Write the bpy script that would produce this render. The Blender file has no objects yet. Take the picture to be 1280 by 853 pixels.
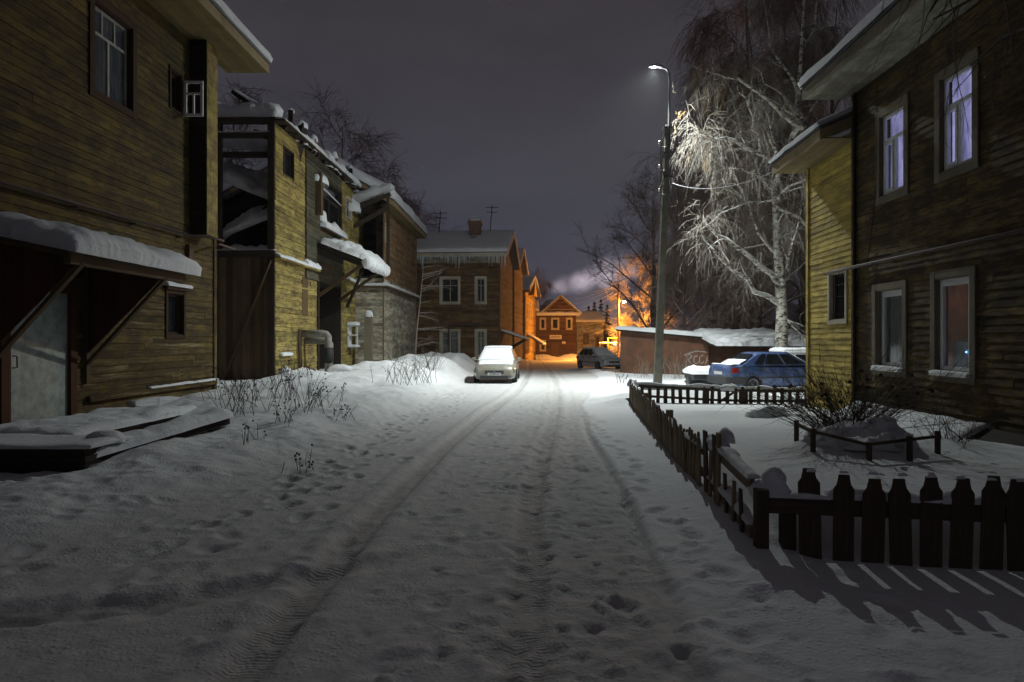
import bpy, bmesh, math, random
import numpy as np
from mathutils import Vector, Matrix, noise as mnoise

SC = bpy.context.scene
COL = SC.collection
F, VPX, HY, CH = 853.3, 657.0, 425.0, 1.75
V = Vector
rad = math.radians


def W(px, py, Y):
    """the point that the photograph shows at (px, py) when it stands Y metres down the street"""
    return V(((px - VPX) / F * Y, Y, CH + (HY - py) / F * Y))


# ------------------------------------------------------------------ scene graph helpers
ORG = {}


def thing(name, label, cat, loc=(0, 0, 0), rotz=0.0, group=None):
    o = bpy.data.objects.new(name, None)
    o.empty_display_size = 0.2
    COL.objects.link(o)
    o.location = loc
    o.rotation_euler = (0, 0, rotz)
    tag(o, label, cat, group)
    ORG[o.name] = V(loc)
    return o


def tag(o, label, cat, group=None):
    o['label'] = label
    o['category'] = cat
    if group:
        o['group'] = group
    return o


class MB:
    def __init__(s):
        s.v, s.f, s.uv, s.t = [], [], [], []

    def quad(s, a, b, c, d, uv=None, tone=0.5):
        i = len(s.v)
        s.v += [tuple(a), tuple(b), tuple(c), tuple(d)]
        s.f.append((i, i + 1, i + 2, i + 3))
        s.uv.append(uv)
        s.t.append(tone)

    def poly(s, pts, tone=0.5, uv=None):
        i = len(s.v)
        s.v += [tuple(p) for p in pts]
        s.f.append(tuple(range(i, i + len(pts))))
        s.uv.append(uv)
        s.t.append(tone)

    def hexa(s, p, tone=0.5):
        """8 corners: bottom 4 then top 4, same order"""
        i = len(s.v)
        s.v += [tuple(q) for q in p]
        for f in ((3, 2, 1, 0), (4, 5, 6, 7), (0, 1, 5, 4), (1, 2, 6, 5), (2, 3, 7, 6), (3, 0, 4, 7)):
            s.f.append(tuple(i + k for k in f))
            a, b, c, d = [V(p[k]) for k in f]
            lu, lv = (b - a).length, (d - a).length
            if lu >= lv:
                s.uv.append([(0, 0), (lu, 0), (lu, lv), (0, lv)])
            else:
                s.uv.append([(0, 0), (0, lu), (lv, lu), (lv, 0)])
            s.t.append(tone)

    def box(s, x0, x1, y0, y1, z0, z1, tone=0.5):
        s.hexa([(x0, y0, z0), (x1, y0, z0), (x1, y1, z0), (x0, y1, z0),
                (x0, y0, z1), (x1, y0, z1), (x1, y1, z1), (x0, y1, z1)], tone)

    def beam(s, p, q, w, h, up=(0, 0, 1), tone=0.5):
        p, q, up = V(p), V(q), V(up)
        d = (q - p).normalized()
        if abs(d.dot(up)) > 0.98:
            up = V((0, 1, 0))
        x = d.cross(up).normalized() * w / 2
        y = x.cross(d).normalized() * h / 2
        s.hexa([p - x - y, p + x - y, q + x - y, q - x - y, p - x + y, p + x + y, q + x + y, q - x + y], tone)

    def tube(s, pts, rads, n=8, tone=0.5, cap=True):
        pts = [V(p) for p in pts]
        if not hasattr(rads, '__len__'):
            rads = [rads] * len(pts)
        base = len(s.v)
        ref = None
        for k, p in enumerate(pts):
            t = (pts[min(k + 1, len(pts) - 1)] - pts[max(k - 1, 0)]).normalized()
            if ref is None:
                ref = t.orthogonal().normalized()
            ref = (ref - t * ref.dot(t)).normalized()
            b = t.cross(ref)
            for j in range(n):
                a = 2 * math.pi * j / n
                s.v.append(tuple(p + (ref * math.cos(a) + b * math.sin(a)) * rads[k]))
        for k in range(len(pts) - 1):
            for j in range(n):
                j2 = (j + 1) % n
                s.f.append((base + k * n + j, base + k * n + j2, base + (k + 1) * n + j2, base + (k + 1) * n + j))
                s.uv.append([(k, j / n), (k, (j + 1) / n), (k + 1, (j + 1) / n), (k + 1, j / n)])
                s.t.append(tone)
        if cap:
            s.f.append(tuple(base + j for j in reversed(range(n))))
            s.f.append(tuple(base + (len(pts) - 1) * n + j for j in range(n)))
            s.uv += [None, None]
            s.t += [tone, tone]

    def lathe(s, prof, origin, axis=(0, 0, 1), n=16, tone=0.5):
        origin, axis = V(origin), V(axis).normalized()
        x = axis.orthogonal().normalized()
        y = axis.cross(x)
        base = len(s.v)
        for r, h in prof:
            for j in range(n):
                a = 2 * math.pi * j / n
                s.v.append(tuple(origin + axis * h + (x * math.cos(a) + y * math.sin(a)) * max(r, 1e-4)))
        for k in range(len(prof) - 1):
            for j in range(n):
                j2 = (j + 1) % n
                s.f.append((base + k * n + j, base + k * n + j2, base + (k + 1) * n + j2, base + (k + 1) * n + j))
                s.uv.append(None)
                s.t.append(tone)

    def prism(s, pts, off, tone=0.5):
        """flat outline pts swept by the vector off"""
        off = V(off)
        pts = [V(p) for p in pts]
        top = [p + off for p in pts]
        n = len(pts)
        i = len(s.v)
        s.v += [tuple(p) for p in pts + top]
        s.f.append(tuple(i + k for k in reversed(range(n))))
        s.f.append(tuple(i + n + k for k in range(n)))
        s.uv += [[(p.z, p.x + p.y) for p in reversed(pts)], [(p.z, p.x + p.y) for p in top]]
        s.t += [tone, tone]
        for k in range(n):
            k2 = (k + 1) % n
            s.f.append((i + k, i + k2, i + n + k2, i + n + k))
            s.uv.append(None)
            s.t.append(tone)

    def snow(s, p00, eu, ev, thick, nu=16, nv=8, seed=0, r=0.18, lump=0.35, bulge=0.05, sag=0.0):
        """a lumpy blanket of snow on the parallelogram p00, eu, ev"""
        p00, eu, ev = V(p00), V(eu), V(ev)
        lu, lv = eu.length, ev.length
        nrm = eu.cross(ev).normalized()
        if nrm.z < 0:
            nrm = -nrm
        upv = (nrm * 0.4 + V((0, 0, 1)) * 0.6)
        base = len(s.v)

        def spaced(n, L):
            rr = min(0.45, r / L)
            out = [0, rr * 0.12, rr * 0.4]
            m = max(1, n - 4)
            out += [rr + (1 - 2 * rr) * k / m for k in range(m + 1)]
            out += [1 - rr * 0.4, 1 - rr * 0.12, 1]
            return out
        us, vs = spaced(nu, lu), spaced(nv, lv)
        NU, NV = len(us), len(vs)
        for u in us:
            for w in vs:
                e = min(u * lu, (1 - u) * lu, w * lv, (1 - w) * lv)
                q = min(1.0, e / r)
                prof = math.sqrt(max(0.0, 1 - (1 - q) ** 2))
                p = p00 + eu * u + ev * w
                nz = mnoise.noise(p * 1.3 + V((seed * 3.1, seed, 0))) * 0.75 + mnoise.noise(p * 4.3 + V((seed, 7, seed))) * 0.45
                fine = mnoise.noise(p * 11 + V((3, seed, 1))) * .6 + mnoise.noise(p * 23 + V((seed, 1, 9))) * .4
                h = thick * prof * (1 + (lump + .12) * nz) + (min(.02, thick * .09) * fine if q > 0 else 0)
                c = p00 + (eu + ev) * 0.5
                out = (p - c)
                out.z = 0
                bl = bulge * math.sin(math.pi * min(1, prof * 1.0)) if 0 < prof < 1 else 0
                wob = (0.5 * bulge + min(.022, thick * .14)) * (mnoise.noise(p * 1.6 + V((0, seed, 3))) + .5 * mnoise.noise(p * 9 + V((0, seed, 5)))) if bulge > .004 else 0
                if out.length > 1e-6:
                    out = out.normalized() * (bl + (wob if q < 1 else 0))
                s.v.append(tuple(p + upv * h + out - V((0, 0, sag * (1 - q) * abs(nz)))))
        for a in range(NU - 1):
            for b in range(NV - 1):
                i = base + a * NV + b
                s.f.append((i, i + NV, i + NV + 1, i + 1))
                s.uv.append(None)
                s.t.append(0.5)
        ring = [base + a * NV for a in range(NU)] + [base + (NU - 1) * NV + b for b in range(1, NV)] \
            + [base + a * NV + NV - 1 for a in range(NU - 2, -1, -1)] + [base + b for b in range(NV - 2, 0, -1)]
        s.f.append(tuple(ring))
        s.uv.append(None)
        s.t.append(0.5)

    def blob(s, c, rx, ry, rz, seed=0, n=14, m=8, amp=0.18, flat=0.08, freq=1.6):
        """a rounded heap: ellipsoid cut low with noise"""
        c = V(c)
        base = len(s.v)
        for k in range(m + 1):
            th = math.pi * (k / m) * (0.5 + flat)
            for j in range(n):
                a = 2 * math.pi * j / n
                d = V((math.sin(th) * math.cos(a), math.sin(th) * math.sin(a), math.cos(th)))
                q = 1 + amp * mnoise.noise(d * freq + V((seed * 1.7, seed, -seed)))
                s.v.append((c.x + d.x * rx * q, c.y + d.y * ry * q, c.z + d.z * rz * q))
        for k in range(m):
            for j in range(n):
                j2 = (j + 1) % n
                s.f.append((base + k * n + j, base + (k + 1) * n + j, base + (k + 1) * n + j2, base + k * n + j2))
                s.uv.append(None)
                s.t.append(0.5)

    def build(s, name, mat, parent=None, smooth=False, local=False, bevel=0.0, sub=0, origin=None, lift=0.0):
        off = V((0, 0, 0))
        if parent is not None and not local:
            off = ORG[parent.name]
        if origin is not None:
            off = V(origin)
        off = V((off.x, off.y, off.z - lift))
        me = bpy.data.meshes.new(name)
        me.from_pydata([(a - off.x, b - off.y, c - off.z) for a, b, c in s.v], [], s.f)
        me.materials.append(mat)
        if any(u is not None for u in s.uv):
            ul = me.uv_layers.new(name='UVMap')
            data = []
            for f, u in zip(s.f, s.uv):
                if u is None:
                    for i in f:
                        p = s.v[i]
                        data += [p[0] + p[1], p[2]]
                else:
                    for a in u:
                        data += [a[0], a[1]]
            ul.data.foreach_set('uv', data)
        at = me.attributes.new('tone', 'FLOAT', 'FACE')
        at.data.foreach_set('value', s.t)
        if smooth:
            me.polygons.foreach_set('use_smooth', [True] * len(me.polygons))
        o = bpy.data.objects.new(name, me)
        COL.objects.link(o)
        if parent is not None:
            o.parent = parent
            ORG[o.name] = ORG.get(parent.name, V((0, 0, 0))) if not local else V((0, 0, 0))
        else:
            o.location = off
            ORG[o.name] = V(off)
        if bevel:
            b = o.modifiers.new('bevel', 'BEVEL')
            b.width = bevel
            b.segments = 2
            b.limit_method = 'ANGLE'
        if sub:
            m = o.modifiers.new('sub', 'SUBSURF')
            m.levels = m.render_levels = sub
        return o


def part_copy(src, parent, loc, rot=None, scale=None):
    c = src.copy()
    COL.objects.link(c)
    c.parent = parent
    c.location = loc
    if rot is not None:
        c.rotation_euler = rot
    if scale is not None:
        c.scale = scale
    return c


# ------------------------------------------------------------------ materials
def new_mat(name):
    m = bpy.data.materials.new(name)
    m.use_nodes = True
    nt = m.node_tree
    return m, nt, nt.nodes['Principled BSDF']


def N(nt, kind, **kw):
    n = nt.nodes.new(kind)
    for k, v in kw.items():
        if k.startswith('i_'):
            n.inputs[k[2:].replace('_', ' ')].default_value = v
        else:
            setattr(n, k, v)
    return n


def mixc(nt, fac, a, b, blend='MIX'):
    n = nt.nodes.new('ShaderNodeMix')
    n.data_type = 'RGBA'
    n.blend_type = blend
    for sock, val in ((n.inputs[0], fac), (n.inputs[6], a), (n.inputs[7], b)):
        if isinstance(val, bpy.types.NodeSocket):
            nt.links.new(val, sock)
        elif isinstance(val, (int, float)):
            sock.default_value = val
        else:
            sock.default_value = (*val, 1) if len(val) == 3 else val
    return n.outputs[2]


def ramp(nt, val, stops):
    n = nt.nodes.new('ShaderNodeValToRGB')
    cr = n.color_ramp
    while len(cr.elements) < len(stops):
        cr.elements.new(0.5)
    for e, (p, c) in zip(cr.elements, stops):
        e.position = p
        e.color = (c, c, c, 1) if isinstance(c, (int, float)) else (*c, 1)
    nt.links.new(val, n.inputs[0])
    return n.outputs[0]


def tex_noise(nt, vec, scale, detail=4, rough=0.55, mapping=None):
    if mapping is not None:
        mp = N(nt, 'ShaderNodeMapping')
        mp.inputs['Scale'].default_value = mapping
        nt.links.new(vec, mp.inputs[0])
        vec = mp.outputs[0]
    n = N(nt, 'ShaderNodeTexNoise')
    n.inputs['Scale'].default_value = scale
    n.inputs['Detail'].default_value = detail
    n.inputs['Roughness'].default_value = rough
    nt.links.new(vec, n.inputs['Vector'])
    return n.outputs[0]


def bump(nt, bsdf, height, strength=0.5, dist=0.01, chain=None):
    b = N(nt, 'ShaderNodeBump')
    b.inputs['Strength'].default_value = strength
    b.inputs['Distance'].default_value = dist
    nt.links.new(height, b.inputs['Height'])
    if chain is not None:
        nt.links.new(chain, b.inputs['Normal'])
    nt.links.new(b.outputs[0], bsdf.inputs['Normal'])
    return b.outputs[0]


def wood(name, c1, c2, peel=None, amount=0.5, scale=1.2, dark=(0.02, 0.015, 0.01), rough=0.85, snowy=False, grime=0.5, worn_below=None):
    m, nt, b = new_mat(name)
    uv = N(nt, 'ShaderNodeUVMap').outputs[0]
    geo = N(nt, 'ShaderNodeTexCoord').outputs['Object']
    tone = N(nt, 'ShaderNodeAttribute', attribute_name='tone').outputs['Fac']
    add = N(nt, 'ShaderNodeVectorMath', operation='ADD')
    cmb = N(nt, 'ShaderNodeCombineXYZ')
    mul = N(nt, 'ShaderNodeMath', operation='MULTIPLY', i_Value=0)
    mul.inputs[1].default_value = 37.0
    nt.links.new(tone, mul.inputs[0])
    nt.links.new(mul.outputs[0], cmb.inputs[0])
    nt.links.new(uv, add.inputs[0])
    nt.links.new(cmb.outputs[0], add.inputs[1])
    grain = tex_noise(nt, add.outputs[0], 1.0, 6, 0.65, (1.6, 34, 1))
    fine = tex_noise(nt, add.outputs[0], 1.0, 3, 0.6, (5, 140, 1))
    col = mixc(nt, ramp(nt, grain, [(0.3, 0.0), (0.7, 1.0)]), c1, c2)
    if peel is not None:
        pn = tex_noise(nt, geo, scale, 7, 0.75, (1, 1, 2.8))
        pn2 = tex_noise(nt, add.outputs[0], 1.0, 5, 0.7, (2.5, 16, 1))
        mm = N(nt, 'ShaderNodeMath', operation='MULTIPLY_ADD')
        nt.links.new(pn2, mm.inputs[0])
        mm.inputs[1].default_value = 0.7
        nt.links.new(pn, mm.inputs[2])
        col = mixc(nt, ramp(nt, mm.outputs[0], [(0.84 - amount * 0.25, 0.0), (1.02 - amount * 0.25, 1.0)]), col, peel)
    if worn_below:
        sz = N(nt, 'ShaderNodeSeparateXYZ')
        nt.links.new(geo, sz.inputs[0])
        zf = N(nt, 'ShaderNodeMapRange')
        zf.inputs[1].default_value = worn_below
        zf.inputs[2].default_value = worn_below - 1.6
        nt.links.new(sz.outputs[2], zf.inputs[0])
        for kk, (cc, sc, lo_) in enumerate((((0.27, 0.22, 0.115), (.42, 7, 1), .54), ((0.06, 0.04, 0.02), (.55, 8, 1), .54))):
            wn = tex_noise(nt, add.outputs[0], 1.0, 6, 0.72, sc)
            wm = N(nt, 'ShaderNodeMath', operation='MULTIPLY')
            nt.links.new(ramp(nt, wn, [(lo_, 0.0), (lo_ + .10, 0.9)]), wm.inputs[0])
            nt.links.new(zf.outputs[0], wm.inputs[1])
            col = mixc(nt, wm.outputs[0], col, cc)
    tr = ramp(nt, tone, [(0.0, 0.55), (1.0, 1.35)])
    col = mixc(nt, 1.0, col, tr, 'MULTIPLY')
    gr = tex_noise(nt, geo, 0.9, 5, 0.7)
    col = mixc(nt, ramp(nt, gr, [(0.45, 0.0), (0.75, grime)]), col, dark)
    col = mixc(nt, ramp(nt, fine, [(0.28, 0.55), (0.42, 0.0)]), col, dark)
    if snowy:
        g = N(nt, 'ShaderNodeNewGeometry')
        sp = N(nt, 'ShaderNodeSeparateXYZ')
        nt.links.new(g.outputs['Normal'], sp.inputs[0])
        col = mixc(nt, ramp(nt, sp.outputs[2], [(0.55, 0.0), (0.7, 1.0)]), col, (0.75, 0.77, 0.8))
    nt.links.new(col, b.inputs['Base Color'])
    b.inputs['Roughness'].default_value = rough
    b.inputs['Specular IOR Level'].default_value = 0.25
    h = mixc(nt, 0.4, grain, fine)
    bump(nt, b, h, 0.55, 0.012)
    return m


def plain(name, col, rough=0.5, metal=0.0, spec=0.5, var=0.25, scale=6.0, bmp=0.15, var_col=None):
    m, nt, b = new_mat(name)
    geo = N(nt, 'ShaderNodeTexCoord').outputs['Object']
    n1 = tex_noise(nt, geo, scale, 6, 0.65)
    c2 = var_col if var_col else tuple(c * (1 - var) for c in col)
    nt.links.new(mixc(nt, ramp(nt, n1, [(0.35, 0.0), (0.65, 1.0)]), col, c2), b.inputs['Base Color'])
    b.inputs['Roughness'].default_value = rough
    b.inputs['Metallic'].default_value = metal
    b.inputs['Specular IOR Level'].default_value = spec
    if bmp:
        bump(nt, b, tex_noise(nt, geo, scale * 6, 4, 0.6), bmp, 0.01)
    return m


def snow_mat(name, col=(0.80, 0.82, 0.85), s=1.0):
    m, nt, b = new_mat(name)
    geo = N(nt, 'ShaderNodeTexCoord').outputs['Object']
    n1 = tex_noise(nt, geo, 1.3, 5, 0.6)
    nt.links.new(mixc(nt, n1, col, tuple(c * 0.86 for c in col)), b.inputs['Base Color'])
    b.inputs['Roughness'].default_value = 0.75
    b.inputs['Specular IOR Level'].default_value = 0.25
    a = tex_noise(nt, geo, 9, 6, 0.65)
    c = tex_noise(nt, geo, 70, 3, 0.6)
    ch = bump(nt, b, a, 0.5 * s, 0.06)
    bump(nt, b, c, 0.35 * s, 0.01, ch)
    return m


def glass_mat(name, tint=(0.9, 0.93, 0.95), dirty=0.25):
    m, nt, b = new_mat(name)
    out = nt.nodes['Material Output']
    nt.nodes.remove(b)
    tr = N(nt, 'ShaderNodeBsdfTransparent')
    tr.inputs[0].default_value = (*tint, 1)
    gl = N(nt, 'ShaderNodeBsdfGlossy')
    gl.inputs['Roughness'].default_value = 0.08
    df = N(nt, 'ShaderNodeBsdfDiffuse')
    df.inputs[0].default_value = (0.30, 0.31, 0.33, 1)
    lw = N(nt, 'ShaderNodeLayerWeight')
    lw.inputs[0].default_value = 0.5
    pw = N(nt, 'ShaderNodeMath', operation='POWER')
    nt.links.new(lw.outputs['Facing'], pw.inputs[0])
    pw.inputs[1].default_value = 4.5
    fr = N(nt, 'ShaderNodeMath', operation='MULTIPLY_ADD')
    nt.links.new(pw.outputs[0], fr.inputs[0])
    fr.inputs[1].default_value = 0.6
    fr.inputs[2].default_value = 0.04
    m1 = N(nt, 'ShaderNodeMixShader')
    nt.links.new(fr.outputs[0], m1.inputs[0])
    nt.links.new(tr.outputs[0], m1.inputs[1])
    nt.links.new(gl.outputs[0], m1.inputs[2])
    geo = N(nt, 'ShaderNodeTexCoord').outputs['Object']
    n1 = tex_noise(nt, geo, 5, 5, 0.7)
    m2 = N(nt, 'ShaderNodeMixShader')
    nt.links.new(ramp(nt, n1, [(0.35, dirty * 0.3), (0.75, dirty)]), m2.inputs[0])
    nt.links.new(m1.outputs[0], m2.inputs[1])
    nt.links.new(df.outputs[0], m2.inputs[2])
    nt.links.new(m2.outputs[0], out.inputs[0])
    return m


def emit_mat(name, col, strength, vary=None, scale=3.0, stretch=(1, 1, 1)):
    m, nt, b = new_mat(name)
    b.inputs['Base Color'].default_value = (*[min(1, c) * 0.5 for c in col], 1)
    b.inputs['Roughness'].default_value = 0.8
    b.inputs['Emission Strength'].default_value = strength
    if vary:
        geo = N(nt, 'ShaderNodeTexCoord').outputs['Object']
        n1 = tex_noise(nt, geo, scale, 3, 0.5, stretch)
        nt.links.new(mixc(nt, ramp(nt, n1, [(0.35, 0.0), (0.65, 1.0)]), col, vary), b.inputs['Emission Color'])
    else:
        b.inputs['Emission Color'].default_value = (*col, 1)
    return m


M = {}
M['snow'] = snow_mat('snow_cover')
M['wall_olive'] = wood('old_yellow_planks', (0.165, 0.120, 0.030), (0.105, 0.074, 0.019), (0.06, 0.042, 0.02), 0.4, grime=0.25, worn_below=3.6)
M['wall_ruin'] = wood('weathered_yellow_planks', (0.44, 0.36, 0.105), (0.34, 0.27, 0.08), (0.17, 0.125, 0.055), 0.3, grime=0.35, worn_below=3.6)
M['wall_green'] = wood('weathered_green_planks', (0.085, 0.085, 0.055), (0.05, 0.05, 0.035), (0.11, 0.10, 0.07), 0.35)
M['wall_brown'] = wood('brown_planks', (0.24, 0.14, 0.052), (0.16, 0.092, 0.034), (0.10, 0.055, 0.03), 0.35)
M['wall_redbrown'] = wood('red_brown_planks', (0.26, 0.13, 0.06), (0.17, 0.085, 0.04), (0.30, 0.22, 0.12), 0.25)
M['wall_pale'] = wood('whitewashed_planks', (0.62, 0.60, 0.50), (0.50, 0.48, 0.39), (0.24, 0.19, 0.12), 0.30, grime=0.2)
M['wall_dark'] = wood('dark_brown_planks', (0.23, 0.165, 0.060), (0.14, 0.098, 0.036), (0.065, 0.045, 0.026), 0.45)
M['wall_yellow'] = wood('yellow_painted_planks', (0.58, 0.44, 0.11), (0.49, 0.37, 0.09), (0.28, 0.21, 0.07), 0.2, grime=0.2)
M['wall_far'] = wood('far_brown_planks', (0.11, 0.055, 0.03), (0.075, 0.038, 0.02))
M['wall_ochre'] = wood('ochre_planks', (0.42, 0.27, 0.07), (0.30, 0.19, 0.05))
M['timber'] = wood('raw_timber', (0.15, 0.10, 0.055), (0.085, 0.055, 0.03))
M['timber_dark'] = wood('charred_timber', (0.045, 0.034, 0.025), (0.022, 0.017, 0.013))
M['timber_snowy'] = wood('snowy_timber', (0.075, 0.055, 0.038), (0.04, 0.03, 0.022), snowy=True)
M['boards_red'] = wood('red_brown_boards', (0.11, 0.045, 0.022), (0.065, 0.028, 0.015))
M['casing'] = wood('grey_window_casing', (0.27, 0.235, 0.17), (0.20, 0.17, 0.12))
M['casing_white'] = wood('cream_window_casing', (0.58, 0.53, 0.42), (0.48, 0.43, 0.34))
M['casing_brown'] = wood('brown_window_casing', (0.07, 0.04, 0.022), (0.045, 0.026, 0.016))
M['soffit'] = wood('pale_soffit_boards', (0.40, 0.41, 0.33), (0.30, 0.31, 0.24), (0.22, 0.20, 0.14), 0.3)
M['soffit_olive'] = wood('olive_soffit_boards', (0.22, 0.17, 0.07), (0.15, 0.11, 0.045))
M['fascia'] = wood('fascia_board', (0.36, 0.28, 0.16), (0.26, 0.20, 0.11))
M['roofing'] = plain('sheet_roofing', (0.12, 0.12, 0.125), 0.6)
M['white_frame'] = plain('white_window_frame', (0.74, 0.75, 0.75), 0.4, var=0.08, bmp=0.02)
M['grey_frame'] = plain('greyed_window_frame', (0.34, 0.32, 0.29), 0.7, var=0.25)
M['glass'] = glass_mat('window_glass')
M['glass_dark'] = plain('dark_glass', (0.012, 0.014, 0.017), 0.12, var=0.2, bmp=0.02)
M['rust_pipe'] = plain('rusty_pipe', (0.075, 0.042, 0.03), 0.7, var=0.4)
M['steel'] = plain('grey_steel', (0.20, 0.21, 0.22), 0.45, 0.6)
M['dark_metal'] = plain('dark_metal', (0.05, 0.05, 0.055), 0.45, 0.5)
M['concrete'] = plain('pole_concrete', (0.135, 0.125, 0.095), 0.85, var=0.4, scale=3)
M['brick'] = plain('old_brick', (0.26, 0.14, 0.09), 0.9, var=0.45, scale=9)
M['rust_wall'] = plain('rusty_garage_metal', (0.19, 0.075, 0.032), 0.7, var_col=(0.09, 0.042, 0.024), scale=1.9)
M['door_zinc'] = plain('galvanised_door_sheet', (0.40, 0.45, 0.43), 0.6, 0.25, var_col=(0.22, 0.26, 0.25), scale=5)
M['lagging'] = plain('pipe_lagging', (0.30, 0.29, 0.26), 0.8, var=0.4)
M['black'] = plain('black_rubber', (0.02, 0.02, 0.021), 0.75)
M['cable'] = plain('black_cable', (0.03, 0.03, 0.032), 0.6, bmp=0)
M['cable_pale'] = plain('frosted_cable', (0.42, 0.43, 0.44), 0.7, bmp=0)
M['fence'] = wood('dark_fence_wood', (0.12, 0.088, 0.06), (0.065, 0.047, 0.033))
M['fence_worn'] = wood('worn_fence_wood', (0.27, 0.21, 0.14), (0.17, 0.13, 0.085))
M['weed'] = plain('dry_weed', (0.075, 0.055, 0.035), 0.9, bmp=0)
M['twig'] = plain('bare_twigs', (0.15, 0.105, 0.085), 0.9, bmp=0)
M['twig_frost'] = plain('thickly_frosted_twigs', (0.62, 0.54, 0.44), 0.9, bmp=0, var_col=(0.30, 0.24, 0.17), scale=0.8)
M['twig_mid'] = plain('brown_birch_twigs', (0.26, 0.19, 0.145), 0.9, bmp=0, var_col=(0.17, 0.12, 0.10), scale=0.3)
M['twig_pale'] = plain('frosted_twigs', (0.22, 0.19, 0.155), 0.9, bmp=0, var_col=(0.36, 0.33, 0.29), scale=0.4)
M['twig_gold'] = plain('frosted_leafy_twigs', (0.40, 0.27, 0.12), 0.9, bmp=0)
M['gas_yellow'] = plain('yellow_gas_pipe', (0.55, 0.36, 0.05), 0.5)
M['sign_white'] = plain('pale_sign', (0.62, 0.58, 0.52), 0.6, var=0.1)
M['spruce'] = plain('spruce_needles', (0.03, 0.045, 0.035), 0.95)
M['graffiti'] = plain('pale_spray_paint', (0.46, 0.42, 0.38), 0.7, var=0.3)
M['ice'] = plain('icicle_ice', (0.55, 0.58, 0.60), 0.2, var=0.1, bmp=0.05)


def bark(name, c1, c2, scale=6.0, snow_on=True):
    m, nt, b = new_mat(name)
    geo = N(nt, 'ShaderNodeTexCoord').outputs['Object']
    n1 = tex_noise(nt, geo, scale, 5, 0.7, (1, 1, 2.2))
    col = mixc(nt, ramp(nt, n1, [(0.50, 0.0), (0.56, 1.0)]), c1, c2)
    if snow_on:
        g = N(nt, 'ShaderNodeNewGeometry')
        sp = N(nt, 'ShaderNodeSeparateXYZ')
        nt.links.new(g.outputs['Normal'], sp.inputs[0])
        col = mixc(nt, ramp(nt, sp.outputs[2], [(0.35, 0.0), (0.6, 1.0)]), col, (0.80, 0.82, 0.84))
    nt.links.new(col, b.inputs['Base Color'])
    b.inputs['Roughness'].default_value = 0.9
    bump(nt, b, tex_noise(nt, geo, 14, 5, 0.7), 0.5, 0.03)
    return m


M['birch'] = bark('birch_bark', (0.66, 0.64, 0.56), (0.10, 0.08, 0.06), scale=4.0)
M['bark_plain'] = bark('plain_dark_bark', (0.05, 0.04, 0.035), (0.035, 0.028, 0.024), snow_on=False)
M['bark_dark'] = bark('dark_bark', (0.10, 0.08, 0.065), (0.06, 0.048, 0.04))

# ------------------------------------------------------------------ ground: one height field
def vnoise(x, y, seed=0):
    xi, yi = np.floor(x).astype(np.int64), np.floor(y).astype(np.int64)
    xf, yf = x - xi, y - yi
    u, v = xf * xf * (3 - 2 * xf), yf * yf * (3 - 2 * yf)

    def h(a, b):
        n = (a * 374761393 + b * 668265263 + seed * 1442695041) & 0x7fffffff
        n = ((n ^ (n >> 13)) * 1274126177) & 0x7fffffff
        return ((n ^ (n >> 16)) & 0xffff) / 65535.0
    return (h(xi, yi) * (1 - u) + h(xi + 1, yi) * u) * (1 - v) + (h(xi, yi + 1) * (1 - u) + h(xi + 1, yi + 1) * u) * v


def fbm(x, y, seed=0, o=4):
    r, a = 0.0, 0.5
    for k in range(o):
        r = r + a * (vnoise(x, y, seed + k * 17) - 0.5)
        x, y, a = x * 2.03 + 3.7, y * 2.03 + 1.3, a * 0.5
    return r


def sstep(a, b, x):
    t = np.clip((x - a) / (b - a), 0, 1)
    return t * t * (3 - 2 * t)


RNG = np.random.default_rng(5)
PRINTS = []
for k in range(90):                                   # foot path on the left verge
    y = 6.5 + 16 * (k / 90) + RNG.normal() * 0.1
    PRINTS.append((-2.55 + RNG.normal() * 0.32 + 0.02 * (y - 8), y, 0.075, 0.14, 0.04, RNG.normal() * 0.4))
for k in range(70):                                   # trodden snow in front of the porch
    PRINTS.append((RNG.uniform(-6.2, -2.6), RNG.uniform(4.2, 9.5), 0.08, 0.14, 0.018, RNG.uniform(-1.5, 1.5)))
for k in range(95):                                  # boot marks on the road
    y = 2.4 + 19 * RNG.random() ** 1.4
    PRINTS.append((RNG.uniform(-0.95, 1.05), y, 0.05 + 0.05 * RNG.random(), 0.10 + 0.06 * RNG.random(), 0.022, RNG.normal() * 0.5))
for k in range(1000):                                  # clods and kicked up crumbs
    y = 2.3 + 17 * RNG.random() ** 1.5
    s = RNG.uniform(.018, .05)
    PRINTS.append((RNG.normal(0.15 + .02 * y, .75), y, s, s * RNG.uniform(.8, 1.8), RNG.uniform(-.022, .028), RNG.normal()))
for k in range(26):
    y = 4.5 + 12 * k / 26
    PRINTS.append((1.35 + RNG.normal() * 0.12, y, 0.08, 0.14, 0.03, RNG.normal() * 0.5))
for k in range(30):
    PRINTS.append((RNG.uniform(0.8, 2.4), RNG.uniform(2.5, 6.0), 0.08, 0.14, 0.018, RNG.normal() * 0.6))
for k in range(60):
    PRINTS.append((RNG.uniform(-3.5, -1.4), RNG.uniform(2.6, 6.5), 0.08, 0.13, 0.016, RNG.normal() * 0.7))

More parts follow.
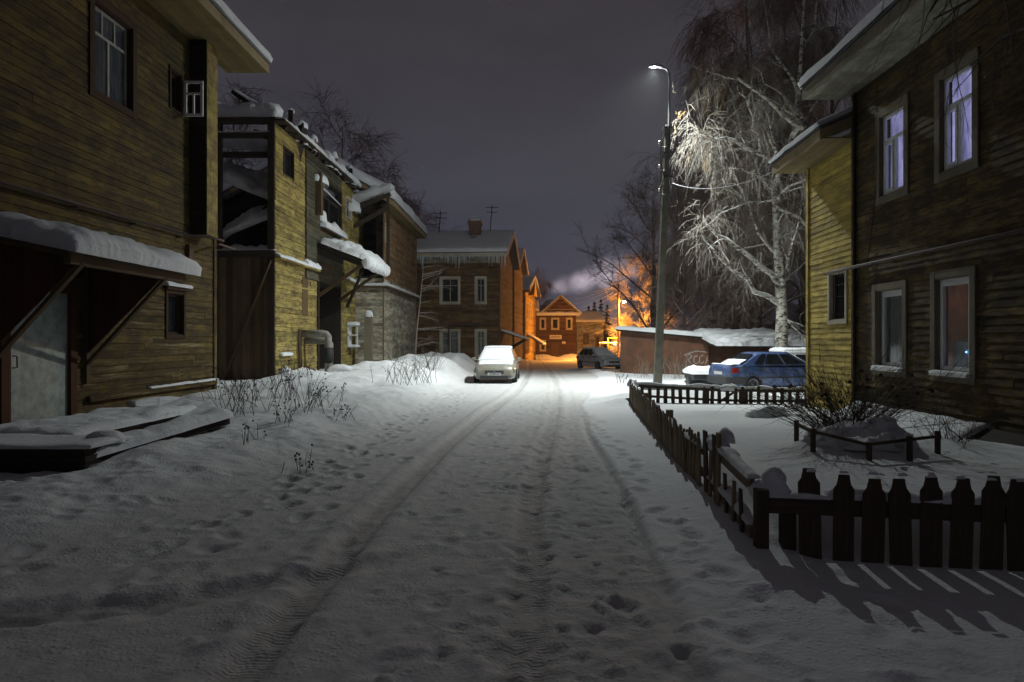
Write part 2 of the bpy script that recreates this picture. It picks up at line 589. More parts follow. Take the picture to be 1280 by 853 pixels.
MOUNDS = [(-6.6, 10.6, 1.0, 2.3, -0.26), (-5.2, 9.6, 0.4, 0.9, 0.12), (-6.9, 14.5, 0.8, 1.8, 0.24), (-5.7, 13.2, 0.9, 1.4, 0.16),
          (-6.6, 18.5, 1.6, 2.2, 0.32), (-4.9, 17.3, 0.8, 1.2, 0.16), (-7.2, 23.0, 1.5, 1.4, 0.35), (-5.2, 22.6, 0.9, 1.3, 0.22),
          (-6.0, 27.6, 1.5, 2.0, 0.50), (-4.2, 26.2, 0.9, 1.3, 0.28), (-5.2, 32.5, 1.8, 2.2, 0.55), (-3.6, 31.5, 0.8, 1.2, 0.30),
          (-5.4, 38.5, 2.0, 3.0, 0.65), (-3.3, 39.0, 1.0, 2.2, 0.5), (-2.9, 44.0, 1.2, 1.2, 0.30),
          (3.6, 19.6, 1.2, 0.6, 0.22), (5.6, 19.4, 1.3, 0.7, 0.30), (4.4, 22.8, 1.4, 1.2, 0.25), (6.4, 21.3, 1.0, 0.7, 0.30), (7.9, 29.6, 1.0, 0.8, 0.45),
          (2.6, 17.9, 0.5, 0.5, 0.16), (4.3, 14.8, 1.2, 0.8, 0.10), (5.6, 13.0, 1.1, 1.2, 0.13), (3.9, 10.9, 1.0, 1.6, 0.08), (4.35, 8.95, 0.70, 0.6, 0.22), (4.6, 8.8, 0.3, 0.3, 0.14), (4.1, 9.1, 0.3, 0.25, 0.10), (5.8, 9.7, 0.9, 0.9, 0.12),
          (2.0, 6.6, 0.35, 1.6, 0.07), (-1.0, 62.0, 1.4, 2.5, 0.45), (0.6, 67.5, 1.1, 1.5, 0.22), (6.4, 69.0, 1.4, 2.0, 0.35), (2.1, 83.5, 1.6, 1.5, 0.5), (5.6, 84.5, 1.2, 1.2, 0.6),
          (5.0, 34.8, 3.0, 0.7, 0.10), (4.0, 38.5, 0.5, 4.0, 0.2)]


def left_track(y):
    return np.interp(y, [0, 4, 7, 11, 16.6, 23, 30, 45], [-1.45, -1.5, -1.5, -1.32, -0.92, -0.3, 0.0, 0.3])


def mid_track(y):
    return np.interp(y, [0, 3.6, 7, 10, 14.2, 20, 27, 45], [-0.03, 0.0, 0.04, 0.22, 0.55, 0.9, 1.2, 1.5])


def right_edge(y):
    return np.interp(y, [0, 4, 5.6, 8.5, 12.4, 18, 24, 32, 60], [0.85, 0.93, 1.02, 1.14, 1.16, 1.45, 2.3, 3.4, 4.2])


def left_edge(y):
    return np.interp(y, [0, 3, 5, 7, 10, 15, 20, 30, 45, 60, 75], [-4.3, -4.2, -4.0, -3.3, -2.75, -2.35, -2.2, -2.5, -2.6, -0.6, 1.2])


def base_slope(y):
    return np.interp(y, [0, 31, 47, 90, 140, 600], [0, 0, -0.30, -0.56, -0.6, -0.6])


def cross_track(x):
    return np.interp(x, [-9, -3.3, -2.4, -1.4, -0.4, 0.6], [4.0, 4.28, 4.55, 5.15, 5.9, 6.6])


def ground_z(x, y, full=False):
    x, y = np.asarray(x, float), np.asarray(y, float)
    z = base_slope(y)
    le, re = left_edge(y), right_edge(y)
    wob = fbm(x * 1.1, y * 0.7, 3, 3)
    L = sstep(0.0, 1.5, le - x + wob * 0.9)
    near_h = np.interp(y, [0, 6, 9, 14, 30], [0.02, 0.06, 0.18, 0.32, 0.40])
    z = z + L * near_h
    R = sstep(-0.03, 0.10, x - re + wob * 0.10)
    z = z + R * (0.045 + 0.05 * sstep(0.1, 1.5, x - re)) * np.interp(y, [0, 16, 26], [1, 1, 0.5])
    z = z - sstep(3.6, 6.4, x) * np.interp(y, [0, 4, 19, 22, 33, 36], [0.0, 0.0, 0.0, 0.16, 0.16, 0])
    off = np.maximum(L, R)
    for mx, my, sx, sy, h in MOUNDS:
        z = z + h * np.exp(-((x - mx) / sx) ** 2 - ((y - my) / sy) ** 2) * (1 + 0.9 * wob)
    def ridge(f, sd, o=4):
        return 0.25 - np.abs(fbm(x * f, y * f, sd, o)) * 1.6
    churn = sstep(-0.05, 0.12, fbm(x * 0.55, y * 0.45, 131, 3))
    fade = np.interp(y, [0, 22, 45], [1, .8, 0.3])
    z = z + L * churn * fade * (ridge(1.7, 141) * 0.10 + ridge(4.3, 151) * 0.05)
    edge_l = np.exp(-((le - 0.35 - x) / 0.7) ** 2)
    z = z + edge_l * churn * fade * ridge(3.2, 161) * 0.08
    rr_m = (1 - L) * (1 - R) * fade
    z = z + rr_m * churn * (ridge(6.0, 171, 3) * 0.020 + ridge(13.0, 181, 3) * 0.012)
    fl = np.interp(y, [0, 5.35, 7.5, 18, 18.3], [9, 2.05, 2.08, 2.88, 9])
    fy = np.interp(x, [1.9, 3.7, 7], [5.58, 5.28, 4.75])
    z = z + 0.21 * np.interp(y, [8, 14], [1, 0.05]) * sstep(0.0, 0.22, x - fl) * sstep(0.0, 0.30, y - fy) * sstep(18.0, 17.7, y)
    z = z - 0.075 * sstep(1.7, 2.3, x) * sstep(0.1, -0.15, y - fy) * sstep(9, 7, x)
    lump = fbm(x * 0.9, y * 0.9, 11, 4) * 0.10 + fbm(x * 2.6, y * 2.6, 21, 4) * 0.085
    z = z + lump * (0.15 + 0.85 * L) + R * lump * 0.10
    zz = vnoise(x * 3.1, y * 3.1, 8)
    z = z - L * 0.035 * np.clip(zz - 0.62, 0, 1) * 2.0 * (fbm(x * .6, y * .6, 50, 2) > -0.06)
    inroad = (1 - L) * (1 - R)
    z = z + inroad * (fbm(x * 2.2, y * 1.1, 31, 4) * 0.019 + fbm(x * 11, y * 8, 41, 3) * 0.024)
    mid = np.exp(-((x - 0.45 - 0.02 * y) / 0.75) ** 2) * inroad
    z = z + mid * (fbm(x * 8, y * 6, 61, 3) * 0.036 - 0.035 * np.clip(fbm(x * 5, y * 4, 71, 3) - 0.04, 0, 1) * 2)
    tl, tm = x - left_track(y), x - mid_track(y)
    fade_l = np.interp(y, [2, 5, 25, 40], [0.8, 1, 1, 0.5]) * (0.55 + 0.9 * (vnoise(x * 0.4, y * 0.4, 91)))
    gl = np.exp(-(tl / 0.13) ** 8)
    gm = np.exp(-(tm / 0.12) ** 8)
    z = z - fade_l * (0.042 * gl - 0.018 * np.exp(-((tl - 0.26) / 0.09) ** 2) - 0.028 * np.exp(-((tl + 0.26) / 0.1) ** 2))
    z = z - fade_l * 0.025 * gm + 0.012 * np.exp(-((np.abs(tm) - 0.22) / 0.07) ** 2)
    gm2 = np.exp(-((tm - 0.42) / 0.1) ** 4) * np.interp(y, [0, 6, 9, 30], [0.2, 0.4, 1, 1])
    z = z - 0.014 * gm2
    tr = x - re
    z = z - 0.05 * np.exp(-((tr + 0.02) / 0.055) ** 2) * np.interp(y, [4.5, 6, 13, 16], [0, 1, 1, 0])
    cx = y - cross_track(x)
    gc = np.exp(-(cx / 0.17) ** 4) * np.interp(x, [-7, -5, -1.6, -0.6], [0.4, 1, 1, 0])
    z = z - 0.032 * gc + 0.022 * np.exp(-((cx - 0.30) / 0.12) ** 2) * np.interp(x, [-7, -5, -1.6, -0.6], [0.4, 1, 1, 0])
    if not full:
        return z
    for px, py, sx, sy, d, a in PRINTS:
        k = (np.abs(x - px) < 0.55) & (np.abs(y - py) < 0.55)
        if not k.any():
            continue
        ca, sa = math.cos(a), math.sin(a)
        dx, dy = x[k] - px, y[k] - py
        u, w = (dx * ca + dy * sa) / sx, (-dx * sa + dy * ca) / sy
        q = u * u + w * w
        z[k] += -d * np.exp(-q ** 2) + d * 0.35 * np.exp(-((np.sqrt(q) - 1.5) / 0.35) ** 2)
    return z, gl * fade_l, gm * fade_l, gc, inroad, mid, tl, tm


def gz(x, y):
    return float(ground_z(np.array([x]), np.array([y]))[0])


def grow_axis(a, step, g, end):
    out = []
    while a < end:
        a += step
        step *= g
        out.append(a)
    return out


xs = np.array([-v for v in reversed(grow_axis(7.4, 0.05, 1.09, 700))] + list(np.arange(-7.4, 5.6, 0.038)) + grow_axis(5.6, 0.045, 1.07, 700))
ys = np.array([-v for v in reversed(grow_axis(0.5, 0.4, 1.3, 30))] + list(np.arange(-0.5, 2.2, 0.1)) + list(np.arange(2.2, 9, 0.031)) + grow_axis(9, 0.032, 1.0062, 30) + grow_axis(30.1, 0.16, 1.02, 900))
GX, GY = np.meshgrid(xs, ys)
GZ, A1, A2, A3, INR, MIDM, TL, TM = ground_z(GX.ravel(), GY.ravel(), True)
GZ = np.where(GY.ravel() < 120, GZ, GZ + np.clip((GY.ravel() - 170) / 500, 0, 1) * 6)
nx, ny = len(xs), len(ys)


def ground_mesh(name, keep, mat):
    idx = np.arange(nx * ny).reshape(ny, nx)
    q = np.stack([idx[:-1, :-1], idx[:-1, 1:], idx[1:, 1:], idx[1:, :-1]], -1).reshape(-1, 4)[keep.ravel()]
    used, inv = np.unique(q, return_inverse=True)
    q = inv.reshape(-1, 4)
    co = np.stack([GX.ravel()[used], GY.ravel()[used], GZ[used]], -1)
    me = bpy.data.meshes.new(name)
    me.vertices.add(len(co))
    me.vertices.foreach_set('co', co.ravel())
    me.loops.add(q.size)
    me.loops.foreach_set('vertex_index', q.ravel().astype(np.int32))
    me.polygons.add(len(q))
    me.polygons.foreach_set('loop_start', np.arange(0, q.size, 4, dtype=np.int32))
    me.update(calc_edges=True)
    me.polygons.foreach_set('use_smooth', [True] * len(q))
    for nm, arr in (('tread', np.maximum(A1, A2)), ('worn', np.clip(np.maximum(A1, np.maximum(A2, A3)) + MIDM * 0.6, 0, 1)), ('inroad', INR),
                    ('tread_u', GY.ravel() + 0.3 * np.where(A1 > A2, np.abs(TL), np.abs(TM)))):
        at = me.attributes.new(nm, 'FLOAT', 'POINT')
        at.data.foreach_set('value', arr[used].astype(np.float32))
    me.materials.append(mat)
    o = bpy.data.objects.new(name, me)
    COL.objects.link(o)
    o['kind'] = 'structure'
    return o


def ground_material():
    m, nt, b = new_mat('trodden_snow')
    geo = N(nt, 'ShaderNodeTexCoord').outputs['Object']
    worn = N(nt, 'ShaderNodeAttribute', attribute_name='worn').outputs['Fac']
    inr = N(nt, 'ShaderNodeAttribute', attribute_name='inroad').outputs['Fac']
    trd = N(nt, 'ShaderNodeAttribute', attribute_name='tread').outputs['Fac']
    tu = N(nt, 'ShaderNodeAttribute', attribute_name='tread_u').outputs['Fac']
    big = tex_noise(nt, geo, 0.8, 5, 0.6)
    mid = tex_noise(nt, geo, 7, 6, 0.7)
    col = mixc(nt, big, (0.80, 0.82, 0.84), (0.70, 0.72, 0.74))
    dirt = mixc(nt, ramp(nt, mid, [(0.35, 0.0), (0.7, 1.0)]), (0.56, 0.55, 0.54), (0.36, 0.345, 0.33))
    f1 = N(nt, 'ShaderNodeMath', operation='MULTIPLY')
    nt.links.new(inr, f1.inputs[0])
    f1.inputs[1].default_value = 0.50
    col = mixc(nt, f1.outputs[0], col, dirt)
    f2 = N(nt, 'ShaderNodeMath', operation='MULTIPLY')
    nt.links.new(worn, f2.inputs[0])
    f2.inputs[1].default_value = 0.75
    col = mixc(nt, f2.outputs[0], col, dirt)
    nt.links.new(col, b.inputs['Base Color'])
    b.inputs['Roughness'].default_value = 0.8
    b.inputs['Specular IOR Level'].default_value = 0.2
    ms = N(nt, 'ShaderNodeMath', operation='MULTIPLY')
    nt.links.new(tu, ms.inputs[0])
    ms.inputs[1].default_value = 190.0
    sn = N(nt, 'ShaderNodeMath', operation='SINE')
    nt.links.new(ms.outputs[0], sn.inputs[0])
    mm = N(nt, 'ShaderNodeMath', operation='MULTIPLY')
    nt.links.new(sn.outputs[0], mm.inputs[0])
    nt.links.new(trd, mm.inputs[1])
    vor = N(nt, 'ShaderNodeTexVoronoi')
    vor.inputs['Scale'].default_value = 26
    nt.links.new(geo, vor.inputs['Vector'])
    patch = ramp(nt, tex_noise(nt, geo, 1.7, 4, 0.6), [(0.42, 0.0), (0.62, 1.0)])
    crumbs = mixc(nt, patch, (0.5, 0.5, 0.5), ramp(nt, vor.outputs['Distance'], [(0.05, 1.0), (0.45, 0.0)]))
    c = bump(nt, b, mid, 0.45, 0.05)
    c = bump(nt, b, crumbs, 0.32, 0.025, c)
    c = bump(nt, b, tex_noise(nt, geo, 34, 5, 0.7), 0.25, 0.016, c)
    bump(nt, b, mm.outputs[0], 0.24, 0.008, c)
    return m


M['ground'] = ground_material()
cxm, cym = (GX[:-1, :-1] + GX[1:, 1:]) / 2, (GY[:-1, :-1] + GY[1:, 1:]) / 2
road_mask = (cxm > left_edge(cym) - 0.0) & (cxm < right_edge(cym) - 0.05) & (cym < 84) & (cym > -25)
ground_mesh('road', road_mask, M['ground'])
ground_mesh('ground', ~road_mask, M['ground'])


# ------------------------------------------------------------------ timber houses
def frame_pt(o, d, n):
    o, d, n = V((o[0], o[1], 0)), V((d[0], d[1], 0)).normalized(), V((n[0], n[1], 0)).normalized()
    return lambda u, z, k=0.0: o + d * u + n * k + V((0, 0, z))


def siding(mb, o, d, n, L, z0, z1, openings=(), pitch=0.145, lap=0.016, seed=0, gable=None, miss=0.0, rough=0.004, blen=(2.2, 5.0)):
    """lapped horizontal boards along a wall, cut round its openings; gable(z) gives (u0, u1) when it narrows"""
    r = random.Random(seed)
    P = frame_pt(o, d, n)
    z = z0
    while z < z1 - 1e-4:
        zt = min(z1, z + pitch)
        cuts, u = [0.0], -r.uniform(0, 3)
        while True:
            u += r.uniform(*blen)
            if u >= L:
                break
            if u > 0.3:
                cuts.append(u)
        cuts.append(L)
        zc = sorted({z, zt} | {e for op in openings for e in (op[2], op[3]) if z < e < zt})
        for a, b in zip(cuts[:-1], cuts[1:]):
            tone = min(1, max(0, r.gauss(0.5, 0.22)))
            off = r.uniform(-rough, rough)
            tilt = r.uniform(-rough, rough)
            uvo = r.uniform(0, 50)
            s_a, s_b = r.gauss(0, rough * 1.3), r.gauss(0, rough * 1.3)
            if r.random() < miss:
                continue
            for za, zb in zip(zc[:-1], zc[1:]):
                segs = [(a + 0.0015, b - 0.0015)]
                if gable:
                    g0, g1 = gable((za + zb) / 2)
                    segs = [(max(a, g0), min(b, g1))]
                for (o0, o1, p0, p1) in openings:
                    if p0 < (za + zb) / 2 < p1:
                        ns = []
                        for s0, s1 in segs:
                            if o1 <= s0 or o0 >= s1:
                                ns.append((s0, s1))
                            else:
                                if o0 > s0:
                                    ns.append((s0, o0))
                                if o1 < s1:
                                    ns.append((o1, s1))
                        segs = ns
                for s0, s1 in segs:
                    if s1 - s0 < 0.01:
                        continue

                    def k(zz):
                        return lap * (zt - zz) / pitch + off + 0.002
                    t0, t1 = tilt * (s0 - a) / (b - a), tilt * (s1 - a) / (b - a)
                    zd0, zd1 = (s_a, s_b) if za == z else (0, 0)
                    mb.quad(P(s0, za + zd0, k(za) + t0), P(s1, za + zd1, k(za) + t1), P(s1, zb, k(zb) + t1), P(s0, zb, k(zb) + t0),
                            [(s0 + uvo, za), (s1 + uvo, za), (s1 + uvo, zb), (s0 + uvo, zb)], tone)
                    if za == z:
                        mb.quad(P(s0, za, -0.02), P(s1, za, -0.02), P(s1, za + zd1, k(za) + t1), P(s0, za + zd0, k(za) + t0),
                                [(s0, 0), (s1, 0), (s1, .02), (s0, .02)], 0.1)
        z = zt


def window(root, o, d, n, op, name='window', casing=None, frame=None, cw=0.11, sash='cross', pane=None, curtain=None, depth=0.13, sill=None,
           sill_snow=False, label=None, bars=False, hood=False):
    P = frame_pt(o, d, n)
    u0, u1, z0, z1 = op
    casing = casing or M['casing']
    frame = frame or M['white_frame']
    mb = MB()

    def slab(m, a0, a1, b0, b1, k0, k1, tone=0.5):
        m.hexa([P(a0, b0, k0), P(a1, b0, k0), P(a1, b0, k1), P(a0, b0, k1), P(a0, b1, k0), P(a1, b1, k0), P(a1, b1, k1), P(a0, b1, k1)], tone)
    c0, c1 = 0.012, 0.045
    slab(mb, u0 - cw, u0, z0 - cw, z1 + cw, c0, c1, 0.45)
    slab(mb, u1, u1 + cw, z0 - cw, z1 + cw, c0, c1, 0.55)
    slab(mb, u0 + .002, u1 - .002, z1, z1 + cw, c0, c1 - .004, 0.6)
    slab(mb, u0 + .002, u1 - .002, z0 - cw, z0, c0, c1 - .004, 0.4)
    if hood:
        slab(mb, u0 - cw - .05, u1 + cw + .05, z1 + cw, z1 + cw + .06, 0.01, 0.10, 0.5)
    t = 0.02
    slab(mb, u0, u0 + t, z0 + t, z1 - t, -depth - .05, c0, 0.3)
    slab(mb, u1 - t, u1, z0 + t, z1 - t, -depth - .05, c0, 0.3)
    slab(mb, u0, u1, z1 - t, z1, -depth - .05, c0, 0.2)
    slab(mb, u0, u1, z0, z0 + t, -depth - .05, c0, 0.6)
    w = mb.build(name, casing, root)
    if label:
        w['label'] = label
    a0, a1, b0, b1 = u0 + t, u1 - t, z0 + t, z1 - t
    fb = MB()
    fw, k0, k1 = 0.055, -depth, -depth + 0.05

    def rect(x0, x1, y0, y1, wd, e=0.0):
        slab(fb, x0, x0 + wd, y0, y1, k0, k1 + e)
        slab(fb, x1 - wd, x1, y0, y1, k0, k1 + e)
        slab(fb, x0 + wd, x1 - wd, y0, y0 + wd, k0, k1 + e - .002)
        slab(fb, x0 + wd, x1 - wd, y1 - wd, y1, k0, k1 + e - .002)
    rect(a0, a1, b0, b1, fw)
    W_, H_ = a1 - a0, b1 - b0
    if sash == 'cross':
        zt = b0 + H_ * 0.70
        slab(fb, a0 + fw, a1 - fw, zt, zt + 0.05, k0, k1 - .003)
        slab(fb, (a0 + a1) / 2 - .03, (a0 + a1) / 2 + .03, b0 + fw, zt, k0, k1 - .004)
        slab(fb, (a0 + a1) / 2 - .02, (a0 + a1) / 2 + .02, zt + .05, b1 - fw, k0, k1 - .004)
    elif sash == 'tee':
        zt = b0 + H_ * 0.66
        slab(fb, a0 + fw, a1 - fw, zt, zt + 0.07, k0, k1 - .003)
        slab(fb, a0 + W_ * .45, a0 + W_ * .45 + .08, b0 + fw, zt, k0, k1 - .004)
        rect(a0 + W_ * .45 + .08, a1 - fw, b0 + fw, zt, 0.05, 0.012)
    elif sash == 'single':
        rect(a0 + fw, a1 - fw, b0 + fw, b1 - fw, 0.055, 0.012)
    elif sash == 'three':
        zt = b0 + H_ * 0.68
        slab(fb, a0 + fw, a1 - fw, zt, zt + 0.05, k0, k1 - .003)
        slab(fb, (a0 + a1) / 2 - .03, (a0 + a1) / 2 + .03, b0 + fw, zt, k0, k1 - .004)
        for q in (1 / 3, 2 / 3):
            slab(fb, a0 + W_ * q - .02, a0 + W_ * q + .02, zt + .05, b1 - fw, k0, k1 - .004)
    fb.build('sash', frame, w)
    g = MB()
    slab(g, a0 + .01, a1 - .01, b0 + .01, b1 - .01, k0 + .018, k0 + .024)
    g.build('pane', pane or M['glass_dark'], w)
    if curtain:
        cb = MB()
        kk = -depth - 0.14
        nseg = 40
        for q in range(nseg):
            x0, x1 = a0 - .1 + (W_ + .2) * q / nseg, a0 - .1 + (W_ + .2) * (q + 1) / nseg
            e0, e1 = 0.025 * math.sin(q * 1.7) * (1 + .5 * math.sin(q * .43)), 0.025 * math.sin((q + 1) * 1.7) * (1 + .5 * math.sin((q + 1) * .43))
            cb.quad(P(x0, b0 - .05, kk + e0), P(x1, b0 - .05, kk + e1), P(x1, b1 + .05, kk + e1), P(x0, b1 + .05, kk + e0))
        cb.build('curtain', curtain, w, smooth=True)
    if sill or sill_snow:
        sb = MB()
        slab(sb, u0 - .03, u1 + .03, z0 - .03, z0 + .012, 0.03, 0.12)
        sb.build('sill', M['white_frame'], w)
    if sill_snow:
        sn = MB()
        sn.snow(P(u0 - .02, z0 + .012, -.02), (P(1, 0) - P(0, 0)) * (u1 - u0 + .04), (P(0, 0, 1) - P(0, 0)) * .13, 0.05, 10, 4, 3, r=.05)
        sn.build('sill_snow', M['snow'], w, smooth=True)
    if bars:
        bb = MB()
        nb = 5
        for q in range(nb):
            x = a0 + W_ * (q + .5) / nb
            bb.tube([P(x, z0 + .02, -.02), P(x, z1 - .02, -.02)], .009, 5)
        for zz in (0.12, 0.5, 0.75):
            bb.tube([P(u0 + .02, z0 + (z1 - z0) * zz, -.035), P(u1 - .02, z0 + (z1 - z0) * zz, -.035)], .008, 5)
        bb.build('window_bars', M['dark_metal'], w)
    return w


def house_shell(root, o, d, n, L, depth, z0, ze, zr, wall, openings=(), seed=0, over=0.7, end_over=0.5, snow=0.28, soffit=None, fascia=None,
                end_openings=(), lower=None, zsplit=None, pitch=0.145, end_wall=None, snow_seed=1, roof_lift=0.25, flat_snow=None):
    """a gabled house: facade from o along d, outward n; the ridge runs along d"""
    P = frame_pt(o, d, n)
    dv, nv = V((d[0], d[1], 0)).normalized(), V((n[0], n[1], 0)).normalized()
    zs = zsplit if lower else z0
    mb = MB()
    siding(mb, o, d, n, L, zs, ze, openings, pitch, seed=seed)
    back = P(0, 0, -depth)
    hd = depth / 2

    def gab(z):
        if z <= ze:
            return (0, depth)
        f = (z - ze) / (zr - ze)
        return (hd * f, depth - hd * f)
    me = mb if end_wall is None else MB()
    siding(me, P(0, 0).to_2d(), (-nv).to_2d(), (-dv).to_2d(), depth, zs, zr, end_openings, pitch, seed=seed + 1, gable=gab)
    siding(mb, P(L, 0).to_2d(), (-nv).to_2d(), dv.to_2d(), depth, zs, zr, (), pitch, seed=seed + 2, gable=gab)
    mb.quad(P(0, zs, -depth), P(L, zs, -depth), P(L, ze, -depth), P(0, ze, -depth))
    mb.build('wall', wall, root)
    if end_wall is not None:
        me.build('end_wall', end_wall, root)
    if lower:
        lb = MB()
        siding(lb, o, d, n, L, z0, zs, openings, pitch, seed=seed + 5)
        siding(lb, P(0, 0).to_2d(), (-nv).to_2d(), (-dv).to_2d(), depth, z0, zs, end_openings, pitch, seed=seed + 6)
        siding(lb, P(L, 0).to_2d(), (-nv).to_2d(), dv.to_2d(), depth, z0, zs, (), pitch, seed=seed + 7)
        lb.quad(P(0, z0, -depth), P(L, z0, -depth), P(L, zs, -depth), P(0, zs, -depth))
        lb.build('lower_wall', lower, root)
    for u in (-0.03, L - 0.11):
        cb = MB()
        cb.hexa([P(u, z0, .012), P(u + .14, z0, .012), P(u + .14, z0, .05), P(u, z0, .05), P(u, ze, .012), P(u + .14, ze, .012), P(u + .14, ze, .05), P(u, ze, .05)])
        cb.build('corner_board', wall, root)
    # eaves: flat soffit + fascia
    eb = MB()
    eo = end_over if isinstance(end_over, tuple) else (end_over, end_over)
    u0, u1 = -eo[0], L + eo[1]
    nb = max(3, int(over / 0.16))
    for k in range(nb):
        a, b = over * k / nb, over * (k + 1) / nb - .006
        eb.hexa([P(u0, ze + .003, a), P(u1, ze + .003, a), P(u1, ze + .003, b), P(u0, ze + .003, b), P(u0, ze + .028, a), P(u1, ze + .028, a), P(u1, ze + .028, b), P(u0, ze + .028, b)], 0.3 + 0.4 * ((k * 37) % 10) / 10)
    eb.build('soffit', soffit or M['soffit'], root)
    fb = MB()
    fb.hexa([P(u0, ze - .02, over), P(u1, ze - .02, over), P(u1, ze - .02, over + .03), P(u0, ze - .02, over + .03),
             P(u0, ze + roof_lift - .04, over), P(u1, ze + roof_lift - .04, over), P(u1, ze + roof_lift - .04, over + .03), P(u0, ze + roof_lift - .04, over + .03)])
    sl = (zr - ze) / hd
    for uu in (u0 - .03, u1):                          # barge boards
        fb.hexa([P(uu, ze - .02, over), P(uu + .03, ze - .02, over), P(uu + .03, zr + roof_lift - .25, -hd), P(uu, zr + roof_lift - .25, -hd),
                 P(uu, ze + roof_lift - .04, over), P(uu + .03, ze + roof_lift - .04, over), P(uu + .03, zr + roof_lift - .04, -hd), P(uu, zr + roof_lift - .04, -hd)])
        fb.hexa([P(uu, ze - .02, -depth - over), P(uu + .03, ze - .02, -depth - over), P(uu + .03, zr + roof_lift - .25, -hd), P(uu, zr + roof_lift - .25, -hd),
                 P(uu, ze + roof_lift - .04, -depth - over), P(uu + .03, ze + roof_lift - .04, -depth - over), P(uu + .03, zr + roof_lift - .04, -hd), P(uu, zr + roof_lift - .04, -hd)])
    fb.build('fascia', fascia or M['fascia'], root)
    # roof
    rb = MB()
    ro = over + .06
    for sgn, kk in ((1, ro), (-1, -depth - ro)):
        a, b = P(u0 - .04, ze + roof_lift - .035, kk), P(u1 + .04, ze + roof_lift - .035, kk)
        c, e = P(u1 + .04, zr + roof_lift, -hd), P(u0 - .04, zr + roof_lift, -hd)
        up = V((0, 0, .05))
        rb.hexa([a, b, c, e, a + up, b + up, c + up, e + up])
    rb.build('roof', M['roofing'], root)
    if snow:
        sb = MB()
        for kk in (ro, -depth - ro):
            a = P(u0 - .03, ze + roof_lift + .02, kk + (.02 if kk > 0 else -.02))
            b = P(u1 + .03, ze + roof_lift + .02, kk + (.02 if kk > 0 else -.02))
            e = P(u0 - .03, zr + roof_lift + .05, -hd)
            sb.snow(a, b - a, e - a, snow, max(12, int(L * 2.5)), 10, snow_seed, r=max(.12, snow * .9), lump=.25, bulge=.06)
        sb.build('roof_snow', M['snow'], root, smooth=True)
    return P

# ================================================================== near left house
def u_at(px, X, y0=0.0):
    """distance along a wall on the plane x = X whose u starts at y0"""
    return X / ((px - VPX) / F) - y0


XL = -8.0
lh = thing('wooden_house', 'dark yellow planked two storey house with a tin door under a snowy porch roof', 'house', (XL, 2, 0))
op_up = (u_at(116, XL, 2), u_at(164, XL, 2), 6.38, 8.05)
op_door = (u_at(6, XL, 2), u_at(87, XL, 2), 0.16, 2.62)
op_small = (u_at(208, XL, 2), u_at(228, XL, 2), 1.86, 2.80)
op_case = (u_at(212, XL, 2), u_at(225, XL, 2), 7.0, 7.85)
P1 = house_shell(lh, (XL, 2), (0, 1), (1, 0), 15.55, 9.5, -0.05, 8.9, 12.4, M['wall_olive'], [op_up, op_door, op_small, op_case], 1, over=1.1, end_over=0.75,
                 snow=0.26, soffit=M['soffit_olive'])
window(lh, (XL, 2), (0, 1), (1, 0), op_up, casing=M['casing_brown'], frame=M['grey_frame'], sash='three', cw=0.14,
       curtain=plain('grimy_net_curtain', (0.075, 0.07, 0.07), 0.9, scale=3, var=.6), pane=M['glass'], label='three light upper window in a brown casing')
w2 = window(lh, (XL, 2), (0, 1), (1, 0), op_small, casing=M['casing_brown'], frame=M['casing_brown'], sash='', cw=0.08, hood=True, label='small low window with a snow capped hood')
sb = MB()
sb.snow(P1(op_small[0] - .15, 2.95, .0), V((0, 1.05, 0)), V((.14, 0, 0)), .09, 10, 4, 4, r=.06)
sb.build('hood_snow', M['snow'], w2, smooth=True)
# the casement swung open square to the wall
w3 = window(lh, (XL, 2), (0, 1), (1, 0), op_case, casing=M['casing_brown'], frame=M['casing_brown'], sash='', cw=0.06, label='little window with its white casement swung open')
ub = op_case[1] + .06
sb = MB()
k0, z0, wd, hh = .06, 6.95, .44, .82


def cas(a0, a1, b0, b1):
    sb.box(XL + k0 + a0, XL + k0 + a1, 2 + ub, 2 + ub + .035, z0 + b0, z0 + b1)


cas(0, .06, 0, hh), cas(wd - .06, wd, 0, hh), cas(.06, wd - .06, 0, .06), cas(.06, wd - .06, hh - .06, hh), cas(.06, wd - .06, .50, .55), cas(wd / 2 - .02, wd / 2 + .02, .06, .50)
sb.build('casement', M['white_frame'], w3)
# upper corner pier
pm = MB()
siding(pm, (XL, 16.25), (1, 0), (0, -1), 0.4, 4.25, 8.9, pitch=.145, seed=9)
pm.build('pier_shaded_side', M['timber_dark'], lh)  # dark timber paints in the shade on the face turned from the lamp
pm = MB()
pm.box(XL + .02, XL + .40, 16.29, 16.84, 4.27, 8.89)
pm.build('pier', M['wall_ruin'], lh)  # paler planks paint in the lamplight on the street face
# base board with snow on it
bm = MB()
bm.box(XL + .03, XL + .10, 12.4, 17.5, .62, .72)
bm.box(XL + .03, XL + .14, 2.2, 10.4, 0, .16)
bm.box(XL + .03, XL + .14, 12.0, 17.5, 0, .16)
bm.build('base_board', M['wall_olive'], lh)
sb = MB()
sb.snow((XL + .02, 14.4, .72), (0, 3.1, 0), (.10, 0, 0), .05, 20, 4, 5, r=.05)
sb.build('ledge_snow', M['snow'], lh, smooth=True)
